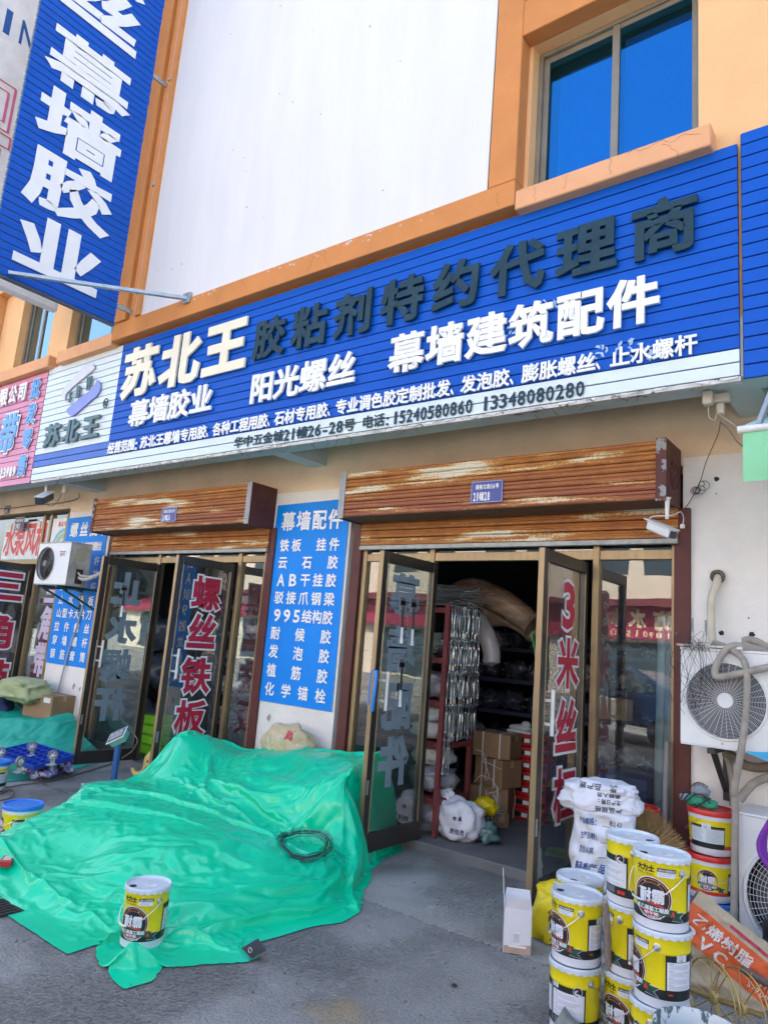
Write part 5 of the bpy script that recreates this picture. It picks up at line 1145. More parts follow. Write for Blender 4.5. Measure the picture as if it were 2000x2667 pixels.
# the second, older sheet and what is piled by the pump shop
poly2 = [(-9.9, -1.6), (-9.0, -1.85), (-8.0, -1.85), (-7.25, -1.62), (-7.35, -1.1), (-7.52, -.72), (-7.66, -.5), (-7.85, -.1), (-8.5, -.03), (-9.3, -.03), (-10.6, -.05), (-10.8, -.9)]
ctrl2 = [(-8.45, -.22, .50, .7), (-8.9, -.35, .36, 1), (-9.4, -.35, .38, 1), (-10, -.4, .45, 1), (-8.2, -.25, .30, .8), (-8.0, -.4, .12, .8), (-8.5, -.7, .16, .8), (-9.2, -.75, .26, 1), (-9.8, -.8, .3, 1), (-8.3, -1.0, .02, .8), (-9.0, -1.2, .02, .8), (-9.8, -1.2, .02, .8), (-7.7, -.8, .01, .6), (-7.5, -1.3, .01, 1), (-8.2, -1.5, .01, 1), (-9.2, -1.6, .01, 1)]
cloth_drape('green_tarpaulin', 'faded teal tarpaulin heaped against the white pier under the dusty air conditioner', poly2, ctrl2, .22, 9, tarp2_m, (-8.9, -.6), step=.032, edge=.1)
card = mat('cardboard', (.30, .19, .10), .8, var=.14, scale=6, bump=.1); label_w = mat('label_white', (.74, .76, .74), .5); strapm = mat('strap_white', (.66, .68, .66), .4)
def carton(label, c, hx, hy, hz, rz=0., m_=card, tape=True, name='cardboard_box', cat='box', labels=(), group=None, straps=False):
    t = thing(name, label, cat, group, loc=(c[0], c[1], c[2]-hz)); M = Matrix.Rotation(rz, 4, 'Z'); c = Vector(c)
    MB().obox(c, hx, hy, hz, M).build('carton_body', m_, t, bevel=.004)
    fl = MB(); fl.obox(c+M@Vector((0, -hy*.5, hz+.002)), hx, hy*.49, .002, M); fl.obox(c+M@Vector((0, hy*.5, hz+.0022)), hx, hy*.49, .002, M); fl.build('flap', m_, t)
    if tape: MB().obox(c+M@Vector((0, 0, hz+.005)), hx+.001, .022, .0006, M).obox(c+M@Vector((hx+.0012, 0, hz-.03)), .0006, .022, .03, M).build('tape', mat('tape', (.42, .30, .17), .35), t)
    for (u, v, w, h) in labels: MB().obox(c+M@Vector((u*hx, -hy-.0012, v*hz)), w, .0008, h, M).build('label', label_w, t)
    if straps:
        for u in (-.45, .45): MB().obox(c+M@Vector((u*hx, 0, 0)), .006, hy+.002, hz+.0065, M).build('strap', strapm, t)
    return t
cb = W(86, 1856, -.38); carton('large brown carton standing on the teal tarpaulin with white labels', (cb.x, cb.y+.2, cb.z-.02), .29, .17, .24, R(6), labels=((-.35, .78, .10, .035), (.62, .78, .07, .03)))
def lump(name, c, s, m_, parent=None, seed=0, amp=.12, fr=2.2, rz=0., sub=3, flat=0., sq=0.):
    bm = bmesh.new(); bmesh.ops.create_icosphere(bm, subdivisions=sub, radius=1); M = Matrix.Rotation(rz, 4, 'Z')
    for v in bm.verts:
        p = v.co.copy()
        if sq: p = Vector([math.copysign(abs(q)**(1-sq), q) for q in p])
        d = 1+amp*(noise.noise((v.co.x*fr+seed, v.co.y*fr, v.co.z*fr))*1.3+.5*noise.ridged_multi_fractal((v.co.x*fr*1.5, v.co.y*fr*1.5+seed, v.co.z*fr*1.5), .9, 2, 3, 1, 2)-.4)
        p *= d
        if flat and p.z < -flat: p.z = -flat
        v.co = M @ Vector((p.x*s[0], p.y*s[1], p.z*s[2]))+Vector(c)
    me = bpy.data.meshes.new(name); bm.to_mesh(me); bm.free(); me.shade_smooth(); me.materials.append(m_)
    o = bpy.data.objects.new(name, me); C.objects.link(o)
    if parent: attach(o, parent)
    return o
olive = mat('sack_olive', (.38, .42, .22), .75, var=.18, scale=9, bump=.6, bscale=14)
p = W(60, 1798, -.35); tag(lump('sack', (p.x, p.y, p.z), (.42, .20, .125), olive, seed=4, amp=.3, fr=1.7, sq=.35, sub=4), 'crumpled olive green sack lying on top of the large carton', 'sack')
p = W(8, 1860, -.42); tag(lump('cloth_bundle', (p.x-.1, p.y, p.z), (.26, .16, .2), mat('navy_cloth', (.015, .025, .09), .8), seed=8, amp=.2), 'navy blue cloth bundle left of the large carton at the photo edge', 'cloth')
# blue platform trolley lying upside down, castors in the air
tb = thing('platform_trolley', 'blue plastic platform trolley lying upside down with its castors up', 'trolley', loc=(-8.3, -1.0, .12)); tm_ = mat('trolley_blue', (.01, .06, .42), .45)
c0 = G(86, 1972, .19); M = Matrix.Rotation(R(8), 4, 'Z') @ Matrix.Rotation(R(3), 4, 'Y') @ Matrix.Rotation(R(8), 4, 'X')
mb = MB(); mb.obox(c0, .34, .22, .012, M)
for i in range(9): mb.obox(c0+M@Vector((-.34+.085*i, 0, .022)), .004, .22, .018, M)
for i in range(6): mb.obox(c0+M@Vector((0, -.22+.088*i, .022)), .34, .004, .017, M)
mb.build('platform', tm_, tb)
for (px, py) in ((84, 1945), (52, 1985), (138, 1968), (2, 1960)):
    for z in (.30,):
        c = G(px, py, z)
    cs = MB(); cs.obox(c+Vector((0, 0, -.085)), .04, .035, .004, M); cs.bar(c+Vector((-.018, 0, 0)), c+Vector((-.018, .01, -.08)), .004, .04); cs.bar(c+Vector((.018, 0, 0)), c+Vector((.018, .01, -.08)), .004, .04)
    cf = cs.build('castor_fork', steel_m, tb); ax = Vector((.75, -.6, 0)) if px != 52 else Vector((.9, .3, 0))
    MB().lathe([(.030, -.012), (.046, -.014), (.050, -.006), (.050, .006), (.046, .014), (.030, .012)], c, 24, axis=ax).build('tyre', mat('castor_grey', (.16, .17, .18), .6), cf, smooth=True)
    hb = MB(); hb.lathe([(0, .008), (.012, .010), (.012, -.010), (0, -.008)], c, 12, axis=ax); u, v, w = orth(ax)
    for k in range(5): a = k*1.257; hb.bar(c+.01*(math.cos(a)*u+math.sin(a)*v), c+.032*(math.cos(a)*u+math.sin(a)*v), .008, .010)
    hb.lathe([(.028, -.010), (.033, -.010), (.033, .010), (.028, .010), (.028, -.010)], c, 24, axis=ax); hb.build('wheel_hub', pwh, cf)
camo = mat('camo_cloth', (.22, .20, .42), .8, var=.2, scale=8, col2=(.07, .02, .08), thr=.52, bump=.3, bscale=20)
n = camo.node_tree.nodes; l = camo.node_tree.links; b = n['Principled BSDF']; src = b.inputs['Base Color'].links[0].from_socket; q3 = n.new('ShaderNodeTexNoise'); q3.inputs['Scale'].default_value = 16; rq = n.new('ShaderNodeValToRGB'); rq.color_ramp.elements[0].position = .55; rq.color_ramp.elements[1].position = .57
tq = n.new('ShaderNodeTexCoord'); l.new(tq.outputs['Object'], q3.inputs[0]); l.new(q3.outputs[0], rq.inputs[0]); mq = n.new('ShaderNodeMixRGB'); l.new(rq.outputs[0], mq.inputs[0]); l.new(src, mq.inputs[1]); mq.inputs[2].default_value = (.55, .56, .68, 1); l.new(mq.outputs[0], b.inputs['Base Color'])
cc_ = thing('camouflage_cloth', 'purple and white camouflage cloth lying at the corner of the blue trolley', 'cloth', loc=G(120, 2010, .05))
p = G(102, 2012, .05); lump('cloth', (p.x, p.y, .09), (.22, .13, .10), camo, cc_, seed=2, amp=.35, fr=2, sub=4)
p = G(150, 2000, .05); lump('cloth', (p.x, p.y, .08), (.17, .11, .10), camo, cc_, seed=5, amp=.4, fr=2, sub=4)
# bench scale: blue pole with a tilted read-out
sc_ = thing('platform_scale', 'digital scale with blue pole and tilted read-out behind the green tarpaulin', 'scale', loc=(-6.3, -.9, 0))
a = W(308, 1940, -.95); tub = MB(); tub.tube([(a.x+.01, a.y, .03), (a.x, a.y, a.z)], .030, 12); tub.build('pole', mat('scale_blue', (.02, .09, .28), .4), sc_, smooth=True)
MB().box((a.x-.28, a.y-.16, .03), (a.x+.06, a.y+.16, .07)).build('platform', steel_m, sc_, bevel=.008)
hd = a+Vector((0, 0, .06)); M = Matrix.Rotation(R(22), 4, 'Z') @ Matrix.Rotation(R(-28), 4, 'Y') @ Matrix.Rotation(R(38), 4, 'X')
MB().obox(hd, .085, .062, .035, M).build('head', mat('scale_green', (.18, .42, .34), .5), sc_, bevel=.014, seg=2)
MB().obox(hd+M@Vector((0, 0, .036)), .10, .074, .004, M).build('face_frame', pwh, sc_, bevel=.002)
k_ = MB(); k_.obox(hd+M@Vector((0, 0, .0405)), .088, .062, .002, M, 0)
for i in range(3): k_.obox(hd+M@Vector((-.055+.05*i, .035, .043)), .018, .010, .001, M, 1)
for i in range(6):
    for j in range(3): k_.obox(hd+M@Vector((-.06+.024*i, .008-.02*j, .043)), .008, .006, .001, M, 1)
k_.build('keypad', [blk, mat('key_grey', (.5, .52, .52), .5)], sc_)
cable('thin pale flex running from the scale over the pavement to the left', [(318, 1975), (345, 1955), (358, 1930), (350, 1915)], [-.9, -.6, -.3, -.1], .004, cab)
# woven sack tucked behind the tarpaulin at the pier
ws = thing('woven_sack', 'crumpled beige woven sack with green and red print against the blue poster pier', 'sack', loc=(-4.9, -.2, .5))
p = W(752, 1935, -.18); wm_ = mat('sack_beige', (.56, .46, .28), .8, var=.2, scale=8, bump=.7, bscale=18, col2=(.62, .60, .52), thr=.55, var2=.1)
lump('sack_body', (p.x, p.y, p.z-.03), (.27, .12, .19), wm_, ws, seed=11, amp=.20, fr=1.9, sub=4, sq=.15)
for (x, y, c, mt) in ((762, 1915, '尚', red_l), (768, 1902, '一', mat('print_green', (.02, .28, .12), .6))):
    q = W(x, y, -.25); mb = MB(); put(mb, c, q.x-.045, q.x+.045, q.z-.04, q.z+.04, snapf(ws.children[0], Vector((0, -.2, 0)), Vector((1, 0, 0)), Vector((0, 0, 1)), Vector((0, -1, 0))), n0=.004, off=.04); mb.build('print', mt, ws)
# plush elephant peeping round the door leaf
el = thing('toy_elephant', 'yellow plush elephant showing its trunk behind the left edge of the tarpaulin', 'toy', loc=(-6, -.5, .05)); em = mat('plush_yellow', (.52, .40, .12), .9, var=.15, scale=20, bump=.5, bscale=90)
pts = pxt([(345, 2002), (352, 2015), (366, 2018), (380, 2008), (388, 1990)], -.55); MB().tube(pts, [.016+.036*i/(len(pts)-1) for i in range(len(pts))], 10).build('trunk', em, el, smooth=True)
p = W(400, 1985, -.52); lump('head', p, (.10, .09, .11), em, el, seed=1, amp=.05); p2 = W(384, 1984, -.61); lump('eye', p2, (.010, .008, .010), blk, el, sub=2, amp=0); lump('body', (p.x+.12, p.y+.02, .12), (.16, .13, .13), em, el, seed=3, amp=.06)
lump('ear', (p.x+.06, p.y-.07, p.z), (.06, .02, .08), em, el, seed=6, amp=.08)
# drain cover in the road and grass of cables
gr = thing('drain_cover', 'dark metal drain cover in the concrete beside the left edge of the tarpaulin', 'drain cover', loc=G(12, 2372)); mb = MB(); c = G(-22, 2378); mb.box((c.x-.22, c.y-.13, .002), (c.x+.10, c.y+.13, .008))
for i in range(9): mb.box((c.x-.20+.035*i, c.y-.11, .008), (c.x-.185+.035*i, c.y+.11, .014))
mb.build('grate', mat('iron', (.05, .05, .052), .6, .5), gr)
for i, (pts, lb) in enumerate(((((0, 2052), (30, 2050), (55, 2045), (140, 2034), (200, 2018), (290, 1990)), 'brown flex lying along the pavement by the teal tarpaulin'), (((0, 2070), (22, 2058), (36, 2062), (28, 2078), (0, 2085)), 'brown flex looped on the pavement at the left edge'))):
    tag(MB().tube(smooth_path([G(x, y, .008) for x, y in pts]), .006, 5).build('cable', mat('flex_brown', (.14, .11, .09), .6), smooth=True), lb, 'cable')

# ================================================================= things by the right-hand wall
def sack_front(hw, hd, H, seed, waist=.10):
    def f(a, b, n):
        t = a/(hw*1.57)*math.pi/2; k = .6; ct, st_ = math.cos(t), math.sin(t); zz = max(0., min(1., b/H)); wv_ = 1-waist*math.sin(zz*math.pi)+.05*noise.noise((t*1.3+seed, zz*4, seed))
        x = math.copysign(abs(st_)**.75, st_)*hw*wv_; y = -math.copysign(abs(ct)**.55, ct)*hd*wv_*(1-.25*zz)
        d = .040*noise.ridged_multi_fractal((x*7+seed, zz*5, t), .9, 2, 3, 1, 2)
        return Vector((x*(.86+.16*zz)+.02*math.sin(zz*5+seed)+.025*noise.noise((zz*3, t, seed)), y-d*(1 if y < 0 else -1)-n-.03*zz*zz, b))
    return f
swm = mat('sack_white', (.70, .72, .78), .6, var=.05, scale=5, bump=.5, bscale=16); ink = mat('ink_black', (.03, .035, .06), .6); inkb = mat('ink_blue', (.03, .10, .30), .5)
def printed_sack(label, loc, rz, hw, hd, H, lines, seed, name='white_woven_sack', cap=True):
    t = thing(name, label, 'sack'); f = sack_front(hw, hd, H, seed); mb = MB(); na, nz = 64, 30; V = [f(hw*1.57*(2*i/na-1)*2, H*j/nz, 0) for j in range(nz+1) for i in range(na)]
    F = [(j*na+i, j*na+(i+1) % na, (j+1)*na+(i+1) % na, (j+1)*na+i) for j in range(nz) for i in range(na)]
    mb.add(V, F+[tuple(range(nz*na, (nz+1)*na))]); mb.build('sack_body', swm, t, smooth='all')
    for (s_, a0, a1, b0, b1, m_, off) in lines:
        q = MB(); wtxt(q, f, s_, a0, a1, b0, b1, .010, off); q.build('lettering', m_, t)
    t.location = loc; t.rotation_euler = (0, 0, rz); return t, f
sl_ = G(1560, 2310, .0); sx, sy = -1.92, -.42
p = W(1560, 2200, -.45)
SW, fS = printed_sack('tall white woven sack with handwritten product lines leaning on the right door leaf', (p.x, -.42, .02), math.atan2(-p.x, -(CAM.y+.42))+R(-3), .19, .13, .66,
    [('产品规格:', -.15, -.02, .585, .625, inkb, .02), ('8X40', .02, .10, .595, .630, ink, .0), ('生产日期:', -.14, -.01, .50, .54, inkb, .02), ('10·3', .02, .09, .505, .54, ink, 0), ('质检人员', -.14, -.02, .415, .455, inkb, .02), ('高品质产品 质', -.15, .10, .315, .365, inkb, .03), ('Made in c', -.14, .09, .225, .270, mat('ink_bright', (.02, .22, .62), .5), .03)], 3)
mb = MB()
for (z_, a0, a1) in ((.588, .00, .12), (.498, .00, .12), (.413, .0, .12)): patch(mb, fS, a0, a1, z_-.006, z_-.003, .010)
o = mb.build('ruled_line', ink, SW); o.matrix_parent_inverse = Matrix()
fl = lump('folded_top', (.0, -.045, .735), (.235, .12, .10), swm, SW, seed=6, amp=.17, fr=2.0, sub=5, sq=.25); fl.matrix_parent_inverse = Matrix()
flapf = snapf(fl, Vector((0, 0, 0)), Vector((1, 0, 0)), Vector((0, 0, 1)), Vector((0, -1, 0)))[0]
for (s_, a0, a1, b0, b1, m_) in (('质产品 质', -.13, .10, .790, .825, ink), ('员人检质', -.02, .12, .755, .782, ink), (':期日产生', -.02, .12, .715, .745, ink), ('格规品产', -.03, .13, .668, .700, ink)):
    q = MB(); ws_ = (a1-a0)/len(s_)
    for i, c in enumerate(s_):
        if c != ' ': put(q, c, a0+i*ws_, a0+(i+.9)*ws_, b0, b1, (flapf, None, None, None), n0=.004, off=.02, rot=math.pi)
    o = q.build('lettering', m_, SW); o.matrix_parent_inverse = Matrix()
# broom of straw, bristles up
bm_ = thing('straw_broom', 'straw broom standing bristles up behind the yellow pails', 'broom', loc=(-1.5, -.3, .4)); mb = MB(); rn = random.Random(6)
b0 = W(1668, 2262, -.38)
for i in range(420):
    e = rn.random(); tip = W(1642+150*e+rn.uniform(-4, 4), 2100+110*e**1.7+rn.uniform(-6, 16)-12*math.sin(e*3), -.34+rn.uniform(-.05, .05)); s_ = b0+Vector((rn.uniform(-.03, .05), rn.uniform(-.02, .02), rn.uniform(-.02, .02)+.05*e)); m1_ = s_.lerp(tip, .5)+Vector((rn.uniform(-.008, .008), 0, .012))
    mb.tube([s_, m1_, tip], [.0022, .0020, .0007], 3, caps=False)
mb.build('bristle', mat('straw', (.36, .24, .10), .8, var=.35, scale=60), bm_, kind='stuff'); MB().tube([b0+Vector((0, 0, .06)), (b0.x-.12, -.35, .02)], .016, 8).build('handle', mat('wood_pale', (.30, .21, .12), .7), bm_)
# red tub behind the pails
p = W(1640, 2160, -.30); tag(MB().lathe([(0, .0), (.12, 0), (.15, .28), (.158, .285), (.158, .30), (.148, .30), (.118, .02), (0, .02)], (p.x, -.22, .40), 32).build('red_tub', redl, smooth=True), 'red plastic tub mostly hidden behind the top yellow pail and the broom', 'tub')
tag(MB().box((p.x-.13, -.33, 0), (p.x+.13, -.1, .40)).build('stool_crate', mat('crate_grey', (.2, .2, .2), .7), bevel=.01), 'dark crate hidden behind the yellow pails under the red tub', 'crate')
# grey-white plastic pipe rolls inside the right glass
# small white carton open at the top
wt = thing('white_carton', 'small open white carton with a printed lamp picture by the yellow pails', 'carton', loc=(-1.9, -1.25, 0)); M = Matrix.Rotation(R(10), 4, 'Z'); a_ = G(1309, 2480); b_ = G(1382, 2491)
ux = (b_-a_).normalized(); M = Matrix.Rotation(math.atan2(ux.y, ux.x), 4, 'Z'); wd_ = (b_-a_).length; cH = .225; o_ = a_
whc = mat('carton_white', (.72, .72, .76), .45, var=.03)
bx = MB(); dpt = .13
def L_(x, y, z): return o_+M@Vector((x, y, z))
bx.quad(L_(0, 0, 0), L_(wd_, 0, 0), L_(wd_, 0, cH), L_(0, 0, cH)).quad(L_(wd_, 0, 0), L_(wd_, dpt, 0), L_(wd_, dpt, cH), L_(wd_, 0, cH)).quad(L_(wd_, dpt, 0), L_(0, dpt, 0), L_(0, dpt, cH), L_(wd_, dpt, cH)).quad(L_(0, dpt, 0), L_(0, 0, 0), L_(0, 0, cH), L_(0, dpt, cH)).quad(L_(0, 0, .002), L_(wd_, 0, .002), L_(wd_, dpt, .002), L_(0, dpt, .002))
ob = bx.build('carton_body', whc, wt); md = ob.modifiers.new('s', 'SOLIDIFY'); md.thickness = .003
f_ = MB(); f_.quad(L_(.004, 0, cH), L_(wd_-.004, 0, cH), L_(wd_-.012, -.012, cH+.06), L_(.012, -.012, cH+.06)); ob = f_.build('flap', whc, wt); ob.modifiers.new('s', 'SOLIDIFY').thickness = .003
f_ = MB(); f_.quad(L_(-.0, 0, cH), L_(0, dpt, cH), L_(-.015, dpt*.9, cH+.17), L_(-.015, dpt*.3, cH+.19)); ob = f_.build('flap', whc, wt); ob.modifiers.new('s', 'SOLIDIFY').thickness = .003
f_ = MB(); f_.quad(L_(0, dpt, cH), L_(wd_, dpt, cH), L_(wd_-.01, dpt+.02, cH+.06), L_(.01, dpt+.02, cH+.06)); ob = f_.build('flap', whc, wt); ob.modifiers.new('s', 'SOLIDIFY').thickness = .003
pic = MB(); pic.quad(L_(.004, -.0025, .004), L_(wd_-.004, -.0025, .004), L_(wd_-.004, -.0025, .05), L_(.004, -.0025, .035), 0)
pic.quad(L_(.05, -.003, .045), L_(.095, -.003, .045), L_(.088, -.003, .11), L_(.058, -.003, .11), 1); pic.quad(L_(.03, -.0032, .03), L_(wd_-.03, -.0032, .03), L_(wd_-.025, -.0032, .042), L_(.03, -.0032, .042), 1)
for k in range(7): pic.quad(L_(.056+.005*k, -.0035, .055), L_(.058+.005*k, -.0035, .055), L_(.060+.004*k, -.0035, .10), L_(.058+.004*k, -.0035, .10), 2)
pic.build('printed_picture', [mat('print_tan', (.50, .34, .26), .5), mat('print_lamp', (.82, .82, .84), .4), mat('print_shade', (.4, .42, .45), .5)], wt)
# yellow bag slumped between carton and pails
yb = thing('yellow_bag', 'crumpled bright yellow printed bag between the white carton and the pails', 'bag', loc=(-1.75, -1.1, 0)); ybm = mat('bag_yellow', (.72, .55, .01), .4, var=.08, scale=6, bump=.6, bscale=10)
p = G(1425, 2470); lump('bag_body', (p.x+.02, p.y+.14, .13), (.15, .12, .16), ybm, yb, seed=9, amp=.30, fr=1.8, sub=4, flat=.8, sq=.3)
pc = Vector((p.x+.02, p.y+.14, .13)); fr_dir = (CAM-pc); fr_dir.z = 0; fr_dir.normalize(); U_ = Vector((-fr_dir.y, fr_dir.x, 0)); 
FY = snapf(yb.children[0], pc, U_, Vector((0, 0, 1)), fr_dir)
for s_, u, v, sz in (('心做事', -.075, .04, .034), ('重量', -.02, .07, .03), ('50±0', .015, -.02, .026), ('用心', -.06, -.10, .03), ('公司', .03, .05, .028)):
    mb = MB()
    for i, c in enumerate(s_): put(mb, c, u+.002*i, u+sz, v-sz*i*1.05-(.0), v+sz-sz*i*1.05, FY, n0=.004, off=.03, rot=-.15)
    mb.build('lettering', ink, yb)
# long wooden handle with its steel blade
sv = thing('shovel', 'shovel with a long worn wooden handle leaning in front of the yellow pails', 'shovel', loc=(-1.25, -1.8, 0)); top = W(1575, 2348, -1.92); bot = G(1592, 2640, .06)
MB().tube(smooth_path([top, top.lerp(bot, .33)+Vector((.004, 0, 0)), top.lerp(bot, .66)+Vector((-.003, 0, 0)), bot], 4), .0135, 9).build('handle', mat('wood_grey', (.27, .23, .19), .8, var=.35, scale=30, stretch=(3, 3, .3), bump=.3), sv, smooth=True)
bb = G(1515, 2680, .09); V = []
for i in range(9):
    for j in range(6):
        u = (i/8-.5); v = j/5; V.append(Vector((bb.x+u*.17, bb.y+.02-v*.16, .095-.05*v+.09*u*u*2)))
ob = MB().add(V, [(i*6+j, i*6+j+1, (i+1)*6+j+1, (i+1)*6+j) for i in range(8) for j in range(5)]).build('blade', mat('blade_zinc', (.34, .37, .36), .5, .5, var=.3, scale=14), sv, smooth='all'); ob.modifiers.new('s', 'SOLIDIFY').thickness = .003
# splattered bucket
pb = thing('paint_bucket', 'white bucket streaked with dried grey paint at the bottom right corner', 'bucket', loc=G(1812, 2672, .36)); pc = G(1818, 2676, .36)
spl = mat('splatter', (.62, .68, .70), .5, var=.1, scale=10, col2=(.07, .12, .14), thr=.49, stretch=(1, 1, .5)); MB().lathe([(0, .01), (.118, 0), (.122, .004), (.146, .32), (.152, .325), (.152, .345), (.147, .36), (.141, .36), (.138, .345), (.114, .03), (0, .03)], (pc.x, pc.y, 0), 48).build('bucket_body', spl, pb, smooth=True)
MB().lathe([(0, .033), (.112, .034)], (pc.x, pc.y, 0), 30).build('dried_paint', mat('paint_dry', (.45, .5, .5), .6), pb)
# resin sack
rs = thing('resin_sack', 'torn beige paper sack with an orange band slumped beside the pails', 'sack', loc=(-.9, -.8, 0)); pc = W(1874, 2514, -.88); Nn_ = (CAM-pc).normalized(); U_ = (rt*.76-up*.65); U_ = (U_-Nn_*U_.dot(Nn_)).normalized(); V_ = Nn_.cross(U_)
beige = mat('sack_paper', (.48, .38, .25), .8, var=.15, scale=6, bump=.6, bscale=16, col2=(.30, .25, .18), thr=.64, var2=.1); orange = mat('sack_orange', (.68, .11, .02), .65, var=.12, scale=9, bump=.4, bscale=16)
def rsf(u, v, n):
    a, b = u/.30, v/.27; u *= .86; v *= .86; e = max(0, 1-abs(a)**3)*max(0, 1-abs(b)**3); d = .10*e**.55+.036*noise.ridged_multi_fractal((u*7, v*8, 3), .9, 2, 3, 1, 2)
    return pc+U_*(u*(1-.06*b))+V_*v+Nn_*(d+n-.07)
q = 44; mb = MB(); V = []; F = []
for j in range(q+1):
    for i in range(q+1):
        u = -.30+.60*i/q; v = -.27+.54*j/q; uu = u+.014*noise.noise((v*12, 1, 5))*(1 if abs(u) > .2 else 0); vv_ = v+.016*noise.noise((u*11, 2, 6))*(1 if abs(v) > .2 else 0); V.append(rsf(uu, vv_, 0))
mb.add(V, [(j*(q+1)+i, j*(q+1)+i+1, (j+1)*(q+1)+i+1, (j+1)*(q+1)+i) for j in range(q) for i in range(q)]); mb.mi = [1 if .46 < (k//q)/q-.0 < .83 and True else 0 for k in range(q*q)]
V2 = [pc+U_*(-.30+.60*i/q)*.86+V_*(-.27+.54*j/q)*.86-Nn_*(.07+.10*max(0, 1-abs(2*i/q-1)**3)**.5*max(0, 1-abs(2*j/q-1)**3)**.5) for j in range(q+1) for i in range(q+1)]
mb.add(V2, [(j*(q+1)+i, (j+1)*(q+1)+i, (j+1)*(q+1)+i+1, j*(q+1)+i+1) for j in range(q) for i in range(q)], 0)
mb.build('sack_body', [beige, orange], rs, smooth='all'); FR = (rsf, None, None, None); cwh = mat('print_cream', (.74, .66, .58), .6)
for s_, u0, u1, v0, v1 in (('PVC', -.25, .03, .0, .065), ('乙烯树脂', -.24, .13, .085, .155)): mb = MB(); wtxt(mb, rsf, s_, u0, u1, v0, v1, .006, .03); mb.build('lettering', cwh, rs)
mb = MB()
for k, s_ in enumerate(('Resin', 'S-700')):
    wtxt(mb, rsf, s_, .15, .27, .055-.045*k, .085-.045*k, .006, .02)
mb.build('lettering', cwh, rs); mb = MB(); wtxt(mb, rsf, 'TL-700', -.26, -.12, -.09, -.06, .006, .03); wtxt(mb, rsf, '一等品', -.24, -.13, -.14, -.105, .006, .03); mb.build('lettering', ink, rs)
mb = MB(); patch(mb, rsf, -.06, .18, .205, .222, .006); mb.build('red_print', red_l, rs)
p = G(1925, 2640, .0); tag(lump('dark_bag', (p.x+.16, p.y+.36, .12), (.22, .16, .14), mat('bag_black', (.012, .015, .03), .35), seed=12, amp=.25, sub=4, flat=.8), 'dark plastic bag on the ground under the torn sack', 'bag')
tag(MB().tube([W(1930, 2525, -1.0), W(2050, 2590, -.95)], .018, 10).build('rusty_pipe', mat('pipe_rust', (.14, .09, .085), .7, var=.3, scale=20), smooth=True), 'short rusty purple-brown pipe lying behind the wire reels', 'pipe')
p = W(1992, 2460, -.55); tag(MB().lathe([(0, 0), (.10, 0), (.10, .26), (0, .26)], (p.x+.09, p.y, .05), 24).build('black_can', mat('can_dark', (.025, .02, .022), .45), smooth=True), 'dark round can cut by the right edge below the large air conditioner', 'can')
# brass coloured wire reels on one axle
reel = thing('wire_reel', 'pair of brass coloured wire reel wheels on one axle at the bottom right', 'reel', loc=(-.95, -1.1, 0)); brass = mat('brass_wire', (.55, .40, .14), .4, .6)
h1 = G(1858, 2600, .17); h2_ = G(1933, 2628, .17); ax = (h2_-h1); ax.z = 0; axn = ax.normalized(); e0 = h1-axn*.16
MB().tube([e0, h2_+axn*.08], .012, 10).build('axle', mat('axle_wood', (.28, .20, .09), .6), reel, smooth=True)
pl_n = (CAM-h1); pl_n.z = 0; pl_n.normalize(); axw = (pl_n*.75-axn*.65).normalized(); u, v, _ = orth(axw)
for hc in (h1, h2_):
    w_ = MB(); r_ = .155; w_.tube([hc+r_*(math.cos(a)*u+math.sin(a)*v) for a in [k*2*math.pi/40 for k in range(40)]], .0035, 6, closed=True)
    w_.tube([hc+axw*.02+r_*.97*(math.cos(a)*u+math.sin(a)*v) for a in [k*2*math.pi/40 for k in range(40)]], .0025, 5, closed=True); w_.build('rim', brass, reel, smooth=True)
    for k in range(9): a = k*2*math.pi/9+.3; MB().tube([hc+.012*(math.cos(a)*u+math.sin(a)*v), hc+.152*(math.cos(a)*u+math.sin(a)*v)], .0028, 5).build('spoke', brass, reel)
    for k in range(5):
        a = k*1.257; p = hc+r_*(math.cos(a)*u+math.sin(a)*v); MB().tube([p-(math.cos(a)*u+math.sin(a)*v)*.012, p+(math.cos(a)*u+math.sin(a)*v)*.014], .0025, 5).build('lug', brass, reel)
    MB().lathe([(0, .016), (.024, .014), (.026, 0), (.024, -.014), (0, -.016)], hc, 16, axis=axw).build('hub', mat('hub_ochre', (.42, .32, .12), .5), reel, smooth=True)
MB().tube(smooth_path([e0, e0+Vector((-.02, 0, .02)), e0+Vector((-.07, -.01, .03)), e0+Vector((-.10, -.01, .05)), e0+Vector((-.04, 0, .065)), e0+Vector((.02, 0, .06))], 6), .005, 6).build('crank_handle', mat('copper_wire', (.45, .26, .14), .4, .6), reel, smooth=True)
for i, pp_ in enumerate(([(1780, 2560), (1762, 2540), (1775, 2525), (1800, 2545)], [(1805, 2510), (1820, 2500), (1840, 2515), (1850, 2530)], [(1862, 2522), (1855, 2505), (1880, 2515), (1893, 2545)])):
    MB().tube(pxt(pp_, -1.1), .0022, 4).build('loose_end', brass, reel)
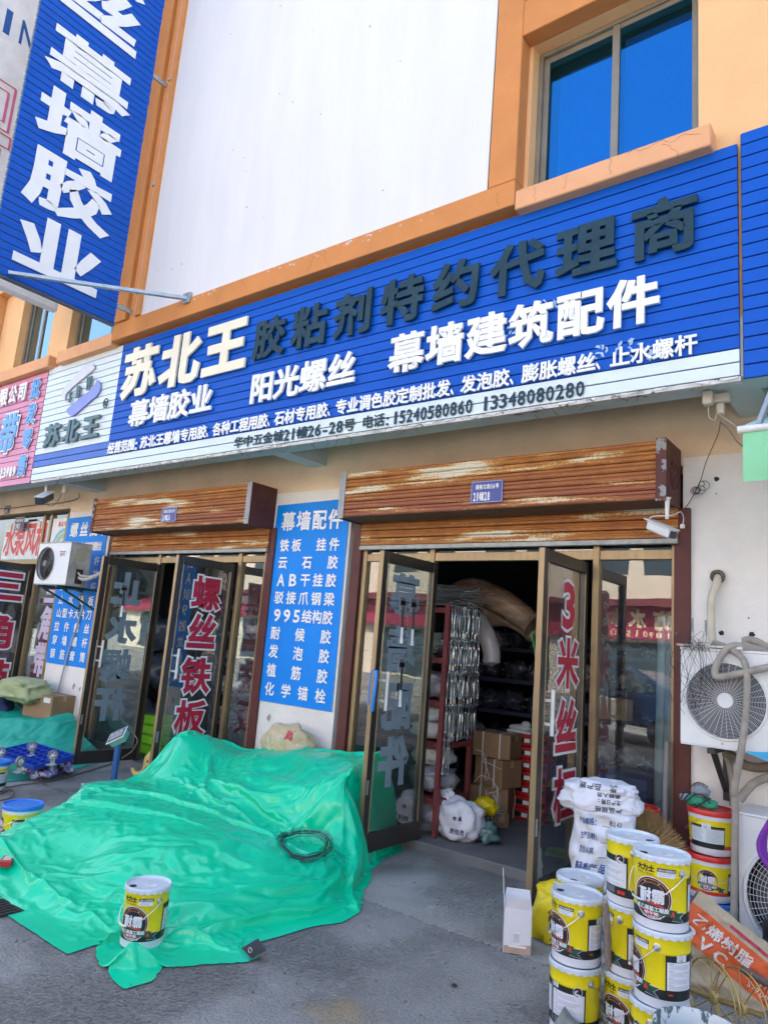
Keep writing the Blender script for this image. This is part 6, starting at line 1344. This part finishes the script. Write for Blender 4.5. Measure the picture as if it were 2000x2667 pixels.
# purple rope coil and blue bristles at the edge
rp = MB(); rpm = mat('rope_purple', (.22, .035, .40), .7, var=.25, scale=60, bump=.6, bscale=150)
for i in range(6):
    x0_ = 2003-3*i; rp.tube(pxt([(x0_+14, 2125+4*i), (x0_-4, 2150+5*i), (x0_-12, 2200), (x0_-6, 2250-4*i), (x0_+16, 2290-6*i)], -.46-.012*i), .013, 8)
tag(rp.build('rope_coil', rpm, smooth=True), 'coil of purple rope hanging at the right edge over the large air conditioner', 'rope')
br = MB(); rn = random.Random(4); s0_ = W(1945, 1960, -.46)
for i in range(60): br.tube([s0_+Vector((rn.uniform(0, .01), 0, rn.uniform(-.004, .004))), W(2010+rn.uniform(-6, 10), 1962+rn.uniform(-2, 26), -.50)], .0012, 3, caps=False)
tag(br.build('plastic_broom', mat('bristle_blue', (.05, .45, .78), .5), kind='stuff'), 'tuft of light blue plastic bristles at the right edge under the fan', 'broom')
# work gloves and a leather roll on the top plastic pail
gl = thing('work_gloves', 'grey and green work gloves with dark trim heaped on the red lid', 'gloves', loc=(P.x, P.y, .77)); gm1 = mat('glove_green', (.04, .36, .20), .8, bump=.5, bscale=60); gm2 = mat('glove_grey', (.26, .30, .34), .85, bump=.5, bscale=60)
for (x, y, s_, m_, sd_) in ((1812, 2085, (.055, .04, .030), gm1, 1), (1845, 2095, (.05, .035, .028), gm1, 2), (1825, 2062, (.045, .035, .04), gm2, 3), (1790, 2078, (.05, .02, .022), gm2, 4), (1838, 2108, (.06, .03, .018), gm2, 5), (1816, 2102, (.035, .02, .012), gm1, 6)):
    q = W(x, y, P.y-.03); q.z = max(q.z, .785); lump('glove', q, s_, m_, gl, seed=sd_, amp=.35, fr=2.4, sub=3)
for i, pp_ in enumerate(([(1785, 2090), (1810, 2070), (1835, 2075), (1850, 2095)], [(1800, 2110), (1825, 2095), (1850, 2080)], [(1772, 2082), (1782, 2065), (1795, 2066), (1780, 2085)])):
    MB().tube([q+Vector((0, 0, 0)) for q in pxt(pp_, P.y-.085)], .004, 5).build('cuff_trim', mat('trim_navy', (.01, .015, .03), .7), gl, smooth=True)
tag(MB().lathe([(.05, -.03), (.055, -.03), (.055, .03), (.05, .03), (.05, -.03)], W(1822, 2062, P.y+.05)+Vector((0, 0, .0)), 20, axis=(.25, -1, .1)).build('leather_roll', mat('leather', (.13, .05, .02), .5), smooth=True), 'brown leather roll standing behind the work gloves on the red lid', 'leather roll')
# pole and sheet rolls seen through the right glass
for i, (x, r_) in enumerate(((1737, .018),)):
    a = W(x, 1932, -.09); tag(MB().tube([a, (a.x-.02, -.12, .02)], .018, 10).build('grey_pole', mat('pole_grey', (.22, .21, .21), .6), smooth=True), 'grey pole leaning on the maroon guide rail right of the glass', 'pole')
# ================================================================= inside the shops
def shelf_unit(label, x0, x1, y0, y1, zs, m_, zt, post=.04):
    t = thing('steel_shelf', label, 'shelf', loc=((x0+x1)/2, (y0+y1)/2, .07))
    for x in (x0, x1-post):
        for y in (y0, y1-post): MB().box((x, y, .071), (x+post, y+post, zt)).build('post', m_, t)
    for z in zs: MB().box((x0+.001, y0+.001, z), (x1-.001, y1-.001, z+.012)).box((x0+post, y0-.004, z-.03), (x1-post, y0+.002, z+.014)).box((x0-.002, y0+post, z-.03), (x0+.004, y1-post, z+.014)).box((x1-.004, y0+post, z-.03), (x1+.002, y1-post, z+.014)).build('shelf_board', m_, t)
    return t
shelf_unit('red oxide steel shelf at the left of the open doorway with turnbuckles on its end', -4.25, -3.30, .13, .66, (.36, .80, 1.14, 1.50, 1.93), postm, 1.985)
dark_sh = mat('shelf_navy', (.03, .035, .09), .6)
shelf_unit('dark shelf across the back of the right-hand shop', -4.75, -1.4, 2.35, 2.85, (.55, .95, 1.30, 1.65), dark_sh, 2.1)
shelf_unit('dark shelf of bagged fasteners inside the left shop', -7.25, -5.2, .95, 1.4, (.50, .85, 1.2, 1.55, 1.9), dark_sh, 2.1)
zinc = mat('zinc_rod', (.52, .57, .58), .28, .85, var=.15, scale=30)
def turnbuckle():
    t = thing('turnbuckle', 'x', 'turnbuckle'); mb = MB(); r = .0042
    mb.tube([(0, .012*math.sin(a)-.0, -.012+.013*math.cos(a)) for a in (2.6, 2.0, 1.2, .5, 0, -.6, -1.2)]+[(0, -.004, -.034), (0, 0, -.075)], r, 5)
    mb.build('hook', zinc, t, smooth=True)
    b = MB()
    for s_ in (-1, 1): b.tube([(0, 0, -.070), (0, s_*.009, -.084), (0, s_*.0095, -.20), (0, 0, -.214)], r*.95, 5)
    b.tube([(0, 0, -.062), (0, 0, -.082)], .0075, 6); b.tube([(0, 0, -.204), (0, 0, -.222)], .0075, 6); b.build('frame', zinc, t, smooth=True)
    e = MB(); e.tube([(0, 0, -.215), (0, 0, -.262)], r, 5); e.tube([(0, .0115*math.sin(a), -.275+.0115*math.cos(a)) for a in [k*.628 for k in range(10)]], .0036, 5, closed=True); e.build('eye', zinc, t, smooth=True); return t
tb0 = turnbuckle(); rn = random.Random(15); n_ = 0; GT = 'galvanised turnbuckles hanging in rows on the shelf end'
for c in range(23):
    y = .14+.0215*c; z = 1.965-.004*rn.random()
    nrow = 4 if rn.random() < .8 else 3
    if c < 3: nrow = 5
    if c in (16, 19, 21): nrow = 3
    for k in range(nrow):
        o = tb0 if n_ == 0 else dup(tb0, (0, 0, 0)); n_ += 1
        o.location = (-3.272+.022*(c % 2)+rn.uniform(-.004, .004), y+rn.uniform(-.005, .005)+.004*k*math.sin(c), z); o.rotation_euler = (rn.uniform(-.03, .03), rn.uniform(-.02, .02), rn.uniform(-.8, .8))
        o['label'] = 'galvanised turnbuckle hanging in the dense rows on the end of the red oxide shelf'; o['group'] = GT; z -= .272+.012*rn.random()
tag(MB().tube([(-3.27, .12, 1.966), (-3.27, .67, 1.966)], .005, 6).tube([(-3.295, .13, 1.966), (-3.265, .13, 1.966)], .004, 5).build('hanging_bar', zinc), 'thin steel bar along the shelf top that carries the turnbuckles', 'bar')
# loose rods piled on the shelf top and on its boards
def rods(label, c, n_, L_, spread, r=.004, m_=zinc, ang=.5):
    mb = MB()
    for i in range(n_):
        p = Vector(c)+Vector((rn.uniform(-spread[0], spread[0]), rn.uniform(-spread[1], spread[1]), rn.uniform(0, spread[2]))); a = rn.gauss(0, ang); d = Vector((math.cos(a), math.sin(a), rn.gauss(0, .05)))*L_/2; k = rn.uniform(-.03, .05)
        mb.tube([p-d, p+Vector((0, 0, k)), p+d], r, 4)
    return tag(mb.build('rod_pile', m_, smooth=True, kind='stuff'), label, 'rods')
rods('heap of bent galvanised rods on top of the red oxide shelf', (-3.6, .35, 1.99), 110, .55, (.25, .16, .13), .0045, ang=.35)
rods('bundle of short rods on the upper board of the red oxide shelf', (-3.55, .33, 1.52), 110, .30, (.14, .12, .2), .005, ang=.3)
bagm = mat('clear_bag', (.32, .33, .35), .25, var=.5, scale=9, bump=.8, bscale=12); bagw = mat('white_bag', (.50, .50, .50), .4, var=.15, scale=9, bump=.5, bscale=12); bagd = mat('dark_bag', (.06, .07, .11), .3, var=.6, scale=14, bump=.8, bscale=18)
for i, (x, y, z, sx_, sy_, sz_, m_) in enumerate(((-3.50, .35, .905, .17, .17, .07, bagw), (-3.48, .36, 1.03, .16, .16, .06, bagw), (-3.52, .36, 1.27, .17, .17, .11, bagm), (-3.5, .35, .50, .17, .18, .11, bagm), (-3.5, .36, .68, .15, .15, .07, bagw), (-3.45, .35, .22, .17, .18, .13, bagm))):
    tag(lump('plastic_bag', (x, y, z), (sx_, sy_, sz_), m_, seed=i*3, amp=.3, fr=2, sq=.3), ['lower white bag lying on the third board of the red oxide shelf', 'upper white bag stacked on the third board of the red oxide shelf', 'clear bag on the fourth board of the red oxide shelf', 'clear bag on the lowest board of the red oxide shelf', 'white bag lying over the clear one on the lowest board of the red oxide shelf', 'clear bag on the floor beneath the red oxide shelf'][i], 'bag', 'bags of hardware on the red oxide shelf')
k = 0
for zi, z in enumerate((.567, .967, 1.317, 1.667)):
    for j, x in enumerate([-4.6+.26*j for j in range(9)]):
        s_ = rn.uniform(.10, .14); m_ = rn.choice((bagd, bagd, bagm, bagd)); k += 1; OR = ('leftmost', 'second', 'third', 'fourth', 'fifth', 'sixth', 'seventh', 'eighth', 'rightmost'); BD = ('lowest', 'second', 'third', 'top')
        tag(lump('plastic_bag', (x+rn.uniform(-.04, .04), 2.5, z+s_*.75), (s_, .14, s_*.85), m_, seed=k, amp=.5, fr=2.4, sub=2 if False else 3), '%s dim bag from the left on the %s board of the dark back shelf' % (OR[j], BD[zi]), 'bag', 'bags on the dark back shelf')
k = 40
for zi, z in enumerate((.51, .86, 1.21, 1.56)):
    for j, x in enumerate([-7.05+.26*j for j in range(7)]):
        s_ = rn.uniform(.10, .13); k += 1
        if z == 1.56 and x < -6.6:
            continue
        tag(lump('plastic_bag', (x+rn.uniform(-.03, .03), 1.08, z+s_*.75), (s_, .12, s_*.85), rn.choice((bagd, bagm, bagd)), seed=k, amp=.5, fr=2.4), '%s dim bag from the left on the %s board of the left shop shelf' % (OR[j], BD[zi]), 'bag', 'bags on the left shop shelf')
# wrapped bundles lying high across the shelves
pe = mat('pe_wrap', (.36, .26, .19), .3, var=.45, scale=5, stretch=(1, 1, 3), bump=1, bscale=14); pew = mat('pe_wrap_white', (.50, .48, .48), .35, var=.15, scale=4, bump=.5, bscale=9)
a_ = [W(x, y, 1.25) for x, y in ((1180, 1545), (1230, 1535), (1290, 1560), (1340, 1590), (1390, 1630))]
tag(MB().tube(smooth_path(a_, 5), [.05]+[.10+.035*math.sin(i*.16) for i in range(19)]+[.13], 14).build('wrapped_bundle', pe, smooth=True), 'thick brownish plastic wrapped bundle sagging across the top of the open doorway', 'bundle')
a_ = [W(x, y, 1.35) for x, y in ((1150, 1560), (1200, 1555), (1260, 1600), (1330, 1610), (1395, 1660))]
tag(MB().tube(smooth_path(a_, 5), [.06]+[.085+.03*math.sin(i*.2) for i in range(19)]+[.06], 12).build('wrapped_bundle', pe, smooth=True), 'second brownish wrapped bundle under the thick one', 'bundle')
a_ = [W(x, y, .95) for x, y in ((1215, 1560), (1250, 1610), (1270, 1660), (1280, 1700), (1280, 1722), (1281, 1735))]
tag(MB().tube(smooth_path(a_, 5), [.03+.055*min(1, i/10) for i in range(21)]+[.085, .075, .04, .022, .025], 14).build('wrapped_bundle', pew, smooth=True), 'white wrapped bundle hanging tied beside the turnbuckles', 'bundle')
# cartons and red cases
redc = mat('case_red', (.45, .02, .02), .4); steelgrey = mat('clasp', (.5, .5, .48), .4, .6)
x = 0
def red_case(label, c):
    t = thing('tool_case', label, 'tool case', 'red tool cases stacked in the shop', loc=(c[0], c[1], c[2]-.055)); MB().box((c[0]-.20, c[1]-.12, c[2]-.053), (c[0]+.20, c[1]+.12, c[2]+.053)).build('case_body', redc, t, bevel=.01)
    MB().box((c[0]-.19, c[1]-.123, c[2]-.022), (c[0]+.19, c[1]-.1205, c[2]+.022)).build('case_front', blk, t); MB().box((c[0]-.03, c[1]-.126, c[2]-.018), (c[0]+.03, c[1]-.1235, c[2]+.018)).build('clasp', label_w, t)
    MB().box((c[0]-.115, c[1]-.1245, c[2]-.053), (c[0]-.107, c[1]-.1235, c[2]+.053)).box((c[0]+.10, c[1]-.1245, c[2]-.053), (c[0]+.108, c[1]-.1235, c[2]+.053)).build('strap', strapm, t)
q0 = W(1370, 2110, 1.5)
names = ['bottom', 'second', 'third', 'fourth', 'fifth', 'sixth', 'top']

cX = W(1290, 2050, 1.22).x; rX = W(1385, 2000, 1.5).x
carton('brown strapped carton forming the top of the pile left of the red cases', (cX, 1.22, .74), .19, .14, .11, R(4), straps=True)
carton('strapped carton in the middle of the pile left of the red cases', (cX+.03, 1.20, .50), .17, .14, .12, R(-14), straps=True)
carton('large open carton at the bottom of the pile left of the red cases', (cX-.02, 1.20, .22), .18, .15, .15, R(16), straps=True)
carton('small brown carton with white straps on the shop floor beside the white sack', tuple(G(1313, 2118, .07)+Vector((0, .08, .075))), .13, .09, .075, R(8), straps=True, labels=((-.45, .1, .035, .03),))
fs_, ff_ = printed_sack('x', (0, 0, 0), 0, .01, .01, .02, [], 1) if False else (None, None)
wk = thing('white_woven_sack', 'slumped white woven sack with black print just inside the open doorway', 'sack', loc=(-3.1, .2, .07)); p = G(1180, 2195, .07)
lump('sack_body', (p.x-.04, p.y+.12, .215), (.21, .15, .17), swm, wk, seed=17, amp=.22, fr=1.9, sub=4, flat=.85, sq=.08)
dd = (CAM-p); dd.z = 0; dd.normalize(); FW = snapf(wk.children[0], Vector((p.x-.04, p.y+.12, .215)), Vector((-dd.y, dd.x, 0)), Vector((0, 0, 1)), dd)
mb = MB()
for i, c in enumerate('质检员:'): put(mb, c, -.06+.04*i, -.025+.04*i, -.075, -.035, FW, n0=.004, off=.03, rot=-.2)
for i, c in enumerate('数量'): put(mb, c, -.04+.04*i, -.01+.04*i, .03, .06, FW, n0=.004, off=.03, rot=.2)
mb.build('lettering', ink, wk)
lump('sack_neck', (p.x-.16, p.y+.14, .37), (.06, .05, .06), swm, wk, seed=4, amp=.5)
tag(lump('yellow_cloth', (p.x+.04, p.y+.42, .30), (.10, .08, .07), ybm, seed=3, amp=.4), 'yellow plastic cloth behind the slumped white sack', 'cloth')
tag(lump('clear_bag', (p.x+.19, p.y+.22, .14), (.09, .09, .08), mat('bag_teal', (.12, .22, .22), .2, var=.5, scale=14), seed=5, amp=.4, flat=.8), 'clear teal bag on the floor right of the slumped white sack', 'bag')
carton('little torn carton lying tilted in front of the strapped pile', (cX+.16, .98, .13), .09, .07, .055, R(-32), straps=True)
carton('flat carton lid on the floor left of the small strapped carton', (cX-.10, .85, .10), .10, .09, .03, R(25))
mb = MB(); rn = random.Random(77)
for i in range(9):
    p_ = Vector((cX+rn.uniform(-.15, .2), .98+rn.uniform(-.1, .05), .3+rn.uniform(-.1, .5))); pts = [p_]
    for k_ in range(5): pts.append(pts[-1]+Vector((rn.uniform(-.07, .09), rn.uniform(-.03, .02), rn.uniform(-.14, .02))))
    mb.tube(smooth_path(pts, 4), .0028, 4)
tag(mb.build('packing_strap', strapm, kind='stuff'), 'tangle of loose white packing straps over the brown cartons', 'straps')
# shoe on the red cases
for i in range(7): red_case('%s red tool case of the stack behind the open doorway' % names[i], (rX+.01*(i % 2), 1.5, .125+.112*i))
shp = Vector((rX-.10, 1.42, .865)); so_ = thing('sports_shoe', 'pale sports shoe resting on the red tool cases', 'shoe', loc=shp); shm = mat('shoe_pale', (.46, .50, .48), .7, var=.1)
lump('upper', shp+Vector((0, 0, .035)), (.12, .045, .035), shm, so_, seed=2, amp=.06); lump('collar', shp+Vector((.06, 0, .07)), (.05, .036, .035), shm, so_, seed=3, amp=.06); MB().obox(shp, .125, .042, .012).build('sole', pwh, so_, bevel=.008)
tag(MB().bar(W(1387, 1650, .9), W(1398, 1722, .9), .03, .012).build('green_strip', mat('strip_green', (.02, .38, .10), .5)), 'bright green plastic strip leaning behind the right door stile', 'strip')
# brown trousers-like cardboard on the upper back shelf
carton('torn brown carton on the second board of the back shelf', (-2.55, 2.15, 1.14), .16, .1, .1, R(20)); 
# right window: tubes stood on end and blue sealant cartons
pipem = mat('film_roll', (.36, .44, .50), .35, var=.2, scale=4, bump=.4, bscale=8)
for i, (x, y_) in enumerate(((-1.49, .22), (-1.57, .30))):
    tag(MB().tube([(x, y_, .08), (x+.01, y_-.02, 1.0), (x+.03, y_-.05, 1.95)], [.055, .05, .045], 12).build('film_roll', pipem, smooth=True), ['right of two blue-grey film rolls standing behind the right fixed glass', 'left of two blue-grey film rolls standing behind the right fixed glass'][i], 'roll')
bc = mat('box_blue', (.01, .05, .22), .4); limeg = mat('print_lime', (.30, .62, .03), .5)
for i in range(3):
    z = .20+.24*i; c = (-1.80, .30, z); t = carton(['lowest blue sealant carton behind the right glass', 'middle blue sealant carton behind the right glass', 'top blue sealant carton behind the right glass'][i], c, .17, .12, .117, 0, bc, tape=False, group='blue sealant cartons')
    FB = XZ(.178); MB().prism([(-1.93, z-.03), (-1.70, z-.05), (-1.74, z+.02), (-1.93, z+.04)], FB, .001).build('label', limeg, t)
    line('Silicone Sealant', -1.92, -1.74, z-.018, z+.004, XZ(.1765), name='lettering', mats=blk, parent=t, joined=True, off=.01)
    line('HK', -1.94, -1.90, z+.065, z+.09, XZ(.1765), name='lettering', mats=pwh, parent=t, joined=True, off=.02)
# goods behind the pier-side glass and in the left shop
lime_box = mat('box_lime', (.22, .60, .02), .45)
for i in range(4):
    c = W(376, 1955, .35); t = carton(['lowest', 'second', 'third', 'topmost'][i]+' lime green carton of the stack in the left shop doorway', (c.x+.02, .42, .125+.116*i), .17, .13, .053, R(3), lime_box, tape=False, group='lime green cartons', labels=((-.4, 0, .04, .02),)); MB().box((c.x-.151, .2865, .085+.116*i), (c.x+.191, .2885, .092+.116*i)).build('printed_stripe', mat('stripe_dark_green', (.02, .12, .02), .5), t)
for i, (x, z) in enumerate(((-6.9, 1.64), (-6.9, 1.735), (-6.86, 2.0), (-6.62, 1.64))):
    carton(['small white boxed fan on the upper shelf of the left shop', 'white box stacked on another on the upper shelf of the left shop', 'pale box on the top shelf of the left shop', 'white box right of the stacked pair in the left shop'][i], (x, 1.02, z), .11, .08, .045, 0, mat('box_pale', (.45, .45, .46), .6), tape=False, labels=((.1, 0, .03, .02),))
mb = MB(); 
for i in range(26): x = -5.80+.010*i; mb.bar((x, .16+rn.uniform(0, .12), .08), (x-.14+rn.uniform(-.05, .12), .10+rn.uniform(0, .1), .55+rn.uniform(0, .12)), .018, .004)
tag(mb.build('flat_bars', mat('bar_rust', (.14, .07, .06), .7), kind='stuff'), 'fan of rusty flat bars leaning behind the left shop glass', 'bars')
tag(MB().bar((-5.60, .10, .08), (-5.50, .09, 1.15), .09, .006).build('rusty_strip', mat('strip_rust', (.20, .09, .05), .8, var=.4, scale=9)), 'tall rusty strip leaning at the right edge of the left shop glass', 'strip')
lump_b = tag(lump('bagged_goods', (-5.72, .55, .9), (.2, .2, .3), bagm, seed=33, amp=.4), 'grey bagged goods behind the narrow glass of the left shop', 'bag')
for i, z in enumerate((.45, 1.05, 1.5)): tag(lump('plastic_bag', (-7.85, .5, z), (.35, .2, .2), bagd, seed=60+i, amp=.4), ['low', 'middle', 'high'][i]+' dark bag behind the fixed glass left of the 止水 leaf', 'bag')
pumps = mat('pump_grey', (.12, .13, .14), .5, .3)
for i, (x, z) in enumerate(((-11.0, .9), (-10.7, 1.35), (-9.85, 1.5), (-9.85, .8), (-11.2, 1.7))): tag(lump('pump', (x, .6, z), (.22, .2, .18), pumps, seed=80+i, amp=.25), ['low grey pump at the left inside the pump shop', 'middle grey pump inside the pump shop', 'grey pump high behind the pump shop side pane', 'grey pump low behind the pump shop side pane', 'highest grey pump inside the pump shop'][i], 'pump')

# ================================================================= across the yard: what the sunlit glass mirrors
ob_ = thing('opposite_building', 'sunlit cream shop row with a maroon sign mirrored in the right window', 'building', loc=(-12, -28, 0)); YO = -26
cr = mat('opposite_wall', (.66, .60, .50), .85, var=.08, scale=.5); mar = mat('opposite_sign', (.34, .03, .08), .5, var=.1)
MB().box((-48, YO-9, -.03), (26, YO, 9.5)).build('wall', cr, ob_)
MB().box((-48, YO, 2.66), (26, YO+.35, 3.95)).build('sign_band', mar, ob_)
MB().box((-48, YO, 3.95), (26, YO+.9, 4.25)).build('canopy', mat('opposite_roof', (.16, .03, .04), .7), ob_)
FO = (Vector((0, YO+.36, 0)), Vector((-1, 0, 0)), Vector((0, 0, 1)), Vector((0, 1, 0)))
a = W(1735, 1615, 26); b_ = W(1667, 1615, 26)
cwo = mat('opposite_letter', (.78, .66, .45), .5)
for c, xx in (('防', a.x), ('水', b_.x), ('材', 2*b_.x-a.x), ('料', 3*b_.x-2*a.x), ('业', 2*a.x-b_.x), ('专', 3*a.x-2*b_.x)):
    mb = MB(); put(mb, c, -xx-.36, -xx+.36, 3.12, 3.82, FO, n0=.01, off=.05); mb.build('character', cwo, ob_)
line('电话:18901520838', -a.x-1.6, -a.x+3.2, 2.75, 3.02, FO, name='character', mats=cwo, parent=ob_, joined=True, off=.03, n0=.01)
dkg = mat('opposite_glass', (.05, .08, .10), .12)
for i in range(13):
    x = -46+5.6*i; MB().box((x, YO, .1), (x+3.9, YO+.03, 2.5)).build('shop_window', dkg, ob_)
    MB().box((x+.4, YO, 5.4), (x+1.9, YO+.03, 7)).box((x+2.6, YO, 5.4), (x+4.1, YO+.03, 7)).build('window', dkg, ob_)
cr_ = thing('parked_car', 'dark blue parked car seen only as a reflection in the right window', 'car', loc=(-5, -9, 0)); cbm = mat('car_blue', (.02, .05, .13), .25, .3)
prof = [(-2.2, .35), (-2.25, .7), (-1.9, .92), (-.95, 1.0), (-.35, 1.45), (.9, 1.48), (1.7, 1.05), (2.2, .98), (2.25, .4)]
FCAR = (Vector((-5.6, -9.4, 0)), Vector((1, 0, 0)), Vector((0, 0, 1)), Vector((0, -1, 0)))
MB().prism(poly_ccw(prof), FCAR, 1.65).build('car_body', cbm, cr_, bevel=.09, seg=3)
FC2 = (Vector((-5.6, -9.39, 0)), Vector((1, 0, 0)), Vector((0, 0, 1)), Vector((0, -1, 0)))
MB().prism(poly_ccw([(-.85, 1.02), (-.33, 1.38), (.85, 1.41), (1.5, 1.06)]), FC2, 1.67).build('side_glass', dkg, cr_)
for x in (-1.4, 1.4):
    for y in (-9.5, -10.9): MB().lathe([(.0, -.1), (.30, -.1), (.32, -.08), (.32, .08), (.30, .1), (0, .1)], (-5.6+x, y, .32), 20, axis=(0, 1, 0)).build('wheel', dark_m, cr_)

# random zinc bits added to the stock so the dark shelves glint
rn = random.Random(44)
for nm, (xa, xb, ya, yb_, zs), lb in (('a', (-4.6, -2.3, 2.36, 2.7, (.57, .97, 1.32, 1.67)), 'scatter of zinc fasteners added for glints on the dark back shelf'), ('b', (-7.2, -5.3, .96, 1.3, (.51, .86, 1.21, 1.56)), 'scatter of zinc fasteners added for glints on the left shop shelf')):
    mb = MB()
    for i in range(900):
        c = Vector((rn.uniform(xa, xb), rn.uniform(ya, yb_), rn.choice(zs)+abs(rn.gauss(0, .07))+.01)); d = Vector((rn.gauss(0, 1), rn.gauss(0, .5), rn.gauss(0, .7))).normalized()*rn.uniform(.01, .05)
        mb.bar(c-d, c+d, rn.uniform(.003, .009))
    tag(mb.build('glint_fastener', zinc, kind='stuff'), lb, 'fasteners')
tag(MB().lathe([(.008, 0), (.014, 0), (.015, .003), (.012, .006), (.008, .004)], G(1183, 2569, .001), 14).build('iron_washer', mat('iron_rust', (.06, .04, .03), .8)), 'small rusty iron ring lying alone on the concrete', 'washer')
mb = MB(); 
for i in range(260):
    c = Vector((rn.uniform(-4.2, -.6), rn.uniform(-3.2, -.1), .001)); r_ = rn.uniform(.002, .006); mb.obox(c+Vector((0, 0, r_*.4)), r_, r_*rn.uniform(.4, 1), r_*.5, Matrix.Rotation(rn.uniform(0, 6), 4, 'Z'))
mb.build('grit', mat('grit_grey', (.16, .15, .14), .9, var=.5, scale=3), kind='stuff')
